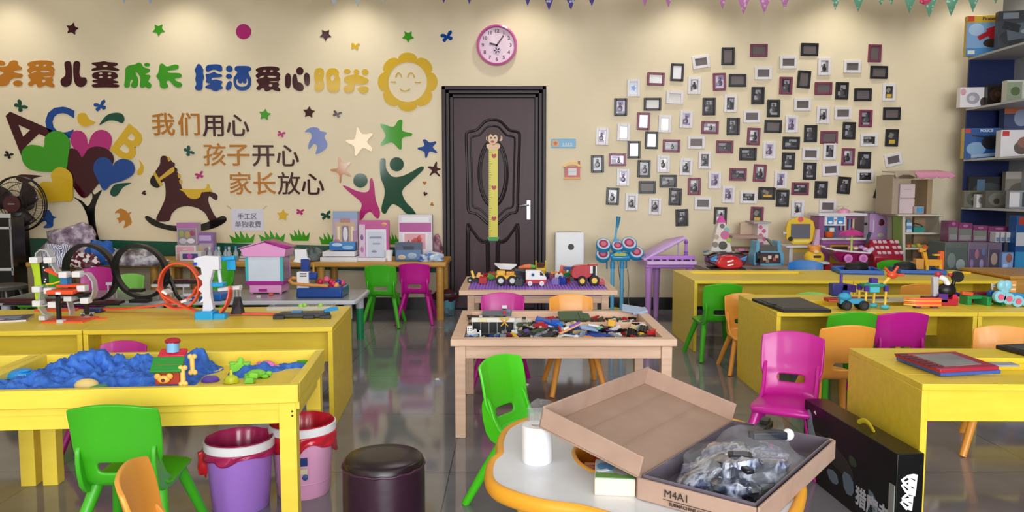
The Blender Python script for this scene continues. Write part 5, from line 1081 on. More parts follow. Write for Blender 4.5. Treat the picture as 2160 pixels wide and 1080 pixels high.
# ================================================================ bricks in the pine tray table
BR = [('black', '#111114', 32), ('dark grey', '#3d4146', 22), ('light grey', '#9aa0a6', 16), ('white', '#e6e6e4', 36), ('red', '#b3161f', 12), ('blue', '#164a9e', 12), ('dull green', '#46583f', 10), ('tan', '#d8c38e', 8), ('yellow', '#e0b52a', 5), ('plum', '#6a1230', 8), ('pale blue', '#8fa8c4', 8), ('purple', '#6a4aa0', 3), ('orange', '#e08a4a', 3)]
def brick_mesh(nx, ny, hz, u=.0105, slope=0):
    q = MB(); X, Y = nx * u, ny * u
    if slope: q.add([(-X / 2, -Y / 2, 0), (X / 2, -Y / 2, 0), (X / 2, Y / 2, 0), (-X / 2, Y / 2, 0), (-X / 2, -Y / 2, hz), (-X / 2 + u, -Y / 2, hz), (-X / 2 + u, Y / 2, hz), (-X / 2, Y / 2, hz), (X / 2, -Y / 2, .002), (X / 2, Y / 2, .002)], [(0, 3, 2, 1), (4, 5, 6, 7), (0, 1, 8, 5, 4), (3, 7, 6, 9, 2), (5, 8, 9, 6), (0, 4, 7, 3), (1, 2, 9, 8)])
    else: q.box((0, 0, hz / 2), (X, Y, hz))
    for i in range(nx if not slope else 1):
        for j in range(ny): q.cyl((-X / 2 + u * (i + .5), -Y / 2 + u * (j + .5), hz), (-X / 2 + u * (i + .5), -Y / 2 + u * (j + .5), hz + .0022), u * .3, n=7)
    return q
KIND = [('brick', (2, 1, .0125)), ('brick', (2, 2, .0125)), ('brick', (4, 2, .0125)), ('plate', (6, 2, .005)), ('plate', (4, 4, .005)), ('plate', (8, 4, .005)), ('slope brick', (3, 2, .0125)), ('wing plate', (6, 3, .007)), ('arch brick', (4, 1, .02))]
bm_ = {}
rb = random.Random(3)
def brick(p, e, ci, ki, where, group, s=1):
    cn, ch, _ = BR[ci]; kn, kd = KIND[ki]
    if (ci, ki) not in bm_:
        o = brick_mesh(*kd, slope=1 if kn == 'slope brick' else 0).build('toy_brick', mat(ch, .3, var=.02), smooth=25); COL.objects.unlink(o); bm_[ci, ki] = o
    o = bm_[ci, ki].copy(); o.name = 'toy_brick'; COL.objects.link(o); o.location = p; o.rotation_euler = e; o.scale = (s,) * 3
    sz = 'small' if kd[0] * kd[1] <= 4 else ('medium' if kd[0] * kd[1] <= 8 else 'large')
    tag(o, '%s %s toy %s lying loose %s' % (sz, cn, kn, where), 'toy brick', group)
wts = [b_[2] for b_ in BR]
for i in range(285):
    ki = rb.choices(range(9), (18, 18, 18, 14, 12, 9, 12, 10, 8))[0]; ci = rb.choices(range(len(BR)), wts)[0]
    x = rb.uniform(.085, .935); y = .085 + .66 * rb.random() ** 1.15
    if y > .46 and y < .56 and x > .53: y -= .12
    if y > .5: ci = rb.choice((0, 6, 6, 1, 9, 4, 3, 6))
    lay = i / 285
    z = .4155 + .03 * lay * rb.uniform(.4, 1.1)
    brick(Vector((f0[0] + x, f0[1] + y, z)), (rb.uniform(-.35, .35), rb.uniform(-.35, .35), rb.uniform(0, 6.3)), ci, ki, 'in the pine tray table', 'loose bricks in the pine tray table', rb.uniform(.85, 1.4))
def onT(px, py, z=.43): return P(px, py, z)
def model(name, label, px, py, z, parts, rz=0, cat='toy', group=None, xyz=None):
    """parts: (part name, colour, [(cx, cy, cz, dx, dy, dz, (rot))...])."""
    o = thing(name, label, cat, xyz or P(px, py, z), rz, group)
    for pn, h, bs in parts:
        q = MB()
        for b_ in bs: q.box(b_[:3], b_[3:6], b_[6] if len(b_) > 6 else None)
        q.build(pn, mat(h, .3), o, bevel=.0015)
    return o
zt = .44
model('brick_tower', 'white studded brick tower at the near corner of the pine tray', 991, 712, .43, [('tower', '#ececec', [(0, 0, .028, .026, .02, .056)]), ('window', '#2a2a30', [(-.006, -.0105, .045, .006, .001, .004), (.006, -.0105, .045, .006, .001, .004), (-.006, -.0105, .037, .006, .001, .004), (.006, -.0105, .037, .006, .001, .004)]), ('fence', '#dfe3e6', [(.03, 0, .022, .034, .006, .006), (.05, 0, .018, .008, .01, .036)])])
model('brick_building', 'half built brick shop front with grey window frames', 1040, 706, .43, [('roof_beam', '#e4e2da', [(0, .02, .07, .21, .03, .02)]), ('sign_block', '#e6d9a4', [(-.05, .003, .07, .04, .006, .016)]), ('window_frame', '#84888e', [(x, .02, .03, .005, .02, .07) for x in (-.1, -.06, -.02, .02, .06, .1)] + [(0, .02, .062, .2, .02, .006)]), ('dark_interior', '#1a1a1e', [(0, .05, .025, .2, .01, .05)]), ('base', '#4a4d52', [(0, .03, -.008, .23, .08, .008)]), ('yellow_brace', '#d9a82a', [(.055, -.002, .06, .05, .004, .006, (0, .8, 0)), (.055, -.002, .06, .05, .004, .006, (0, -.8, 0)), (.055, -.002, .078, .05, .004, .006)])])
model('toy_boat_hull', 'big blue brick boat in the middle of the brick pile', 1155, 690, zt, [('hull', '#1450b4', [(0, 0, .02, .11, .05, .03, (.1, .25, -.2)), (-.045, 0, .035, .03, .04, .03, (0, .5, 0)), (.04, .0, .03, .04, .04, .02)]), ('stripe', '#e8e8ea', [(-.0, -.03, .012, .1, .004, .008, (0, .25, -.2))]), ('nose', '#1b7ae0', [(.06, -.01, .015, .03, .03, .02)])])
model('dark_green_hull', 'large dull green hull lying across the brick pile', 1205, 680, zt, [('hull', '#4c5f44', [(0, .02, .03, .13, .07, .016, (.5, 0, .15)), (.07, .02, .028, .06, .05, .012, (.5, .2, .3))])], cat='toy part')
model('green_plate', 'dull green base plate behind the divider of the tray', 1300, 668, .43, [('plate', '#45604a', [(0, .05, .014, .24, .12, .008, (.12, 0, .1))])], cat='toy part')
model('pale_blue_canopy', 'pale blue plastic canopy resting on the far rim of the tray', 1338, 664, .45, [('canopy', '#9fb4d0', [(0, .02, .026, .13, .09, .008, (.25, .15, -.1)), (.03, .02, .018, .08, .08, .012, (.1, -.2, 0))])], cat='toy part')
model('wooden_plank', 'light orange plank leaning with a purple piece on the bricks', 1203, 706, zt, [('plank', '#eeb585', [(0, 0, .032, .12, .03, .008, (0, -.42, .2))]), ('purple_tile', '#8a5cc4', [(.02, 0, .048, .06, .02, .008, (0, -.42, .2))]), ('end_block', '#a8203c', [(-.05, 0, .025, .01, .02, .035, (0, -.3, .2))]), ('white_tile', '#e8e8e8', [(-.022, 0, .032, .03, .02, .009, (0, -.42, .2))])], cat='toy part')
model('blue_plate', 'deep blue base plate along the near rim of the tray', 1238, 712, .43, [('plate', '#1c3f96', [(0, .01, .0, .23, .06, .008, (.3, 0, 0))])], cat='toy part')
model('red_brick_car', 'red brick car buried in the middle of the pile', 1140, 695, zt, [('body', '#b01620', [(0, 0, .02, .07, .035, .014, (0, .05, .2)), (.0, 0, .032, .035, .03, .012, (0, .05, .2))]), ('lamp', '#e8e6e2', [(-.0, -.02, .016, .012, .004, .008)])])
model('red_brick_car', 'red rounded brick car at the near right corner of the tray', 1377, 708, .43, [('body', '#b8141c', [(0, 0, .014, .06, .03, .018), (0, 0, .026, .034, .026, .01)]), ('base', '#18181c', [(0, 0, .003, .07, .034, .006)])])
model('toy_figure', 'tiny brick figure with red body standing at the far rim of the tray', 1064, 668, .45, [('legs', '#2a2d36', [(0, 0, .006, .018, .01, .014)]), ('torso', '#d0202c', [(0, 0, .022, .016, .01, .02)]), ('hat', '#141416', [(0, 0, .04, .022, .014, .006)]), ('flag', '#dfe6ec', [(0, .004, .052, .026, .003, .018)])])
model('blue_wing_piece', 'blue and white wing piece near the yellow bricks in the pile', 1240, 700, zt, [('wing', '#9db6dc', [(0, 0, .02, .09, .05, .01, (.2, .2, .3))]), ('tip', '#e8ecf2', [(.03, .01, .03, .06, .02, .008, (0, .2, .2))]), ('green_tile', '#86c08a', [(.055, -.01, .022, .03, .02, .008, (0, -.3, .6))])], cat='toy part')
model('yellow_helmet_part', 'yellow and orange brick cluster in front of the divider', 1289, 692, zt, [('yellow_block', '#eeb82e', [(0, 0, .026, .035, .03, .03, (0, .2, 0))]), ('orange_block', '#c8742a', [(.02, .005, .036, .016, .016, .012)])], cat='toy part')
model('black_wing', 'long black wing piece at the left of the brick pile', 1010, 684, zt, [('wing', '#131316', [(0, .02, .03, .12, .06, .01, (.1, .1, .2))]), ('white_dish', '#e2e2e2', [(.01, -.0, .04, .016, .012, .01)])], cat='toy part')
model('grey_wing', 'slate grey wing at the far left rim of the tray', 1048, 672, zt, [('wing', '#67727f', [(0, .02, .026, .16, .06, .008, (.25, 0, -.05))]), ('tail', '#7f8aa0', [(.05, .03, .035, .05, .02, .02)])], cat='toy part')

# ================================================================ trucks and blocks on the purple plate
ZP = .4612
TYRE = mat('#131214', .6)
def PP(px, py):
    p = P(px, py, ZP); y = min(p.y, r0[1] + .7); return Vector((p.x * y / p.y, y, ZP))
def wheels(o, xs, r, y0, y1, hub, w_=.018):
    for x in xs:
        for y in (y0, y1): wheel(o, (x, y, r), r, w_, TYRE, mat(hub, .35))
o = thing('toy_dump_truck', 'yellow toy dump truck with big black tyres and a white tipper', 'toy truck', P(1067, 602, ZP), 0); Y_ = mat('#eeb52c', .3)
MB().box((0, .05, .055), (.14, .08, .03)).build('chassis', Y_, o, bevel=.006); MB().box((-.035, .05, .085), (.06, .075, .035)).build('cab', Y_, o, bevel=.006); MB().box((.03, .05, .08), (.06, .07, .03)).build('engine_block', mat('#e59a2c', .3), o, bevel=.006)
for x in (-.012, .012, .034): MB().box((x, .01, .09), (.012, .012, .012)).build('cab_post', Y_, o)
for x in (-.035, .045):
    for y in (.0, .1): wheel(o, (x, y, .034), .034, .026, TYRE, mat('#d8d8d6', .35))
q = MB(); q.add([(-.08, .01, .15), (.075, .01, .142), (.075, .09, .142), (-.08, .09, .15), (-.04, .02, .115), (.035, .02, .112), (.035, .08, .112), (-.04, .08, .115)], [(4, 5, 6, 7), (0, 4, 7, 3), (1, 2, 6, 5), (0, 1, 5, 4), (3, 7, 6, 2)]); q.build('tipper_tray', mat('#eeeeee', .3), o, solid=.006)
o = thing('toy_ambulance', 'white toy ambulance van with a red lower half', 'toy van', P(1130, 603, ZP))
prof = [(-.07, .04), (.075, .04), (.075, .058), (.045, .095), (.03, .108), (-.07, .108)]
q = MB(); q.M = XZ; q.prism(prof, 0, .075); q.build('body', mat('#efeff0', .3), o, bevel=.005)
q = MB(); q.M = XZ; q.prism([(-.07, .016), (.076, .016), (.076, .044), (-.07, .044)], -.002, .077); q.build('lower_body', mat('#c01c36', .3), o, bevel=.004)
q = MB(); q.M = XZ; q.prism([(.03, .073), (.058, .073), (.037, .1), (.03, .1)], -.0022, -.001); q.build('side_window', mat('#2a2f3a', .15), o)
q = MB()
for a_ in range(3): q.box((-.02, -.0015, .078), (.006, .002, .026), (0, a_ * pi / 3, 0))
q.build('star_mark', mat('#3c7cc0', .4), o)
for x in (-.04, .042):
    for y in (.0, .075): wheel(o, (x, y, .017), .017, .012, mat('#eeeef0', .35), mat('#dadade', .35))
o = thing('toy_harvester', 'red toy combine harvester with yellow hubs', 'toy truck', P(1232, 602, ZP)); HR = mat('#b8152c', .22, coat=.5)
q = MB(); q.M = XZ; q.prism(chaikin([(-.09, .05), (-.09, .1), (-.07, .138), (0, .145), (.05, .14), (.06, .06), (.0, .045)], 2), .0, .09); q.build('body', HR, o, bevel=.005)
MB().box((.062, .045, .1), (.04, .08, .075)).build('cab_glass', mat('#20262e', .1, coat=.8), o, bevel=.004); MB().box((.062, .045, .142), (.062, .09, .014)).build('cab_roof', HR, o, bevel=.004); MB().box((.084, .002, .1), (.008, .01, .075)).build('cab_pillar', WHITE, o); MB().box((.05, .002, .11), (.02, .006, .05)).build('side_window', mat('#d9dfe6', .2), o)
for x, r_ in ((-.01, .034), (.075, .037)):
    for y in (-.012, .1): wheel(o, (x - .005, y, r_), r_, .028, TYRE, mat('#ecc23a', .35))
for y in (.0, .03, .06, .09): MB().box((.125, y, .02), (.04, .008, .03)).build('header_tooth', HR, o)
MB().box((.11, .045, .03), (.02, .12, .03)).build('header', HR, o); MB().box((-.085, .04, .045), (.03, .07, .03)).build('straw_chute', mat('#15140f', .5), o)
o = thing('toy_buggy', 'small yellow toy buggy with a black base at the plate corner', 'toy car', P(1003, 596, ZP))
MB().box((0, .03, .018), (.12, .05, .02)).build('base', BLACK, o, bevel=.004); MB().box((-.02, .03, .055), (.018, .03, .06), (0, -.3, 0)).build('seat', mat('#f0d04a', .3), o, bevel=.004); MB().box((.03, .03, .042), (.05, .04, .026), (0, .2, 0)).build('bonnet', mat('#eeb06a', .3), o, bevel=.005); MB().ball((.025, .03, .06), .013, 12).build('driver_head', mat('#f0b87a', .4), o)
for x in (-.04, .045):
    for y in (.002, .058): wheel(o, (x, y, .017), .017, .014, TYRE, mat('#b9bcc0', .35))
o = thing('toy_digger', 'yellow toy digger cab tilted up behind the ambulance', 'toy truck', PP(1141, 590)); DY = mat('#e8c02c', .3)
MB().box((0, .06, .05), (.065, .06, .08), (.3, 0, 0)).build('cab', DY, o, bevel=.005); MB().box((0, .04, .105), (.05, .02, .035), (.3, 0, 0)).build('cab_window', mat('#5a3f26', .2), o)
for x in (-.036, .036): MB().box((x, .05, .1), (.008, .04, .07), (.3, 0, 0)).build('cab_post', DY, o)
MB().box((0, .06, .011), (.09, .06, .022)).build('track_base', BLACK, o, bevel=.004)
model('toy_tractor', 'dark grey toy tractor heap in the middle of the purple plate', 1100, 598, ZP, [('body', '#2c3036', [(0, .12, .04, .13, .1, .08, (0, .1, .2)), (.03, .1, .085, .16, .06, .02, (0, .05, 0))]), ('front', '#4a4f56', [(-.035, .05, .03, .07, .06, .05, (.1, .2, .3))])], cat='toy truck')
rb = random.Random(11)
for i, (x, y, h, nm, lab, dz) in enumerate([(1108, 597, '#e8784a', 'toy_carrot', 'orange toy carrot lying on the dark tractor', .1), (1120, 595, '#6aa83a', 'toy_lettuce', 'green toy lettuce leaf beside the toy carrot', .102)]):
    q = MB()
    if i == 0: q.tube([(-.05, 0, 0), (0, 0, .008), (.04, 0, .01)], [.006, .018, .02], 10)
    else: q = crumple((0, 0, 0), (.045, .02, .016), 4, .25, 14, False)
    tag(q.build(nm, mat(h, .45), loc=P(x, y, ZP) + Vector((0, .1, dz))), lab, 'toy food')
tag(crumple((0, 0, 0), (.035, .03, .03), 31, .25, 14).build('toy_leaf_block', mat('#5c9a3a', .5), loc=PP(1034, 590)), 'green toy leaf block behind the small buggy', 'toy')
blk = [(1019, 598, '#b81c24', 'red block in front of the small yellow buggy'), (1024, 590, '#a8182a', 'dark red block behind the small yellow buggy'), (1038, 583, '#c03a2c', 'brick red block beside the green leaf block'), (1096, 603, '#4a4e54', 'dark grey block next to the ambulance'), (1168, 582, '#e8a04a', 'orange block behind the lilac bottle'), (1172, 600, '#8f7ec8', 'lilac bottle shaped block right of the ambulance'), (1186, 599, '#1c3fa0', 'blue block left of the harvester'), (1195, 597, '#b0182c', 'crimson block touching the harvester wheel'),
       (1186, 586, '#e86a3a', 'orange red block behind the blue block'), (1196, 582, '#2a8a4a', 'green block behind the harvester cab'), (1200, 575, '#1c4aa8', 'blue long block at the far edge of the purple plate'), (1165, 590, '#8b3a52', 'plum block near the digger'), (1158, 583, '#3a3a60', 'navy block beside the digger'), (1050, 578, '#7fb87a', 'pale green block behind the dump truck'), (1179, 592, '#e0e0dc', 'white block behind the lilac bottle'), (1077, 577, '#e05a3a', 'coral block behind the dump truck'), (1210, 590, '#3a3c40', 'charcoal block behind the harvester wheels')]
for x, y, h, lab in blk:
    o = thing('toy_block', lab, 'toy block', PP(x, max(y, 586)), rb.uniform(-.5, .5), 'big toy blocks on the purple plate')
    s_ = rb.uniform(.9, 1.25); MB().box((0, 0, .02 * s_), (.05 * s_, .036 * s_, .04 * s_)).build('body', mat(h, .3), o, bevel=.002)
    q = MB()
    for a_ in (-.013, .013): q.cyl((a_ * s_, 0, .04 * s_), (a_ * s_, 0, .048 * s_), .008 * s_, n=12)
    q.build('stud', mat(h, .3), o)
model('toy_cargo_plane', 'blue and green toy cargo block behind the harvester', 1205, 588, ZP, [('deck', '#1f57b0', [(0, .05, .075, .12, .04, .022)]), ('support', '#2c7a48', [(.01, .05, .032, .05, .04, .064)]), ('sail', '#e2663c', [(-.06, .05, .05, .05, .02, .09, (0, .2, 0))])], cat='toy')
# ================================================================ right side: purifier, drum kit, piano
c = P(1202, 655, .0); c = Vector((atY(1202, 560, 6.95).x, 6.95, 0)); k = mpp(Vector((c.x, 6.95, .6))); zt = atY(1202, 491, 6.95).z
t = thing('air_purifier', 'white air purifier with a round black sensor, right of the dark door', 'air purifier', c); w_ = 62 * k
MB().box((0, .11, zt / 2 + .01), (w_, .2, zt - .02)).build('housing', mat('#f2f4fa', .35), t, bevel=.018, seg=3)
zq = atY(1206, 521, 6.95).z; MB().cyl((.01, .012, zq), (.01, .006, zq), .028, n=24).build('sensor', BLACK, t); MB().box((0, .11, zt + .002), (w_ * .8, .15, .006)).build('top_grille', mat('#b9bbc2', .4), t)
MB().box((0, .11, .008), (w_ * .9, .19, .016)).build('base', mat('#a9abb2', .4), t)
YD = 6.75; a = Loc(1300, 640, .02); a.p = Vector((atY(1303, 560, YD).x, YD, 0)); a.k = mpp(Vector((a.p.x, YD, .5))); a.px = 1303
def DZ_(py): return atY(1303, py, YD).z
def dq(px, py, y=0): q = atY(px, py, YD); return Vector((q.x - a.p.x, y, q.z))
DB = mat('#2b97cc', .3, coat=.2); t = thing('toy_drum_kit', 'light blue toy drum kit on two poles with a microphone arm', 'drum kit', a.p)
for i, (x, y, r_) in enumerate(((1272, 515, 15), (1271, 536, 15), (1302, 518, 13), (1326, 513, 16), (1341, 532, 15))):
    q = MB(); q.M = Matrix.Translation(dq(x, y, -.03)) @ Matrix.Rotation(radians(52), 4, 'X'); R = r_ * a.k * 1.05
    q.lathe([(R * .8, -.05), (R, -.035), (R, .0), (R * .93, .01), (R * .93, .004), (0, .004)], n=28); d_ = q.build('drum', DB, t)
    q2 = MB(); q2.M = q.M; q2.lathe([(R * .86, .0045), (R * .86, .012), (R * .62, .012), (R * .62, .0045)], n=28); q2.build('pad_ring', mat('#bcd0e4', .35), d_); q3 = MB(); q3.M = q.M; q3.lathe([(R * .62, .005), (R * .62, .01), (0, .012)], n=24); q3.build('pad', mat('#a03458', .35), d_); q4 = MB(); q4.M = q.M; q4.lathe([(R * .38, .01), (R * .36, .0145), (0, .0155)], n=24); q4.build('pad_centre', mat('#d2708e', .35), d_)
MB().box(dq(1308, 541, -.01), (.17, .09, .05), (.5, 0, 0)).build('console', DB, t, bevel=.015); MB().box(dq(1306, 536, -.06), (.1, .012, .02), (.5, 0, 0)).build('console_panel', mat('#d9dc6a', .35), t); MB().tube([dq(1288, 540, -.03), dq(1304, 530, -.05), dq(1322, 538, -.03)], .01, 8).build('console_rail', mat('#5fb6de', .3), t)
for x in (1292, 1312):
    p1 = dq(x, 552); MB().cyl((p1.x, 0, .02), p1, .017, n=14).build('stand_pole', mat('#63b0dc', .3), t); MB().cyl((p1.x, 0, p1.z - .06), (p1.x, 0, p1.z - .0), .022, n=14).build('pole_collar', DB, t)
MB().prism(chaikin([(-.17, -.08), (.12, -.08), (.14, .08), (-.15, .08)], 2), 0, .025).build('base', DB, t)
MB().tube([dq(1297, 512, .0), dq(1299, 495, .01), dq(1303, 470, .01)], [.013, .009, .01], 10).build('microphone_arm', mat('#4ea7d8', .3), t); MB().tube([dq(1302, 480, .01), dq(1305, 457, .01)], [.013, .02], 12).build('microphone', mat('#2a86b8', .35), t)
MB().box(dq(1299, 508, 0), (.05, .04, .03)).build('arm_socket', DB, t)
for x0, x1, y0, y1 in ((1281, 1281, 542, 568), (1322, 1322, 540, 567)): MB().cyl(dq(x0, y0, .03), dq(x1, y1, .03), .007).build('drumstick', mat('#2a78a4', .35), t)
MB().tube([dq(1304, 550, .03), dq(1307, 575, .04), dq(1310, 600, .03), dq(1317, 612, .03), dq(1314, 625, .03), dq(1312, 636, .03)], .004, 6).build('cable', mat('#77726c', .5), t)
tag(MB().tube([Vector((atY(1324, 568, 7.2).x, 7.2, atY(1324, 568, 7.2).z)), atY(1327, 600, 7.21), atY(1325, 630, 7.2), (1.1, 7.15, .006)], .003, 6).build('power_cord', mat('#8a8479', .5)), 'thin grey power cord hanging down the wall behind the drum kit', 'cord')
for px, py, h, nm, lb, s_ in ((1296, 637, '#c9c23a', 'yellow_floor_bag', 'yellow green bag on the floor behind the drum kit poles', (.1, .06, .04)), (1332, 634, '#8d9298', 'grey_floor_tube', 'grey rolled bag on the floor between drum kit and piano', (.09, .04, .04))):
    tag(crumple((0, 0, 0), s_, 41, .15, 14).build(nm, mat(h, .5), loc=(atY(px, py, 6.98).x, 6.98, 0)), lb, 'bag')
# lilac piano
YP = 6.55; PL = mat('#b97ad6', .3, coat=.3); p0 = atY(1427, 560, YP); t = thing('toy_piano', 'lilac toy grand piano with its lid propped open', 'toy piano', (p0.x, YP, 0)); 
def pq(px, py, y=0): q = atY(px, py, YP); return Vector((q.x - p0.x, y, q.z))
k = mpp(Vector((p0.x, YP, .6))); zb, zk = pq(1427, 566).z, pq(1427, 546).z; xl, xr = pq(1362, 555).x, pq(1466, 555).x
MB().prism([(xl, 0), (xr, 0), (xr, .18), (xl + .25, .42), (xl, .42)], zb, zk).build('case', PL, t, bevel=.008)
MB().box(((xl + xr) / 2, -.03, zk - .03), (xr - xl, .09, .03)).build('keyboard', mat('#d9b4e8', .3), t, bevel=.004)
q = MB()
for i in range(22):
    if i % 7 not in (2, 6): q.box((xl + .02 + i * (xr - xl - .04) / 21, -.02, zk - .01), (.009, .05, .012))
q.build('black_key', BLACK, t)
MB().box(((xl + xr) / 2, .02, zk + .012), (xr - xl, .03, .03)).build('music_shelf', PL, t, bevel=.004)
vs = [pq(1359, 548, .02), pq(1447, 501, .02), pq(1447, 501, .06) + Vector((0, .05, 0)), pq(1425, 512, .4), pq(1359, 548, .42)]
MB().add(vs, [(0, 1, 2, 3, 4)]).build('lid', mat('#c9a0de', .3), t, solid=.014); MB().tube([pq(1359, 549, .015), pq(1447, 502, .015)], .013, 8).build('lid_edge', mat('#d2b0e6', .3), t)
MB().cyl(pq(1450, 545, .05), pq(1450, 506, .05), .012).build('lid_prop', PL, t)
for yy, r_ in ((512, .018), (522, .012), (533, .016), (540, .02)): MB().ball(pq(1450, yy, .05), r_, 10).build('prop_bead', mat('#8a55c4', .3), t)
MB().cyl(pq(1437, 545, .12), pq(1437, 512, .12), .006).build('lid_prop', mat('#cbb0de', .3), t)
for x, y in ((1370, .03), (1399, .3), (1458, .05)): q = pq(x, 560); MB().lathe([(.02, 0), (.024, .1), (.034, zb)], (q.x, y, 0), 14).build('leg', mat('#c48fd6', .3), t)
# floor bin between table and door
o = thing('small_bin', 'teal blue small bin with a dark red bag, left of the pine table', 'trash bin', P(940, 664, 0)); MB().lathe([(0, .004), (.075, 0), (.1, .2), (.094, .2), (.07, .012), (0, .012)], n=28).build('bucket', mat('#5fa3b8', .4), o)
o2 = crumple((0, 0, .17), (.12, .12, .06), 5, .12, 22, False).build('bin_liner', mat('#4f1622', .4), o)
tag(crumple((0, 0, 0), (.07, .06, .06), 51, .2, 16).build('blue_bag', mat('#54707c', .45), loc=Vector((atY(940, 600, 6.9).x, 6.9, 0))), 'grey blue bag on the floor behind the small bin', 'bag')

# ================================================================ big toys on the display table
ZD = .46; YB = 6.62
def Q(px, py, Y=YB): return atY(px, py, Y)
class At:
    def __init__(s, px, Y=YB, z=ZD): s.Y = Y; s.p = Vector((atY(px, 560, Y).x, Y, z)); s.k = mpp(s.p)
    def __call__(s, px, py, y=0): q = atY(px, py, s.Y); return Vector((q.x - s.p.x, y, q.z - s.p.z))
    def xz(s, pts): return [(s(*p).x, s(*p).z) for p in pts]
    def box(s, l, t_, r, b, y0, y1): A, B = s(l, t_), s(r, b); return MB().span((A.x, y0, A.z), (B.x, y1, B.z))
    def slab(s, pts, y0, y1): q = MB(); q.M = XZ; return q.prism(s.xz(pts), y0, y1)
# rocket tower
a = At(1524, 6.62); t = thing('toy_rocket', 'white toy tower with a pink pointed top and round stickers', 'toy tower', a.p)
MB().add([a(1499, 531, 0), a(1545, 531, 0), a(1545, 531, .14), a(1499, 531, .14), a(1518, 466, .03), a(1532, 466, .03), a(1532, 466, .1), a(1518, 466, .1)], [(0, 1, 5, 4), (1, 2, 6, 5), (2, 3, 7, 6), (3, 0, 4, 7), (4, 5, 6, 7), (0, 3, 2, 1)]).build('body', mat('#ddd4cc', .4), t, bevel=.006)
MB().add([a(1516, 470, .02), a(1534, 470, .02), a(1534, 470, .11), a(1516, 470, .11), a(1524, 455, .06), a(1528, 455, .06), a(1528, 455, .08), a(1524, 455, .08)], [(0, 1, 5, 4), (1, 2, 6, 5), (2, 3, 7, 6), (3, 0, 4, 7), (4, 5, 6, 7)]).build('pointed_top', mat('#d04fa4', .35), t, bevel=.004)
for x, y, r_, h, yy in ((1525, 477, 5, '#6a6470', .024), (1534, 486, 6, '#7fb8b4', .02), (1530, 496, 9, '#c9679a', .014), (1538, 507, 5, '#a8b83a', .01), (1525, 518, 9, '#4a4a3c', .004), (1512, 500, 5, '#b9a48c', .012), (1509, 516, 6, '#8d8078', .004)):
    p_ = a(x, y); MB().cyl((p_.x, yy + .008, p_.z), (p_.x, yy - .006, p_.z), r_ * a.k, n=20).build('round_sticker', mat(h, .35), t)
a.box(1493, 531, 1551, 536, -.02, .17).build('blue_ledge', mat('#3f9fd0', .35), t, bevel=.004); a.box(1497, 536, 1547, 562, 0, .15).build('base', mat('#9c7f84', .4), t, bevel=.006)
for x in (1496, 1549): p_ = a(x, 541); MB().ball((p_.x, .0, p_.z), .03, 14).build('side_lamp', mat('#d9c9d4', .35), t)
MB().box(a(1524, 541, -.004), (.09, .01, .035)).build('door', mat('#b0562c', .4), t, bevel=.004)
# red toy car nose on the desk
a = At(1536, 5.98, .5); t = thing('toy_racer', 'glossy red toy car with blue headlamps at the back of the long desk', 'toy car', P(1534, 568, .5) + Vector((0, .06, 0))); a.p = Vector(t.location); a.Y = a.p.y; a.k = mpp(a.p)
q = a.slab(chaikin([(1506, 567), (1516, 541), (1540, 536), (1562, 545), (1569, 567)], 2), -.03, .17); q.build('bonnet', mat('#c8142c', .15, coat=.8), t, bevel=.012, seg=3)
a.slab(chaikin([(1497, 562), (1500, 538), (1575, 536), (1580, 550), (1574, 564)], 1), .05, .2).build('body', mat('#4a1030', .3), t, bevel=.01); a.slab([(1496, 540), (1512, 534), (1570, 534), (1582, 542), (1580, 545), (1498, 545)], .08, .21).build('windscreen', mat('#101014', .1, coat=.8), t, bevel=.006)
for pts in ([(1499, 547), (1515, 539), (1514, 552), (1502, 552)], [(1562, 547), (1579, 541), (1575, 552), (1566, 550)]): a.slab(pts, .028, .06).build('headlamp', mat('#2f86cc', .2, coat=.5), t, bevel=.004)
for y_ in (550, 558): MB().box(a(1538, y_, -.036), (.05, .004, .01), (0, -.25, 0)).build('white_flash', WHITE, t)
a.slab([(1500, 566), (1573, 566), (1570, 570), (1504, 570)], -.02, .18).build('bumper', BLACK, t)
# open dollhouse
a = At(1590, 6.8); t = thing('dollhouse', 'open pinkish dollhouse with shelves and a decorated chimney wall', 'dollhouse', a.p); DH = mat('#b08a84', .45)
a.box(1545, 497, 1610, 503, 0, .3).build('upper_floor', DH, t); a.box(1550, 525, 1605, 530, 0, .3).build('lower_floor', DH, t); a.box(1548, 533, 1605, 566, .0, .3).build('base_cabinet', mat('#8a6468', .45), t); a.box(1549, 503, 1552, 530, .26, .3).build('rear_post', DH, t)
a.box(1602, 472, 1622, 566, .05, .25).build('chimney_wall', mat('#ded2d2', .4), t); a.box(1592, 468, 1628, 472, .02, .28).build('chimney_slab', mat('#a9a4a8', .4), t); a.box(1576, 472, 1602, 497, .2, .24).build('wall_panel', mat('#c2aa94', .45), t)
for x, y in ((1608, 480), (1615, 488), (1608, 497), (1616, 505), (1610, 515)): p_ = a(x, y); MB().cyl((p_.x, .052, p_.z), (p_.x, .045, p_.z), .018, n=12).build('flower_decal', mat('#c25a86', .4), t)
MB().box(a(1563, 527, -.006), (.05, .01, .025)).build('pink_plate', mat('#d88ab0', .35), t)
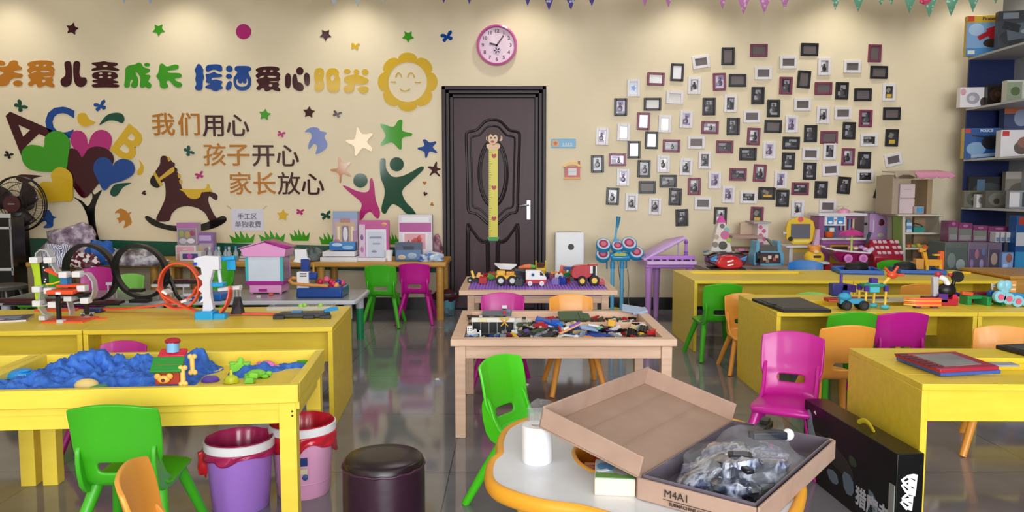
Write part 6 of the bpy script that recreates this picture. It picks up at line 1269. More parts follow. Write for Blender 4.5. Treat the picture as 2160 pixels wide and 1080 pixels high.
# little market stand with blue ends
a = At(1624, 6.42); t = thing('toy_market_stand', 'little toy stand with curved light blue end panels and dark shelves', 'toy stand', a.p); LB = mat('#5a9fc4', .35)
for x in (1601, 1646):
    s_ = 1 if x > 1620 else -1
    a.slab(chaikin([(x - 6, 509), (x + 2, 508), (x + 2, 528), (x + 6 * s_ + 2, 534), (x + 6 * s_ + 2, 560), (x + 6 * s_ - 5, 560), (x + 6 * s_ - 5, 538), (x - 6, 530)], 1), 0, .16).build('end_panel', LB, t, bevel=.004)
a.box(1603, 518, 1645, 530, .01, .14).build('top_shelf', mat('#4f4a48', .4), t); a.box(1606, 533, 1647, 556, .03, .15).build('lower_cabinet', mat('#3a1a1e', .4), t); a.box(1604, 530, 1648, 533, -.01, .15).build('shelf_edge', LB, t); a.box(1604, 556, 1650, 560, 0, .15).build('foot_rail', LB, t)
for x, y, h in ((1614, 546, '#c9a88a'), (1625, 543, '#e0d0c4'), (1635, 548, '#a8524a'), (1620, 551, '#8d7a6a'), (1640, 541, '#d0b4a0')): p_ = a(x, y); MB().box((p_.x, .022, p_.z), (.03, .02, .03)).build('goods_block', mat(h, .4), t, bevel=.003)
a.slab([(1618, 504), (1622, 503), (1640, 519), (1634, 522)], .02, .05).build('slanted_sign', mat('#5c6a5a', .4), t)
p_ = a(1597, 543); MB().cyl((p_.x - .012, .0, p_.z), (p_.x + .012, .0, p_.z), .045, n=20).build('black_wheel', BLACK, t)
# yellow blackboard stand
a = At(1695, 6.75); t = thing('toy_blackboard', 'yellow framed toy blackboard stand with an arched top', 'toy blackboard', a.p)
a.slab(chaikin([(1664, 517), (1664, 470), (1680, 462), (1695, 457), (1710, 462), (1725, 468), (1725, 517)], 1), .06, .09).build('frame', mat('#e6be26', .35), t, bevel=.005); a.box(1674, 473, 1713, 504, .05, .062).build('board', mat('#5c5d6a', .5), t); MB().box(a(1695, 510, .052), (.14, .01, .02)).build('chalk_ledge', mat('#e8d66a', .35), t)
p_ = a(1694, 463); MB().cyl((p_.x, .05, p_.z), (p_.x, .06, p_.z), .022, n=18).build('flower_badge', mat('#e0506a', .4), t); p_ = a(1672, 505); MB().cyl((p_.x, .045, p_.z), (p_.x, .06, p_.z), .02, n=18).build('black_magnet', BLACK, t)
a.box(1655, 518, 1738, 522, -.04, .2).build('desk_board', mat('#d8d4dc', .35), t, bevel=.003)
for x in (1670, 1722): a.box(x - 3, 522, x + 3, 562, .02, .06).build('leg', mat('#dcd8de', .35), t)
a.box(1676, 524, 1718, 534, .06, .1).build('yellow_drawer', mat('#e0c24a', .4), t); a.slab([(1724, 484), (1730, 484), (1728, 520), (1716, 520)], .0, .04).build('side_pencil', mat('#c9a4c8', .35), t); a.box(1656, 490, 1664, 494, .05, .08).build('side_hook', mat('#c9c2b4', .4), t)
# yellow bear
a = At(1722, 6.4, .46); t = thing('toy_bear', 'yellow toy bear rider with an orange head beside the blackboard stand', 'toy bear', a.p)
p_ = a(1722, 545); MB().ball((p_.x, .05, p_.z), (.085, .07, .07), 18).build('body', mat('#e8bc2c', .35), t); p_ = a(1722, 529); MB().ball((p_.x, .04, p_.z), (.05, .05, .045), 16).build('head', mat('#e0923a', .35), t)
for x in (1712, 1732): q = a(x, 521); MB().ball((q.x, .04, q.z), .018, 12).build('ear', mat('#d98430', .35), t)
q = a(1722, 532); MB().ball((q.x, -.006, q.z), (.025, .015, .018), 12).build('muzzle', mat('#f0c890', .4), t)
q = a(1722, 541); MB().box((q.x, -.022, q.z), (.06, .012, .02)).build('dark_visor', mat('#3a3424', .3), t, bevel=.004); q = a(1722, 554); MB().box((q.x, -.01, q.z), (.17, .12, .02)).build('base', mat('#c8d0cc', .4), t, bevel=.006)
q = a(1744, 549); tag(crumple((0, 0, 0), (.05, .04, .045), 61, .2, 16).build('red_toy_piece', mat('#b02034', .35), loc=a.p + Vector((q.x, -.02, 0))), 'red crumpled toy piece between the yellow bear and magenta boat', 'toy')
# kitchen
a = At(1776, 6.82); t = thing('toy_kitchen', 'purple toy kitchen with a white shelf and blue framed picture', 'toy kitchen', a.p); KP = mat('#8f4f86', .4)
a.box(1731, 457, 1822, 505, .2, .22).build('rear_board', mat('#a45c9c', .4), t); a.box(1730, 457, 1740, 505, .02, .22).build('side_board', KP, t); a.box(1726, 450, 1828, 456, -.02, .24).build('top_shelf', mat('#dcd8e0', .35), t, bevel=.004); a.box(1731, 502, 1826, 507, -.03, .24).build('worktop', mat('#d5d0d8', .35), t, bevel=.004)
a.box(1731, 507, 1824, 562, .0, .22).build('cabinet', KP, t); a.box(1750, 516, 1790, 556, -.012, .0).build('oven_door', mat('#b8862a', .35), t, bevel=.004); a.box(1754, 520, 1786, 534, -.016, -.012).build('oven_window', mat('#3a2a20', .2), t); a.box(1734, 508, 1822, 514, -.01, .0).build('control_strip', mat('#a65ca8', .35), t)
pb = a.box(1740, 455, 1783, 476, .0, .02).build('picture_board', mat('#e4e6ee', .35), t)
for l, r_ in ((1745, 1758), (1766, 1780)): a.box(l, 458, r_, 473, -.003, 0).build('blue_picture', mat('#3f8fcc', .35), pb); q = a((l + r_) / 2, 469); MB().ball((q.x, -.004, q.z), (.02, .003, .012), 10).build('white_shape', WHITE, pb)
q = a(1762, 464); MB().box((q.x, -.003, q.z), (.02, .003, .008)).build('red_bow', mat('#c22a3a', .4), pb)
a.box(1738, 479, 1774, 502, .1, .14).build('goods_picture', mat('#3f7ca8', .4), t); q = a(1754, 496); MB().lathe([(0, 0), (.035, 0), (.045, .05), (.04, .05), (.032, .006)], (q.x, .05, q.z - .02), 18).build('orange_pot', mat('#d9622c', .35), t); q = a(1758, 488); MB().box((q.x, .05, q.z), (.04, .04, .06)).build('white_carton', WHITE, t)
for i, x in enumerate((1791, 1800, 1809, 1817)): a.box(x - 1.5, 461, x + 1.5, 488, .16, .175).build('hanging_utensil', mat(['#8fa2c8', '#d9c49a', '#7f94b8', '#e0d0b4'][i], .35), t)
a.box(1785, 458, 1822, 463, .15, .19).build('utensil_rail', mat('#c46aa0', .35), t)
q = a(1790, 447); MB().lathe([(.0, .0), (.055, 0), (.05, .03), (.02, .045), (0, .05)], (q.x, .1, a(1790, 451).z), 18).build('pink_pot', mat('#d692b0', .35), t); q = a(1789, 436); MB().box((q.x, .1, q.z), (.09, .02, .01)).build('pot_handle', mat('#b8bfa0', .4), t); MB().cyl((q.x, .1, q.z), (q.x, .1, q.z - .035), .006).build('pot_stem', mat('#c9b4b0', .4), t)
# fridge
a = At(1853, 6.96); t = thing('toy_fridge', 'lilac toy fridge with a heart decal beside the toy kitchen', 'toy fridge', a.p)
a.box(1824, 449, 1880, 562, .0, .2).build('body', mat('#8c7f8a', .45), t, bevel=.004); a.box(1833, 450, 1881, 508, -.02, .0).build('upper_door', mat('#b590c2', .35), t, bevel=.006); a.box(1833, 509, 1881, 560, -.02, .0).build('lower_door', mat('#b18cbe', .35), t, bevel=.006)
a.box(1838, 464, 1840, 490, -.034, -.02).build('door_handle', mat('#d6c4dc', .3), t); a.box(1822, 446, 1884, 449, -.02, .2).build('top_cover', mat('#77707a', .45), t)
for x, y, rx, rz_, h in ((1857, 469, .026, .03, '#5a1430'), (1871, 483, .03, .018, '#6fa8d8'), (1855, 496, .03, .02, '#b4b8a4'), (1870, 457, .018, .018, '#d9a48a'), (1826, 472, .016, .012, '#141214')): q = a(x, y); MB().ball((q.x, -.022 if x > 1830 else -.002, q.z), (rx, .004, rz_), 14).build('decal', mat(h, .4), t)
# parasol tea cart, boat, cash register
a = At(1800, 6.45); t = thing('toy_parasol', 'magenta toy parasol on a green pole above the boat', 'toy parasol', a.p)
q = a(1797, 494); MB().lathe([(0, .04), (.04, .034), (.085, .014), (.1, -.006), (.085, .0), (.03, .02), (0, .026)], (q.x, .0, q.z), 10).build('canopy', mat('#c02c86', .35), t, smooth=20); MB().ball((q.x, 0, q.z + .045), .012).build('finial', mat('#c02c86', .35), t); MB().cyl((q.x, .0, q.z + .02), (q.x, .0, .0), .01).build('pole', mat('#b8bf5a', .4), t); MB().box((q.x, 0, a(1797, 503).z), (.12, .06, .012)).build('tray', mat('#dcd6b0', .4), t); MB().cyl((q.x, 0, 0), (q.x, 0, .015), .05).build('foot', mat('#b8bf5a', .4), t)
a = At(1810, 6.32, .46); a.Y = 6.32; t = thing('toy_boat', 'magenta toy boat with a white deck and lilac wheels', 'toy boat', Vector((a.p.x, 6.41, .46)));
q = MB(); q.add([a(1765, 532, 0), a(1846, 534, 0), a(1856, 540, .05), a(1846, 534, .14), a(1765, 532, .14), a(1784, 556, .02), a(1838, 558, .02), a(1842, 556, .06), a(1838, 558, .12), a(1784, 556, .12)], [(0, 1, 6, 5), (1, 2, 7, 6), (2, 3, 8, 7), (3, 4, 9, 8), (4, 0, 5, 9), (0, 4, 3, 2, 1), (5, 6, 7, 8, 9)]); q.build('hull', mat('#8c1452', .3, coat=.3), t, bevel=.006)
MB().add([a(1756, 526, -.01), a(1775, 530, -.01), a(1806, 533, -.01), a(1845, 536, -.01), a(1858, 528, .02), a(1845, 536, .15), a(1806, 533, .15), a(1775, 530, .15), a(1756, 526, .15)], [(0, 1, 7, 8), (1, 2, 6, 7), (2, 3, 5, 6), (3, 4, 5)]).build('deck_rim', mat('#e4dce6', .3), t, solid=.012)
for x in (1797, 1829): wheel(t, a(x, 547, -.02), .036, .02, mat('#e08ad0', .35), mat('#c86ab8', .35))
for x, y, h in ((1812, 524, '#c79ac0'), (1822, 526, '#d8c8a4'), (1834, 524, '#b890c4'), (1842, 528, '#d6a6cc')): q = a(x, y); MB().ball((q.x, .06, q.z), (.025, .02, .016), 10).build('deck_shape', mat(h, .4), t)
a.slab([(1842, 531), (1855, 523), (1858, 527), (1846, 535)], .02, .05).build('bow_rail', mat('#d9bede', .35), t)
a = At(1872, 6.5); t = thing('toy_cash_register', 'dark red toy cash register with pale sloping keys', 'toy cash register', a.p)
q = MB(); q.M = Matrix(((0, 0, 1, 0), (1, 0, 0, 0), (0, 1, 0, 0), (0, 0, 0, 1))); X0, X1 = a(1842, 530).x, a(1905, 530).x; zT = a(1870, 508).z; zF = a(1870, 540).z
q.prism([(-.02, .0), (.17, 0), (.17, zT), (.11, zT), (-.02, zF)], X0, X1); q.build('case', mat('#a01432', .3, coat=.3), t, bevel=.012)
for i in range(5):
    for j in range(3): u = (j + .5) / 3; MB().box((X0 + .05 + i * .042 + (.02 if i > 2 else 0), -.024 + .13 * u, zF + (zT - zF) * u + .006), (.03, .03, .012), (.72, 0, 0)).build('key', mat('#d9b8c4', .4), t, bevel=.002)
MB().box((X0 - .0, .1, zT + .02), (.02, .02, .1), (0, .3, 0)).build('scanner', mat('#2b3a48', .4), t); MB().box((X1 - .03, .02, .02), (.08, .1, .04)).build('dark_foot', BLACK, t)
tag(MB().box((0, 0, .0), (.05, .03, .06), (0, .15, 0)).build('grey_pencil_cup', mat('#54646a', .4), loc=Vector((atY(1833, 525, 6.58).x, 6.6, .49 + .0))), 'dark grey cup behind the bow of the magenta boat', 'cup')
# market stall shelf, standing on the floor
YS = 6.62; a = At(1935, YS, 0); t = thing('market_stall_shelf', 'tall greige toy market stall with a pink scalloped awning', 'toy stall', a.p); GS = mat('#a89884', .5); GL = mat('#c9c2b4', .45)
def zb_(py): return a(1935, py).z
a.box(1884, 370, 1893, 452, .0, .3).build('upper_side_panel', GS, t); a.box(1960, 378, 1967, 452, .02, .3).build('upper_side_panel', mat('#a08a68', .5), t); a.box(1890, 452, 1985, 456, -.04, .3).build('counter', GL, t, bevel=.003)
a.slab([(1884, 456), (1902, 456), (1908, 566), (1884, 640)], .0, .02).build('olive_panel', mat('#5a6a24', .5), t)
for x0, x1 in ((1902, 1905), (1978, 1981)): a.slab([(x0, 456), (x1 + 2, 456), (x1 + 6 * (1 if x0 > 1940 else 0) + 3, 640), (x0 + 6 * (1 if x0 > 1940 else 0), 640)], -.02, .26).build('lower_side_panel', GL, t)
for yy in (492, 524, 554): a.box(1904, yy - 2, 1984, yy + 2, -.03, .24).build('shelf_board', GL, t)
a.box(1955, 458, 1978, 560, .2, .24).build('wood_back_panel', mat('#a88a6c', .5), t); a.box(1893, 368, 1962, 376, .26, .3).build('upper_rail', GS, t)
q = MB(); vs = []; nn = 26; pts = []
for i in range(nn + 1): pts.append(1926 + (2005 - 1926) * i / nn)
for i, x in enumerate(pts): vs += [a(x, 360 - 2 * i / nn, .2), a(x, 364, -.02), a(x, 373 - 1 * i / nn + 4 * abs(sin(i / nn * 4 * pi)), -.08)]
q.add(vs, [(i * 3 + j, i * 3 + j + 1, i * 3 + j + 4, i * 3 + j + 3) for i in range(nn) for j in range(2)]); q.build('awning', mat('#d28aa8', .5), t, solid=.006)
q = MB(); vs = []
for i in range(11): x = 1884 + (1928 - 1884) * i / 10; vs += [a(x, 361, .2), a(x, 364 - 3 * sin(i / 10 * pi), -.02), a(x, 376 - 8 * sin(i / 10 * pi), -.05)]
q.add(vs, [(i * 3 + j, i * 3 + j + 1, i * 3 + j + 4, i * 3 + j + 3) for i in range(10) for j in range(2)]); q.build('arched_canopy', GS, t, solid=.008)
fr_ = At(1912, YS - .0, 0); o = thing('toy_refrigerator', 'small pale pink toy refrigerator standing inside the market stall', 'toy fridge', Vector((atY(1912, 450, YS + .06).x, YS + .06, zb_(452))))
k = mpp(o.location); MB().box((0, .07, 32 * k), (33 * k, .12, 64 * k)).build('body', mat('#cfb9bc', .4), o, bevel=.004)
for z0, z1 in ((1, 32), (34, 63)): MB().box((0, .004, (z0 + z1) / 2 * k), (32 * k, .016, (z1 - z0) * k)).build('refrigerator_door', mat('#d6c2c6', .35), o, bevel=.004)
MB().box((0, -.006, 52 * k), (.06, .004, .006)).build('door_decal', mat('#a89aa0', .4), o)
o = thing('toy_microwave', 'small grey toy oven with a blue window on the stall counter', 'toy oven', Vector((atY(1942, 450, YS).x, YS + .02, zb_(452)))); MB().box((0, .05, .035), (.085, .09, .065)).build('body', mat('#a89a98', .4), o, bevel=.004); MB().box((.004, .003, .037), (.05, .006, .042)).build('window', mat('#4a9ad0', .2), o)
o = thing('toy_carton', 'blue and white toy milk carton on the upper stall shelf', 'toy carton', Vector((atY(1921, 490, YS).x, YS + .02, zb_(490)))); MB().box((0, .03, .04), (.045, .045, .08)).build('body', mat('#c9d4e0', .4), o); MB().box((0, .03, .09), (.045, .03, .03), taper=.4).build('gable_top', mat('#5f9cc8', .4), o); MB().box((0, .006, .04), (.046, .002, .03)).build('blue_band', mat('#5f8cc0', .4), o)
o = thing('toy_basket', 'teal toy basket beside the milk carton on the stall', 'toy basket', Vector((atY(1941, 490, YS).x, YS + .02, zb_(490)))); MB().box((0, .03, .022), (.085, .06, .044), taper=1.12).build('body', mat('#2f8a84', .4), o); MB().tube([(-.045, .03, .044), (-.02, .03, .075), (.03, .03, .06), (.045, .03, .044)], .006, 6).build('handle', mat('#22383c', .4), o)
for i, (x, h, lb) in enumerate(((1912, '#5a7a3c', 'green'), (1922, '#c8602c', 'orange'), (1933, '#7a8f3c', 'olive'), (1944, '#d0b43a', 'yellow'), (1955, '#6a8a44', 'leaf green'))): tag(crumple((0, 0, 0), (.032, .03, .022), 70 + i, .15, 12).build('toy_vegetable', mat(h, .45), loc=Vector((atY(x, 520, YS).x, YS + .05, zb_(522)))), lb + ' toy vegetable on the middle stall shelf', 'toy food', 'toy vegetables on the stall')

# ================================================================ blue wall rack with boxed sets at the right wall
XF, XB = 4.06, 4.46; Y1 = 6.98
t = thing('display_rack', 'dark blue display rack with grey boards at the right wall', 'rack', (0, 0, 0)); RB = mat('#101f52', .45)
MB().span((XF, Y1, 0), (XB, Y1 + .02, 2.62)).build('end_panel', RB, t)
MB().span((XB, 5.6, 0), (XB + .015, Y1 + .02, 2.62)).build('rear_panel', mat('#9a9ca4', .5), t)
def zr(px, py, Y): return atY(px, py, Y).z
shelf_z = [zr(2040, 122, 6.98), zr(2030, 229, 6.98), zr(2028, 336, 6.98), zr(2022, 437, 6.98)]
for z in shelf_z: MB().span((XF - .01, 5.6, z - .018), (XB, Y1, z)).build('rack_board', mat('#b4b6b8', .4), t)
MB().span((XF, 5.6, 0), (XB, Y1, .42)).build('base_cabinet', mat('#2a3050', .5), t)
def rackbox(name, label, l, r, t_, b_, Y, dep, body, art, rz, writing=(), cat='toy box', zi=None):
    c = atY((l + r) / 2, b_, Y); 
    if zi is not None: c.z = shelf_z[zi] + .001
    k = mpp(c); Hh = atY((l + r) / 2, t_, Y).z - c.z
    o = thing(name, label, cat, c, rz, 'boxed building sets on the rack'); W_ = (r - l) * k / cos(rz)
    MB().box((0, dep / 2, Hh / 2), (W_, dep, Hh)).build('carton', body, o, bevel=.002); q = MB(); mats = []
    for i, a_ in enumerate(art):
        m_ = mat(a_[4], .3, coat=.3)
        if m_ not in mats: mats.append(m_)
        cc = ((a_[0] + a_[2]) / 2 * W_ - W_ / 2, -.0006 - .0004 * i, (a_[1] + a_[3]) / 2 * Hh); d = ((a_[2] - a_[0]) * W_, .0012, (a_[3] - a_[1]) * Hh)
        if len(a_) == 6 and a_[5] == 1: q.ball(cc, (d[0] / 2, .001, d[2] / 2), 14, mats.index(m_))
        elif len(a_) == 6: q.box(cc, d, (0, a_[5], 0), mats.index(m_))
        else: q.box(cc, d, mi=mats.index(m_))
    q.build('printed_front', mats, o)
    for tx, u, v, s_, h in writing: text('lettering', tx, s_ * Hh, mat(h, .4), (u * W_ - W_ / 2, -.0016 - .0004 * len(art), v * Hh), parent=o, bold=.001)
    return o
PB = mat('#c9a62c', .4)
rackbox('toy_box', 'ship model box with red sails and a yellow title strip on the top board', 2040, 2106, 32, 122, 6.88, .06, PB, [(0, 0, 1, .82, '#7fa8d4'), (0, 0, 1, .2, '#4a86bc'), (.05, .5, .5, .8, '#a8c4e4', 1), (.3, .5, 1, .62, '#b01a26', -.5), (.62, .38, 1.0, .72, '#c0202c', -.35), (.48, .2, 1, .42, '#3a2c24', 1), (.02, .86, .2, .99, '#d0422c'), (.05, .05, .25, .14, '#e0e4e8')], -.18, (('Pirates', .62, .91, .11, '#3a1c10'),), zi=0)
rackbox('toy_box', 'dark battleship model box cut by the frame edge on the top board', 2107, 2190, 22, 120, 6.6, .07, mat('#2a2e36', .35), [(0, 0, 1, .75, '#343a42'), (.0, .1, .6, .5, '#1c2024', 1), (.2, .3, 1, .7, '#55606c', -.15), (.5, .4, .9, .55, '#8a96a0', 1), (.1, .5, .5, .7, '#14161a', .3), (.1, .8, .45, .95, '#7c8490')], -.18, zi=0)
rackbox('toy_box', 'glossy white robot model box on the second board', 2026, 2082, 184, 230, 6.88, .07, mat('#e8e4ea', .2), [(0, 0, 1, 1, '#eae6ec'), (.2, .15, .7, .75, '#a8a4b4', 1), (.3, .3, .55, .6, '#d6d4dc', 1), (.0, .6, .2, .95, '#d8a0b0', 1), (.7, .0, 1, .5, '#3a2a2c', 1)], -.12, zi=1)
rackbox('toy_box', 'black figure box next to the white robot box', 2083, 2124, 178, 226, 6.8, .07, mat('#17120f', .3), [(.1, .2, .9, .85, '#3a241a', 1), (.3, .4, .7, .7, '#5c4030', 1)], -.12, zi=1)
rackbox('toy_box', 'pale green vehicle box at the frame edge on the second board', 2125, 2190, 168, 222, 6.5, .09, mat('#c9ccc0', .35), [(0, 0, .45, .9, '#8f9c84'), (.1, .3, .4, .7, '#55663c', 1), (.5, .1, .98, .5, '#dfe2dc'), (.55, .15, .7, .4, '#2a2c2a'), (.78, .15, .95, .4, '#2a2c2a'), (.5, .7, .95, .95, '#5a7a58')], -.12, zi=1)
rackbox('toy_box', 'blue police helicopter box with a yellow side on the third board', 2035, 2108, 270, 336, 6.86, .07, PB, [(0, 0, 1, 1, '#1d4f94'), (.05, .1, .6, .55, '#7fa4c8', 1), (.45, .3, .98, .75, '#14181e', 1), (.2, .68, .9, .73, '#1a1e24', .12), (.2, .06, .9, .16, '#9ab0c8', -.1), (.02, .84, .16, .97, '#c83c2a')], -.14, (('POLICE', .58, .91, .12, '#c8dcf0'),), zi=2)
rackbox('toy_box', 'white truck model box with a red corner badge on the third board', 2112, 2175, 274, 334, 6.55, .09, mat('#dcd8d8', .35), [(0, 0, 1, 1, '#e2dfe2'), (.04, .78, .25, .96, '#c8282c'), (.4, .1, .9, .6, '#5a4a44', 1), (.5, .3, .95, .75, '#8a5a4a', 1), (.85, .0, 1, 1, '#b8923a')], -.14, zi=2)
rackbox('toy_box', 'orange and blue flat box lying behind the white truck box', 2120, 2180, 243, 272, 6.78, .1, mat('#3a4a78', .35), [(0, .4, 1, 1, '#b4603a'), (0, 0, 1, .4, '#2c3a68'), (.3, .1, .8, .5, '#8a96b4', 1)], -.14, zi=2).location.z += atY(2150, 272, 6.55).z - shelf_z[2]
for i, (l, r_, t_, b_, Y, h, art, lb) in enumerate(((2034, 2078, 402, 435, 6.86, '#6d6a5a', [(.1, .1, .9, .9, '#4a4a3c', 1), (.3, .3, .7, .7, '#8a8878', 1)], 'camouflage tank set box on the lowest rack board'), (2060, 2076, 410, 436, 6.78, '#d9d6da', [(.2, .3, .8, .8, '#8a8890', 1)], 'narrow white box standing before the tank set box'),
        (2080, 2128, 402, 438, 6.66, '#5a584c', [(.1, .1, .95, .9, '#75746a', 1), (.3, .2, .6, .6, '#3c3c34', 1)], 'round grey green vehicle box in the middle of the lowest board'), (2130, 2180, 402, 440, 6.4, '#8d909a', [(.0, .1, .4, .9, '#d6d4d8'), (.5, .1, .9, .9, '#3c4048')], 'grey box with a white spine on the lowest board at the frame edge'),
        (2046, 2124, 372, 404, 6.91, '#15161a', [(.1, .3, .9, .8, '#2c3238', 1), (.2, .1, .4, .9, '#4a6a84')], 'long black gun boat box behind the tank set box'), (2122, 2180, 362, 402, 6.8, '#8a8478', [(.1, .1, .9, .7, '#5c5848', 1), (0, .8, 1, 1, '#b4aea4')], 'tilted tan box leaning over the lowest board'))):
    o = rackbox('toy_box', lb, l, r_, t_, b_, Y, .06, mat(h, .35), art, -.1, zi=3)
    if t_ < 380: o.location.z += 0
# pink packaged sets stacked before the rack, colours darkened for its shade
pc = [mat('#7d4e6c', .3), mat('#8f6a86', .3)]
k_ = [('toy_box', 'pink set box at the end of the upper stacked row, beside the stall', 2000, 2020, 470, 505, 6.42), ('toy_box', 'second pink set box of the upper stacked row', 2021, 2050, 475, 505, 6.35), ('toy_box', 'third pink set box of the upper stacked row', 2052, 2082, 480, 508, 6.28), ('toy_box', 'last pink set box of the upper stacked row', 2084, 2130, 482, 512, 6.22)]
def stackbox(label, l, r_, t_, b_, Y, body, art, z0, dep=.18):
    c = Vector((atY((l + r_) / 2, b_, Y).x, Y, z0)); k = mpp(c); Hh = max(.03, atY((l + r_) / 2, t_, Y).z - z0); W_ = (r_ - l) * k
    o = thing('toy_box', label, 'toy box', c, 0, 'packaged sets stacked before the rack'); MB().box((0, dep / 2, Hh / 2), (W_, dep, Hh)).build('carton', body, o, bevel=.003); q = MB(); mats = []
    for i, a_ in enumerate(art):
        m_ = mat(a_[4], .3, coat=.3); mats.append(m_) if m_ not in mats else 0
        cc = ((a_[0] + a_[2]) / 2 * W_ - W_ / 2, -.0006 - .0004 * i, (a_[1] + a_[3]) / 2 * Hh); d = ((a_[2] - a_[0]) * W_, .0012, (a_[3] - a_[1]) * Hh)
        q.ball(cc, (d[0] / 2, .001, d[2] / 2), 12, mats.index(m_)) if len(a_) > 5 else q.box(cc, d, mi=mats.index(m_))
    q.build('printed_front', mats, o); return o
z3 = 0
lowY = 6.3; zl0 = .0; zl1 = atY(2060, 548, lowY).z; zl2 = atY(2060, 512, lowY).z
MB_ = MB().span((3.5, 6.16, 0), (4.05, 6.49, .44)); tag(MB_.build('low_bench', mat('#7a7480', .5), bevel=.006), 'low grey bench under the packaged sets by the rack', 'bench')
for i, (l, r_, lb, h, art) in enumerate(((1992, 2040, 'clear grey set box in the lower row beside the stall', '#59635f', [(.05, .1, .95, .85, '#4f5c5a'), (.1, .2, .5, .7, '#75827e', 1), (.5, .15, .9, .5, '#8d9a9c', 1)]), (2041, 2082, 'lilac patterned set box in the middle of the lower row', '#6d6278', [(.05, .05, .95, .8, '#564c66'), (.1, .2, .3, .5, '#8a74a0', 1), (.35, .5, .55, .8, '#a0647c', 1), (.6, .2, .8, .5, '#8d84a8', 1), (.7, .6, .9, .85, '#5a6c98', 1)]), (2083, 2112, 'dark printed set box at the end of the lower row', '#6a5a70', [(.1, .1, .9, .8, '#4a4258'), (.2, .3, .7, .7, '#a08a7a', 1)]))):
    stackbox(lb, l, r_, 512, 560, 6.22, mat(h, .35), art, .441, .26)
zz2 = .441 + max(.03, atY(2060, 512, 6.22).z - .441) + .001
for i, (nm, lb, l, r_, t_, b_, Y) in enumerate(k_):
    stackbox(lb, l, r_, t_ - 4, b_, 6.35, pc[0], [(0, .72, 1, 1, '#7a2f60'), (.06, .05, .94, .68, '#6d776c'), (.1, .1, .9, .35, '#8d868b'), (.3, .78, .7, .94, '#a06890', 1)], zz2, .12)
o = stackbox('light blue box with a small brown picture at the corner of the bench', 2112, 2136, 532, 578, 6.17, mat('#5f7cae', .35), [(.05, .05, .95, .95, '#7f9dd0'), (.3, .55, .9, .95, '#8a5a4a', 1), (.1, .1, .5, .5, '#a8c4ea')], .441, .045); o['label'] = 'light blue box with a small brown picture at the end of the back desk row'
for i, x in enumerate((2103, 2114, 2126)): stackbox(['first', 'second', 'third'][i] + ' narrow white box in front of the pink set boxes', x - 4, x + 4, 490, 530, 6.24, mat('#b4b4ba', .4), [(.1, .1, .9, .5, '#5f7ca0')], zz2, .08)
stackbox('blue box with white top cut by the frame edge beside the rack', 2140, 2180, 455, 560, 6.17, mat('#1f4f8c', .35), [(.0, .0, .8, .4, '#2f86bc'), (0, .5, 1, .72, '#b8bcc4'), (.1, .85, .5, .98, '#a83a26')], .441, .1)
# ================================================================ things on the right desks
HZ = .5
# blue sunken-board trays on the back desk
def sand_tray(px, py, label, w_=.36, dep=.27, rz=0):
    o = thing('blue_tray', label, 'tray', P(px, py, HZ), rz, 'blue toy trays'); B_ = mat('#1f62bc', .35)
    MB().box((0, dep / 2, .006), (w_, dep, .012)).build('tray_bottom', mat('#3a4f78', .4), o)
    q = MB()
    for a_, b_ in (((-w_ / 2, 0), (w_ / 2, .018)), ((-w_ / 2, dep - .018), (w_ / 2, dep)), ((-w_ / 2, .018), (-w_ / 2 + .018, dep - .018)), ((w_ / 2 - .018, .018), (w_ / 2, dep - .018))): q.span((*a_, 0), (*b_, .035))
    q.build('rim', B_, o, bevel=.003); return o
o1 = sand_tray(1818, 580, 'blue tray with a black bean bag at the middle of the back desk row', .31, .3, -.18); o2 = sand_tray(1948, 580, 'blue tray under the giraffe bricks at the end of the back desk row', .32, .3, -.18)
for o_, s_, lb in ((o1, 71, 'black bean bag lying in the first blue tray'), (o2, 72, 'black bean bag beside the yellow giraffe bricks')):
    q = crumple((0, 0, 0), (.09, .07, .05), s_, .08, 20); tag(q.build('bean_bag', mat('#0e0c0e', .6), loc=o_.location + Vector((.03 if s_ == 71 else -.06, .16, .012))), lb, 'bean bag')
g = thing('brick_giraffe', 'yellow and orange brick giraffe standing by the second blue tray', 'toy animal', P(1975, 577, HZ) + Vector((0, .1, .013))); k = mpp(g.location); YG = mat('#e8a42c', .35)
MB().box((.02, 0, .06), (.13, .05, .05)).build('body', YG, g, bevel=.003)
for x in (-.03, .07):
    for y in (-.02, .02): MB().box((x, y, .02), (.02, .02, .05)).build('leg', mat('#f0b83a', .35), g)
MB().box((-.04, 0, .11), (.028, .03, .09), (0, -.25, 0)).build('neck', YG, g, bevel=.002); MB().box((-.06, 0, .155), (.05, .03, .028)).build('head', YG, g, bevel=.003); MB().box((-.04, .0, .18), (.03, .02, .03), (0, .5, 0)).build('crest', mat('#b8542c', .35), g)
MB().box((-.085, 0, .05), (.06, .05, .08)).build('feed_box', mat('#e0a050', .35), g, bevel=.003); MB().box((.085, 0, .075), (.03, .04, .15)).build('orange_post', mat('#e8682c', .35), g, bevel=.003); MB().box((.055, 0, .12), (.06, .03, .012)).build('yellow_beam', mat('#f0c050', .35), g)
tag(MB().box((0, 0, .007), (.17, .03, .014)).box((.06, .02, .007), (.05, .06, .012), (0, 0, .4)).build('brick_sword', mat('#efc42c', .35), loc=P(2022, 577, HZ), bevel=.002), 'flat yellow brick sword lying beside the second blue tray', 'toy')
tag(MB().box((0, 0, .006), (.1, .06, .012)).build('white_pad', mat('#d4d6d0', .4), loc=P(2010, 562, HZ) + Vector((0, .05, 0))), 'pale pad lying behind the yellow brick sword', 'pad')
tag(MB().ball((0, 0, .014), (.022, .018, .014)).build('white_pebble', WHITE, loc=P(1698, 578, .471)), 'small white ball in the tray groove of the long back desk', 'ball')
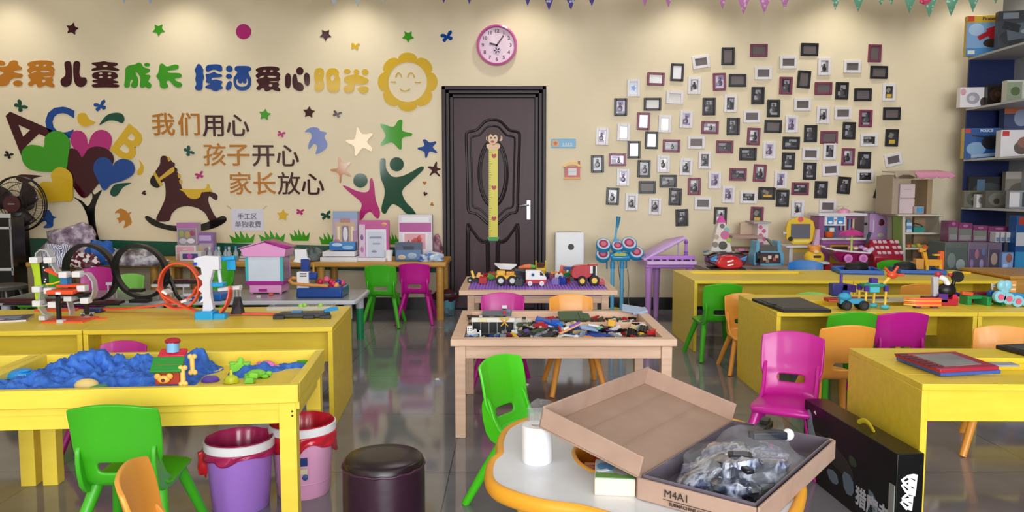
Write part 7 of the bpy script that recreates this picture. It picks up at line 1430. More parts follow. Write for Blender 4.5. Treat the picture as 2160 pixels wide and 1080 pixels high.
tag(MB().box((0, 0, .004), (.06, .02, .008)).build('dark_pen', DGREY, loc=P(1605, 578, .471), rz=.2), 'dark pen lying in the tray groove of the long back desk', 'pen')
# lid-like chair tops behind the back desk
CHC['blue'] = '#2a78c8'
chair('blue', P(1707, 549, .56).x - .05, 6.06, 176, 'blue chair between the long back desk and the display table', 1.08)
chair('green', P(1868, 546, .56).x, 6.06, 182, 'green chair between the back desks and the toy kitchen', 1.08)
# black drawing tablet
o = thing('drawing_tablet', 'large black drawing tablet lying at the end of the tablet desk', 'drawing tablet', (0, 0, 0))
cs = [P(x, y, HZ) for x, y in ((1583, 625), (1688, 625), (1755, 655), (1655, 655))]
cs = [P(1586, 628, HZ + .02), P(1688, 626, HZ + .02), P(1754, 652, HZ + .02), P(1652, 652, HZ + .02)]
ctr = sum(cs, Vector()) / 4; o.location = (ctr.x, ctr.y, HZ)
lp = [(c_.x - ctr.x, c_.y - ctr.y) for c_ in cs]; fr_ = MB().prism(lp, .001, .018).build('frame', mat('#141416', .35), o, bevel=.004)
MB().prism([(x * .86, y * .84) for x, y in lp], .0185, .0195).build('screen', mat('#3c3a3a', .45), o)
e1 = Vector((*lp[3], 0)); e0 = Vector((*lp[0], 0)); d_ = (e1 - e0)
for u in (.3, .45, .6): p_ = e0 + d_ * u; MB().box((p_.x + .02, p_.y + .01, .0205), (.03, .012, .004), (0, 0, atan2(d_.y, d_.x))).build('button', mat('#55565a', .4), o)
tag(MB().tube([Vector((-.03, -.02, 0)), Vector((-.05, 0, .003)), Vector((-.02, .02, .002)), Vector((.02, .01, 0))], .003, 6).build('tablet_pen_cord', DGREY, loc=e0 * .0 + Vector((ctr.x, ctr.y, HZ + .022)) + Vector((e0.x * .3 + e1.x * .62, e0.y * .3 + e1.y * .62, 0))), 'black pen cord curled on the edge of the drawing tablet', 'cord')
# construction toys on the tablet desk
pz = HZ
o = thing('purple_crane_toy', 'purple block tower toy with a yellow arm behind the small blue vehicle', 'construction toy', P(1788, 642, pz) + Vector((0, .06, 0))); PU = mat('#4a2a8c', .35)
MB().box((-.0, 0, .02), (.2, .06, .02), (0, 0, .1)).build('red_base', mat('#b8322c', .35), o, bevel=.003); MB().box((-.03, 0, .075), (.085, .06, .07)).build('tower', mat('#2a2c78', .35), o, bevel=.004); MB().box((.02, .0, .085), (.08, .06, .04), (0, .1, 0)).build('purple_block', PU, o, bevel=.004); MB().cyl((-.015, 0, .11), (-.015, 0, .16), .008).build('mast', PU, o); MB().box((.09, 0, .07), (.08, .02, .014)).build('yellow_arm', mat('#eed26a', .35), o)
MB().box((-.0, -.036, .05), (.04, .008, .05)).build('blue_face', mat('#2a5ab0', .3), o)
o = thing('blue_construction_car', 'light blue construction car with black wheels on the tablet desk', 'construction toy', P(1800, 655, pz)); LBc = mat('#3aa0c8', .35)
MB().box((0, .03, .045), (.13, .045, .025)).build('body', LBc, o, bevel=.004); MB().ball((-.04, .02, .07), (.035, .03, .022), 12).build('bonnet', LBc, o)
for x in (-.035, .055): wheel(o, (x, .0, .026), .026, .016, BLACK, DGREY); wheel(o, (x, .06, .026), .026, .016, BLACK, DGREY)
MB().cyl((-.12, .03, .045), (-.06, .03, .045), .006).build('red_rod', mat('#b8402c', .35), o)
o = thing('stilt_animal', 'long legged construction animal with yellow legs and a red head', 'construction toy', P(1845, 652, pz)); 
MB().box((0, .03, .125), (.12, .06, .016)).build('green_back', mat('#1f8a6a', .35), o, bevel=.003); MB().box((.0, .03, .112), (.055, .05, .05)).build('blue_body', mat('#4fc0d4', .35), o, bevel=.004); MB().box((0, .03, .148), (.035, .04, .03)).build('purple_hump', PU, o, bevel=.004)
for x, y in ((-.052, -.0), (-.06, .06), (.02, .06), (.052, .0)):
    xx = x; MB().cyl((xx, y, .0), (xx + .004, y, .1), .0065).build('leg', mat('#f0c84a', .35), o); MB().ball((xx, y, .012), (.026, .02, .013), 12).build('foot', mat('#52b8d0', .35), o); MB().box((xx + .004, y, .11), (.02, .02, .03)).build('hip', PU, o)
MB().cyl((.055, .03, .13), (.085, .03, .165), .01).build('neck', mat('#f0c84a', .35), o); MB().ball((.1, .03, .178), (.03, .02, .02), 12).build('head', mat('#e4502c', .35), o)
for dx_, dz_ in ((-.03, .03), (.02, .035), (.045, -.0)): MB().cyl((.1, .03, .178), (.1 + dx_ * 1.4, .03, .178 + dz_ * 1.3), .007).build('horn', mat('#e4502c', .35), o)
o = thing('folded_maps', 'thin pile of pale sheets behind the long legged animal', 'papers', P(1885, 640, pz) + Vector((.02, .1, 0)), .1); MB().box((0, 0, .005), (.26, .12, .01)).build('sheets', mat('#b4b09a', .6), o); MB().box((-.06, .04, .013), (.14, .05, .006)).build('dark_folder', mat('#2c2c30', .5), o)
# stacked orange curved strips
o = thing('brick_strip_stack', 'stack of orange and yellow curved plastic strips on the tablet desk', 'construction toy', P(1948, 650, pz))
for i in range(4):
    MB().tube([Vector((-.09, .03, .018 + .011 * i)), Vector((-.05, .0, .018 + .011 * i)), Vector((.09, .0, .018 + .011 * i))], (.012, .006), 4, flat=(0, 0, 1)).build('strip', mat('#ee6a2c' if i % 2 else '#f0b83c', .35), o)
    MB().box((.02, .0, .0235 + .011 * i - .011), (.13, .028, .004)).build('orange_strip', mat('#e8502c', .35), o)
MB().box((-.03, .01, .006), (.03, .03, .012)).build('dark_stand', mat('#4a3a5c', .4), o); MB().box((.06, .01, .006), (.03, .03, .012)).build('dark_stand', mat('#4a3a5c', .4), o)
# magnetic stick figure on a red base
o = thing('balancing_panda', 'black and white toy figure balancing on a red base', 'construction toy', P(1998, 645, pz) + Vector((0, .03, 0)))
MB().box((.01, .0, .018), (.1, .06, .036)).build('red_base', mat('#b81e36', .35), o, bevel=.004); MB().box((.045, -.01, .045), (.04, .04, .03), taper=.5).build('red_peak', mat('#c8243c', .35), o); MB().box((-.06, .03, .03), (.09, .05, .03)).build('plum_block', mat('#6a1238', .35), o, bevel=.003)
MB().box((-.045, .02, .1), (.03, .03, .11), (0, -.05, 0)).build('grey_column', mat('#c4c4cc', .35), o, bevel=.004); MB().ball((.015, .01, .08), (.05, .035, .042), 16).build('black_body', BLACK, o); MB().tube([Vector((-.03, .01, .155)), Vector((0, .005, .14)), Vector((.015, .0, .11))], .016, 10).build('white_arm', WHITE, o)
MB().cyl((.045, .01, .1), (.06, .01, .15), .01).build('black_neck', BLACK, o); MB().cyl((.072, .0, .155), (.072, .025, .155), .03, n=20).build('black_head', BLACK, o); MB().ball((-.035, .01, .17), (.022, .018, .014), 10).build('red_cap', mat('#b82a44', .35), o); MB().ball((.03, .01, .165), (.014, .012, .01), 10).build('red_knob', mat('#b82a44', .35), o)
MB().box((-.02, -.02, .04), (.05, .02, .05)).build('violet_block', mat('#5a2a8c', .35), o, bevel=.004)
# green track bits and train
for i, (x, y, lb) in enumerate(((2058, 643, 'green toy bridge piece beside the red base'), (2100, 645, 'green toy bridge piece under the blue letter block'))):
    o = thing('toy_bridge', lb, 'construction toy', P(x, y, pz) + Vector((0, .03, 0)), .1); GR = mat('#1f8f4a', .35)
    MB().box((0, 0, .04), (.11, .07, .016)).build('deck', GR, o, bevel=.003)
    for xx in (-.042, .042): MB().box((xx, 0, .016), (.024, .07, .034)).build('pier', GR, o, bevel=.003)
b1, b2 = [c_ for c_ in COL.objects if c_.name.startswith('toy_bridge')]
for b_, off, h, nm, lb, d_, e_ in ((b1, (-.035, 0, .049), '#e0622c', 'toy_track', 'orange toy piece on the green bridge', (.06, .03, .02), .1), (b1, (.0, .1, .02), '#3a3ac0', 'toy_rail', 'violet blue toy rail leaning behind the green bridge', (.12, .03, .02), .35), (b2, (-.02, .1, 0), '#7a1430', 'toy_rail', 'dark red toy rail behind the green bridges', (.18, .04, .06), 0), (b2, (0, 0, .049), '#1f5fb0', 'toy_block', 'blue letter block holding a white F', (.05, .03, .03), 0)):
    o = thing(nm, lb, 'construction toy', Vector(b_.location) + Vector(off)); MB().box((0, 0, d_[2] / 2), d_, (0, e_, 0)).build('body', mat(h, .35), o, bevel=.003)
    if 'letter' in lb: text('letter', 'F', .045, WHITE, (0, 0, .05), parent=o, thick=.008, bold=.002)
o = thing('wheel_caterpillar', 'light blue wheeled caterpillar toy with pink hubs at the desk end', 'construction toy', P(2128, 648, pz)); LC = mat('#8fd0e4', .35)
for i, (x, z_, r_) in enumerate(((-.045, .055, .032), (-.0, .045, .032), (.05, .032, .032), (.1, .026, .026))): w_ = MB().cyl((x, 0, z_), (x, .03, z_), r_, n=22).build('disc', LC, o, bevel=.004); MB().cyl((x, -.004, z_), (x, .0, z_), r_ * .5, n=16).build('hub', mat('#e06a86', .35), w_)
for x in (-.035, -.005): MB().ball((x, .015, .115), (.026, .016, .03), 14).build('ear', LC, o)
MB().box((-.02, .015, .085), (.04, .025, .03)).build('neck', LC, o, bevel=.005); MB().box((.04, .03, .06), (.15, .03, .03), (0, .1, 0)).build('blue_bar', mat('#2f8ac0', .35), o)
o = thing('orange_block_stack', 'orange and white striped block behind the caterpillar toy', 'construction toy', P(2150, 632, pz) + Vector((0, .1, 0))); MB().box((0, 0, .05), (.06, .05, .1)).build('body', mat('#e09a4a', .35), o, bevel=.003)
for z_ in (.05, .075): MB().box((0, -.026, z_), (.045, .003, .008)).build('stripe', WHITE, o)
# red magnetic drawing board and dark pad on the front desk
def board(name, label, pts, z0, th, fm, sm, inset, cat='drawing board'):
    cs = [P(x, y, z0 + th) for x, y in pts]; c_ = sum(cs, Vector()) / 4; o = thing(name, label, cat, (c_.x, c_.y, z0)); lp = [(q.x - c_.x, q.y - c_.y) for q in cs]
    MB().prism(lp, 0, th).build('frame', fm, o, bevel=.003)
    if sm: MB().prism([(x * inset[0], y * inset[1]) for x, y in lp], th, th + .0012).build('screen', sm, o)
    return o, lp
board('blue_board', 'blue drawing board lying under the red one', ((1890, 752), (2012, 752), (2112, 780), (1985, 786)), HZ + .002, .014, mat('#3f5fb4', .35), None, None)
o, lp = board('red_drawing_board', 'red framed magnetic drawing board on the front yellow desk', ((1888, 745), (2016, 741), (2108, 772), (1984, 779)), HZ + .017, .014, mat('#a82040', .35), ramp_mat('grey_magnetic_screen', [(.3, '#77777c'), (.7, '#9a989c')], 6, .35), (.64, .72))
e0, e1 = Vector((*lp[0], 0)), Vector((*lp[3], 0))
for i in range(8): p_ = e0.lerp(e1, (i + .7) / 8.6) * .94; MB().box((p_.x, p_.y, .0155), (.045, .012, .003), (0, 0, .05)).build('stamp_slot', mat('#5a1a2c', .4), o)
tag(MB().box((0, 0, .003), (.1, .05, .006)).build('clear_sleeve', glassy('blue_sleeve', '#8fa8dc', .6), loc=P(2112, 770, HZ)), 'pale blue plastic sleeve sticking out behind the red drawing board', 'sleeve')
board('dark_pad', 'dark drawing pad at the frame edge on the front yellow desk', ((2100, 727), (2200, 722), (2290, 742), (2190, 750)), HZ + .001, .016, mat('#1c1c20', .35), mat('#4a4c4a', .4), (.8, .8))

# ================================================================ foreground
def bin_(name, label, x, y, body_hex, liner_hex, r0, r1, h, tail, liner_drop, band='#e9e9ec'):
    o = thing(name, label, 'trash bin', (x, y, 0))
    MB().lathe([(0, .003), (r1 * .96, 0), (r1, .006), (r0 * .985, h - .02), (r0 * .955, h - .02), (r1 * .95, .012), (0, .012)], n=48).build('bucket', mat(body_hex, .4), o)
    MB().lathe([(r0 * 1.0, h - .032), (r0 * 1.045, h - .03), (r0 * 1.045, h - .002), (r0 * 1.0, h), (r0 * .97, h - .004), (r0 * .97, h - .03)], n=48).build('rim_band', mat(band, .35), o)
    q = MB(); n_ = 64; vs = []
    prof = [(.2, .03), (.8, .032), (.84, .1), (.92, h - .012), (.985, h + .004), (1.05, h + .001), (1.055, h - .03)]
    for r_, z in prof: vs += [((r_ * (r1 if z < .05 else (r0 if z > h * .6 else (r0 + r1) / 2)) + .002 * sin(k_ * 7.3)) * cos(2 * pi * k_ / n_), (r_ * (r1 if z < .05 else (r0 if z > h * .6 else (r0 + r1) / 2)) + .002 * sin(k_ * 5.1)) * sin(2 * pi * k_ / n_), z) for k_ in range(n_)]
    inner = 5
    fs = [(i * n_ + k_, i * n_ + (k_ + 1) % n_, (i + 1) * n_ + (k_ + 1) % n_, (i + 1) * n_ + k_) for i in range(inner - 1) for k_ in range(n_)]
    q.add(vs, fs)
    ln = q.build('bin_liner', mat(liner_hex, .28, coat=.3), o, smooth=180)
    q = MB(); vs = []
    for i in range(6):
        for k_ in range(n_):
            a_ = 2 * pi * k_ / n_; dr = liner_drop * (.75 + .3 * sin(a_ * 3 + 1) + .15 * sin(a_ * 7)); u = i / 5
            zz = h - .03 - dr * u; rr = r0 * (1.03 - .05 * u) + .008 * sin(a_ * 9 + i) * u + .004
            vs.append((rr * cos(a_), rr * sin(a_), zz))
    q.add(vs, [(i * n_ + k_, (i + 1) * n_ + k_, (i + 1) * n_ + (k_ + 1) % n_, i * n_ + (k_ + 1) % n_) for i in range(5) for k_ in range(n_)]); q.build('liner_skirt', mat(liner_hex, .28, coat=.3), o, smooth=180, solid=.002)
    if tail: crumple((-r0 * 1.05, -.02, h - .085), (.018, .02, .05), 8, .2, 14, False).build('liner_knot', mat('#d4222c', .3), o)
    return o
bin_('trash_bin', 'lilac trash bin with a white rim and magenta liner under the sand table', P(509, 1066, 0).x, P(509, 1066, 0).y, '#a878d6', '#b0235c', .116, .098, .25, True, .035)
pb = bin_('trash_bin', 'pink trash bin with a hanging red liner behind the sand table leg', P(641, 1036, 0).x, P(641, 1036, 0).y, '#e2a2c8', '#c81e34', .118, .096, .27, False, .075)
for i, (z, d_) in enumerate(((.15, (.03, .03)), (.115, (.026, .02)))): MB().box((.03, -.108 + .003 * i, z), (d_[0], .006, d_[1]), (radians(8), 0, .25)).build('print_label', mat('#1f3a78' if i == 0 else '#cfc9a0', .4), pb)
MB().ball((.032, -.098, .09), (.012, .004, .012), 12).build('print_label', mat('#2a4a84', .4), pb); MB().lathe([(.1, .055), (.1015, .057), (.1015, .06), (.101, .062)], n=40).build('ridge', mat('#d896c0', .4), pb)
c = P(809, 955, .28); o = thing('leather_pouf', 'dark plum leather pouf stool in the aisle', 'stool', (c.x, c.y, 0)); r_ = 86 * mpp(c)
PM = ramp_mat('plum_leather', [(.3, '#2a0f22'), (.7, '#331429')], 40, .38, 'noise', 6, bump=.06)
MB().lathe([(0, .002), (r_ * .94, .002), (r_ * .99, .012), (r_, .06), (r_, .215), (r_ * .985, .245)], n=56).build('side_wall', PM, o, smooth=60); MB().lathe([(r_ * .985, .245), (r_ * .965, .262), (r_ * .9, .27), (r_ * .5, .275), (0, .276)], n=56).build('cushion', ramp_mat('dark_plum_leather', [(.3, '#190a14'), (.7, '#200d19')], 40, .33, 'noise', 6, bump=.06), o, smooth=180)
MB().tube([(r_ * .992 * cos(k_ * pi / 28), r_ * .992 * sin(k_ * pi / 28), 0.246 - .004 * abs(sin(k_ * .8))) for k_ in range(56)], .0045, 8, True).build('piping', mat('#3c1830', .4), o)
MB().lathe([(r_ * .9, 0), (r_ * .9, .004), (0, .004)], n=40).build('base', BLACK, o)

# cloud shaped table
TZ = .42
CT = [(1033, 1000), (1038, 972), (1055, 955), (1056, 932), (1068, 906), (1100, 888), (1150, 876), (1210, 868), (1300, 868), (1420, 868), (1560, 890), (1650, 950), (1690, 1020), (1650, 1110), (1560, 1170), (1460, 1190), (1350, 1110), (1240, 1072), (1150, 1058), (1085, 1040), (1046, 1022)]
cp = [P(x, y, TZ) for x, y in CT]; cc = sum(cp, Vector()) / len(cp); o = thing('cloud_table', 'white wavy topped play table with an orange edge', 'table', (cc.x, cc.y, 0)); lp = [(q.x - cc.x, q.y - cc.y) for q in cp]
hole = [P(x, y, TZ) for x, y in ((1212, 948), (1214, 966), (1228, 982), (1255, 996), (1290, 1002), (1340, 992), (1352, 960), (1330, 938), (1290, 930), (1240, 934))]; hl = [(q.x - cc.x, q.y - cc.y) for q in hole]
tp = flat('top_panel', [cr(lp, 6), cr(hl, 6)], mat('#dfe2e8', .3), .024, (0, 0, TZ - .012), (0, 0, 0), o)
OE = mat('#e8a22a', .35)
q = MB(); ol = cr(lp, 6); n_ = len(ol); A_ = sum(ol[i][0] * ol[(i + 1) % n_][1] - ol[(i + 1) % n_][0] * ol[i][1] for i in range(n_)); 
q.tube([(x, y, TZ - .016) for x, y in ol], (.014, .022), 12, True, flat=(0, 0, 1)); q.build('edge_trim', OE, o, smooth=60)
q = MB(); q.tube([(x, y, TZ - .014) for x, y in cr(hl, 6)], (.009, .02), 10, True, flat=(0, 0, 1)); q.build('tub_rim', OE, o, smooth=60)
q = MB(); hh = cr(hl, 6); m_ = len(hh); hx = sum(p_[0] for p_ in hh) / m_; hy = sum(p_[1] for p_ in hh) / m_
vs = [(x, y, TZ - .01) for x, y in hh] + [(hx + (x - hx) * .85, hy + (y - hy) * .85, TZ - .055) for x, y in hh]; q.add(vs, [(k_, (k_ + 1) % m_, m_ + (k_ + 1) % m_, m_ + k_) for k_ in range(m_)] + [tuple(range(m_, 2 * m_))]); q.build('orange_tub', mat('#c87a20', .35), o)
for x, y in ((1120, 985), (1500, 960), (1460, 1120), (1250, 905)):
    p_ = P(x, y, TZ) - cc; MB().cyl((p_.x, p_.y, 0), (p_.x, p_.y, TZ - .02), .032, .036, 20).build('leg', mat('#e6b838', .35), o)
hc = Vector((cc.x + hx, cc.y + hy, TZ - .055))
for i, (dx_, dy_, h, d_, lb) in enumerate(((-.01, -.01, '#c8381c', (.1, .03, .03), 'long red orange toy piece in the tub of the cloud table'), (.02, .02, '#b82a14', (.03, .1, .05), 'upright red toy piece in the tub of the cloud table'), (-.035, .01, '#d8701c', (.03, .04, .03), 'small orange toy block in the tub of the cloud table'), (.04, -.015, '#a8240f', (.07, .03, .06), 'dark red toy block under the card lid'))):
    tag(MB().box((0, 0, d_[2] / 2), d_, (0, 0, i * .7)).build('tub_toy', mat(h, .35), loc=hc + Vector((dx_, dy_, .002 + .0 * i)), bevel=.004), lb, 'toy')
a = P(1133, 972, TZ); k = mpp(a); o = thing('paper_roll', 'white paper roll standing on the cloud table', 'paper roll', a); rr = 31.5 * k; hh_ = 78 * k
MB().lathe([(rr * .96, 0), (rr, .002), (rr, hh_ - .002), (rr * .97, hh_), (rr * .4, hh_), (rr * .4, 0)], n=44).build('roll', mat('#f0eff2', .8), o, smooth=40); MB().lathe([(rr * .4, 0), (rr * .4, hh_ - .001), (rr * .37, hh_ - .001), (rr * .37, 0)], n=30).build('core', mat('#e0dedd', .8), o)
o = pkg('puzzle_box', 'small cream box with a painted landscape lid on the cloud table', 'box', 1254, 1340, 1012, 1047, TZ, .13, mat('#ebddc0', .5), rz=-.12); W_ = 86 * mpp(o.location); hz_ = max(v.co.z for v in o.children[0].data.vertices)
q = MB(); q.box((0, .065, hz_ + .001), (W_ * .98, .126, .0015)); q.ball((-W_ * .2, .08, hz_ + .002), (.025, .03, .001), 14, 1); q.ball((W_ * .22, .06, hz_ + .0022), (.028, .045, .001), 14, 2); q.box((0, .02, hz_ + .0024), (W_ * .96, .03, .0008), mi=3); q.box((-W_ * .3, .05, hz_ + .0028), (.03, .012, .0008), (0, 0, .5), mi=4)
q.build('lid_picture', [mat('#b8cfd8', .35), mat('#4a8fc8', .35), mat('#a5a2a4', .35), mat('#6f9a4a', .35), mat('#eef2f4', .35)], o)
o = thing('clear_box', 'clear plastic packaging behind the paper roll on the cloud table', 'packaging', P(1142, 900, TZ), .1); k = mpp(o.location)
q = MB()
for b_ in (((0, 0, .022), (.07, .002, .044)), ((0, .05, .022), (.07, .002, .044)), ((-.035, .025, .022), (.002, .05, .044)), ((.035, .025, .022), (.002, .05, .044))): q.box(*b_)
for i in range(7): q.box((-.03 + i * .01, -.002, .02), (.002, .003, .034))
q.build('shell', CLEAR, o); crumple((0, .025, .055), (.034, .026, .02), 66, .3, 14, False).build('film_top', CLEARER, o)

for x, y, lb in ((922, 802, 'tiny white paper scrap on the aisle floor'), (1111, 813, 'tiny white paper scrap on the floor under the brick tray table')):
    tag(crumple((0, 0, 0), (.014, .01, .008), x, .3, 10).build('paper_scrap', WHITE, loc=P(x, y, 0)), lb, 'scrap')
cb = thing('wooden_cabinet', 'plain ochre wooden cabinet at the frame edge behind the last back desk', 'cabinet', (3.54, 5.45, 0)); MB().span((0, 0, 0), (.46, .6, .5)).build('body', OCHRE, cb, bevel=.003); MB().span((-.01, -.01, .5), (.47, .61, .52)).build('top', OCHRE, cb, bevel=.003)
# card box: tray and folded open lid
BZ = TZ + .002; BH = .05
tl = [P(x, y, BZ + BH) for x, y in ((1347, 1006), (1545, 887), (1757, 938), (1590, 1064))]
o = thing('card_box', 'open brown card toy box holding wrapped parts on the cloud table', 'box', (tl[0].x, tl[0].y, BZ)); L0 = [Vector((q.x - tl[0].x, q.y - tl[0].y, 0)) for q in tl]
# make the tray a true rectangle
ex = (L0[1] - L0[0]); lx_ = ex.length; ex.normalize(); ey = Vector((ex.y, -ex.x, 0)); ly_ = ((L0[3] - L0[0]).dot(ey) + (L0[2] - L0[1]).dot(ey)) / 2
def bx(u, v, z): return ex * (u * lx_) + ey * (v * ly_) + Vector((0, 0, z))
def panel(q, a_, b_, c_, d_, th=.004):
    n_ = (b_ - a_).cross(d_ - a_).normalized() * th; vs = [a_, b_, c_, d_, a_ + n_, b_ + n_, c_ + n_, d_ + n_]
    return q.add(vs, [(0, 3, 2, 1), (4, 5, 6, 7), (0, 1, 5, 4), (1, 2, 6, 5), (2, 3, 7, 6), (3, 0, 4, 7)])
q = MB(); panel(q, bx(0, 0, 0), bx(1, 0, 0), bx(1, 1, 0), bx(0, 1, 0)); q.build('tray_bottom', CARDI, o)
q = MB()
for (u0, v0), (u1, v1) in (((0, 0), (0, 1)), ((0, 1), (1, 1)), ((1, 1), (1, 0)), ((1, 0), (0, 0))): panel(q, bx(u0, v0, 0), bx(u1, v1, 0), bx(u1, v1, BH), bx(u0, v0, BH), .006)
q.build('tray_wall', CARD, o, bevel=.0015)
tilt = radians(13); ld = -ey * cos(tilt) + Vector((0, 0, sin(tilt))); lu = Vector((0, 0, cos(tilt))) + ey * sin(tilt); LD = ly_ * 1.05; FH = .055
def lq(u, v, z): return bx(0, 0, BH) + ex * (u * lx_) + ld * (v * LD) + lu * z
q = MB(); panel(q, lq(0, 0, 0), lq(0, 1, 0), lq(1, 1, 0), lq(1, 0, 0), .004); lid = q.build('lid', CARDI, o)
q = MB()
for a_, b_ in (((0, 0), (0, 1)), ((0, 1), (1, 1)), ((1, 1), (1, 0))):
    fl_ = .94 if a_[0] == b_[0] else 1
    panel(q, lq(*a_, 0), lq(*b_, 0), lq(*b_, FH * fl_), lq(*a_, FH * (fl_ if a_ != (0, 0) else .9)), .005)
q.build('lid_flap', CARD, lid, bevel=.0015)
q = MB()
for u in (.35, .7): q.tube([lq(.02, u, .0045), lq(.98, u, .0045)], .0007, 4)
q.build('crease', mat('#957a68', .8), lid)
# writing on the tray front
fd = (bx(0, 1, 0) - bx(0, 0, 0)).normalized(); an = atan2(fd.y, fd.x); INKC = mat('#2e211a', .7); nrm = Vector((fd.y, -fd.x, 0)) * .0075
for tx, v, z, sz, b_ in (('M4A1', .36, .031, .025, 0), ('SUBMACHINE GUN', .46, .0095, .0105, .0002)):
    text('box_lettering', tx, sz, INKC, bx(0, v, z) + nrm * 1.3, (pi / 2, 0, an), o, .0006, b_)
q = MB(); p_ = bx(0, .46, .0175) + nrm * 1.3; q.box(p_, (.12, .0006, .0012), (0, 0, an)); q.build('ruled_line', INKC, o)
# wrapped parts
def inbox(u, v, z=.008): return Vector(o.location) + bx(u, v, z)
ba = atan2(ex.y, ex.x)
FILM = ramp_mat('glossy_wrapping_film', [(.32, '#14151c'), (.44, '#3c4458'), (.54, '#b4bccf'), (.6, '#39426c'), (.72, '#a4acc0')], 11, .08, 'noise', 3, (1, 2.2, 1), bump=.7, coat=.8)  # pale bands paint highlights on the film, dark ones deepen its folds
q = MB(); lm_ = glassy('lilac_reflection_film', '#8d8090', .55, .12)
for (u0, v0), (u1, v1) in (((.02, .02), (.02, .97)), ((.02, .97), (.98, .97)), ((.98, .97), (.98, .03)), ((.98, .03), (.02, .03))): panel(q, bx(u0, v0, .005), bx(u1, v1, .005), bx(u1, v1, BH + .004), bx(u0, v0, BH + .004), .002)
panel(q, bx(.02, .03, .006), bx(.98, .03, .006), bx(.98, .97, .006), bx(.02, .97, .006), .001); q.build('plastic_liner', mat('#6d6470', .15, coat=.6), o)  # mauve colour stands in for dark lilac reflected by clear film
for nm, u, v, d_, m_, sd, lb in (('wrapped_parts', .42, .52, (.17, .1, .05), FILM, 81, 'large clear bag of grey blue parts filling the card box'), ('wrapped_parts', .24, .6, (.09, .065, .042), FILM, 83, 'smaller wrapped bag of dark blue parts at the near end of the card box')):
    w_ = crumple((0, 0, 0), d_, sd, .2, 34).build(nm, m_, loc=inbox(u, v), rz=ba); tag(w_, lb, 'wrapped parts')
w_ = crumple((0, 0, 0), (.2, .125, .062), 84, .12, 30).build('clear_wrap', CLEARER, loc=inbox(.5, .5, .006), rz=ba); tag(w_, 'loose clear film covering the parts in the card box', 'wrapping')
for u, v, z, d_, e_, lb, hx_ in ((.86, .4, .066, (.13, .035, .02), .1, 'matt black long toy part at the far end of the card box', '#0c0c0e'), (.74, .56, .076, (.09, .03, .02), -.9, 'dark blue toy barrel with a white cap in the card box', '#18202e'), (.34, .6, .084, (.04, .055, .01), .5, 'small black framed part on the wrapped bag', '#15151a'), (.24, .74, .074, (.03, .02, .012), .9, 'tiny black part near the front wall of the card box', '#15151a')):
    t_ = thing('toy_part', lb, 'toy part', inbox(u, v, z), ba + e_); MB().box((0, 0, 0), d_).build('body', mat(hx_, .3), t_, bevel=.004)
    if 'cap' in lb: MB().ball((.05, 0, 0), .016, 12).build('white_cap', WHITE, t_)
    elif 'framed' in lb: MB().box((0, 0, .006), (.022, .034, .003)).build('inner_face', mat('#4a4e5a', .2), t_)
    elif 'long' in lb: MB().box((.04, .0, .012), (.04, .02, .012)).build('raised_block', mat('#1c1c20', .35), t_)

# tall black toy box leaning by the front desk
bz = .3
A0, A1 = P(1697, 841, bz), P(1893, 958, bz); dv = (A1 - A0); dv.z = 0; bl = dv.length; dv.normalize(); nv = Vector((-dv.y, dv.x, 0))   # nv points towards the desk
if nv.x < 0: nv = -nv
o = thing('black_toy_box', 'long black toy box with white lettering leaning against the front yellow desk', 'toy box', (A0.x, A0.y, 0)); BK = mat('#070708', .3, spec=.3); tk = .09
def kb(u, d_, z): return dv * (u * bl) + nv * d_ + Vector((0, 0, z))
q = MB(); vs = [kb(0, 0, 0), kb(1, 0, 0), kb(1, tk, 0), kb(0, tk, 0), kb(0, 0, bz), kb(1, 0, bz), kb(1, tk, bz), kb(0, tk, bz)]; q.add(vs, [(0, 3, 2, 1), (4, 5, 6, 7), (0, 1, 5, 4), (1, 2, 6, 5), (2, 3, 7, 6), (3, 0, 4, 7)]); q.build('carton', BK, o, bevel=.003)
fa = atan2(dv.y, dv.x); ft = (pi / 2, 0, fa)
q = MB(); XM = Matrix((( dv.x, 0, -nv.x, 0), (dv.y, 0, -nv.y, 0), (0, 1, 0, 0), (0, 0, 0, 1)))
def facep(pts, lift, mi): q.M = XM; q.prism([(u * bl, v * bz) for u, v in pts], lift * .0003, lift * .0003 + .0006, mi); q.M = None
facep(chaikin([(.04, .9), (.1, .88), (.12, .7), (.2, .55), (.16, .42), (.09, .5), (.05, .7)], 2), 1, 0); facep(chaikin([(.15, .7), (.5, .62), (.62, .45), (.58, .35), (.3, .42), (.17, .55)], 2), 1, 1)
facep(chaikin([(.48, .42), (.6, .42), (.62, .2), (.52, .16)], 1), 2, 2); facep(chaikin([(.74, .42), (.82, .4), (.92, .12), (.84, .1)], 1), 2, 2); facep(chaikin([(.3, .7), (.36, .72), (.42, .55), (.36, .5)], 1), 2, 3); facep([(.13, .9), (.145, .93), (.16, .88)], 2, 4); facep(chaikin([(.3, .3), (.42, .34), (.46, .2), (.36, .16)], 1), 2, 2); facep(chaikin([(.55, .66), (.62, .66), (.64, .56), (.56, .54)], 1), 2, 3)
q.build('printed_front', [mat('#7f8c9a', .3), mat('#1a2018', .3), mat('#5f6f80', .3), mat('#24401f', .3), WHITE], o)
text('box_lettering', '猎魔者', .072, mat('#b9bac6', .4), kb(.8, -.0018, .07), ft, o, .0006, .002)
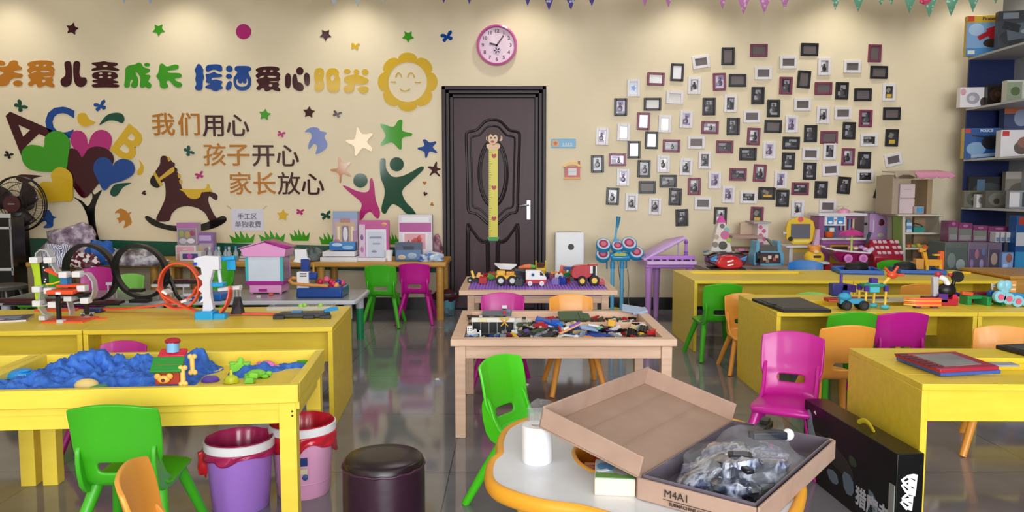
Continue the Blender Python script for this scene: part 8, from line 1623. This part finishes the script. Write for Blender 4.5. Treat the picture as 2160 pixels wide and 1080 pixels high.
LG = [[(240, 135), (340, 120), (415, 140), (405, 260), (400, 380), (385, 520), (355, 500), (350, 640), (340, 770), (260, 740), (240, 755), (120, 615), (160, 580), (145, 535), (200, 480), (240, 460), (205, 440), (125, 315), (160, 290), (120, 215)],
      [(170, 230), (230, 185), (265, 215), (200, 255)], [(165, 320), (190, 325), (265, 390), (255, 410), (220, 390)], [(180, 545), (250, 505), (285, 530), (260, 545)], [(165, 615), (200, 615), (290, 680), (250, 690)], [(300, 190), (380, 230), (372, 244), (310, 214)], [(268, 478), (345, 500), (345, 512), (270, 494)], [(270, 602), (340, 630), (336, 642), (270, 616)], [(215, 285), (240, 270), (262, 295), (245, 310)], [(300, 330), (370, 372), (360, 385), (305, 352)]]
lk = .00163
flat('logo_print', [[((x / 8.714 - 5) * lk, bz - (y / 8.714 + 26) * lk) for x, y in lp_] for lp_ in LG], WHITE, .0008, kb(1, .0, 0) + dv * .0012, (pi / 2, 0, atan2(nv.y, nv.x)), o)
hp = [kb(.5 + .028 * i, tk * .5, bz + .022 * sin(pi * i / 6) + .001) for i in range(7)]
MB().tube(hp, (.009, .0025), 6, flat=tuple(nv)).build('yellow_handle', mat('#d8c42a', .35), o)
MB().box(kb(.972, -.002, .11), (.03, .003, .17), (0, 0, fa)).build('torn_edge', mat('#8a8c88', .5), o)

# ================================================================ bunting under the ceiling
YB_ = 5.9
def pennants(label, y_, zs, flags, mats_):
    x_first, x_last = flags[0][0], flags[-1][0]
    t = thing('bunting', label, 'bunting', (0, y_, 0)); pts = []
    for i, (px, tip) in enumerate(flags):
        c_ = atY(px, tip, y_); tw = .118; top_ = c_.z + .3
        f = MB().add([(c_.x - tw, 0, top_), (c_.x + tw, 0, top_), (c_.x, .0, c_.z)], [(0, 2, 1)]); f.build('pennant', mats_[i % len(mats_)], t, solid=.003); pts.append(Vector((c_.x, 0, top_)))
    a_, b_ = pts[0], pts[-1]; full = [Vector((a_.x - .2, 0, ROOM_H - .002))] + pts + [Vector((b_.x + .2, 0, ROOM_H - .002))]
    MB().tube(full, .005, 6).build('cord', mat('#d8d4c8', .6), t)
def dotted(h1, h2, name): return ramp_mat(name, [(0, h2), (.32, h1)], 34, .7, 'voronoi', const=True)
pennants('pale blue bunting above the green star', YB_, 0, [(200, -30), (262, 8), (317, 9), (375, -28)], [mat('#b8cbe8', .7)])
pennants('pale grey green bunting above the sticker dots', YB_, 0, [(545, -8), (605, 2), (657, 6), (705, 14), (755, 15), (808, 6)], [mat('#ccd8cc', .7), mat('#c4d4d4', .7)])
pennants('blue dotted bunting above the pink clock', YB_, 0, [(880, -12), (936, 7), (990, 9), (1050, -4), (1113, 13), (1158, 22), (1204, 22), (1248, 14)], [dotted('#5a4f9c', '#c4c0dc', 'blue_dotted_cloth')])
pennants('pink dotted bunting above the photo frames', YB_, 0, [(1360, 13), (1410, 15), (1468, 1), (1524, 19), (1568, 30), (1612, 29), (1655, 20)], [dotted('#cf86c4', '#eac8e4', 'pink_dotted_cloth')])
pennants('green dotted bunting running towards the display rack', YB_, 0, [(1762, 21), (1810, 25), (1858, 13), (1880, 11), (1918, 28), (1960, 36), (2006, 34), (2052, 26), (2100, 8), (2140, 2)], [dotted('#6fae92', '#c0dccc', 'green_dotted_cloth')])
tag(crumple((0, 0, 0), (.035, .03, .025), 91, .3, 14, False).build('paper_flower', mat('#e0567c', .5), loc=atY(1952, 2, YB_ - .03)), 'small pink paper flower pinned on the green bunting', 'paper flower')
finish()
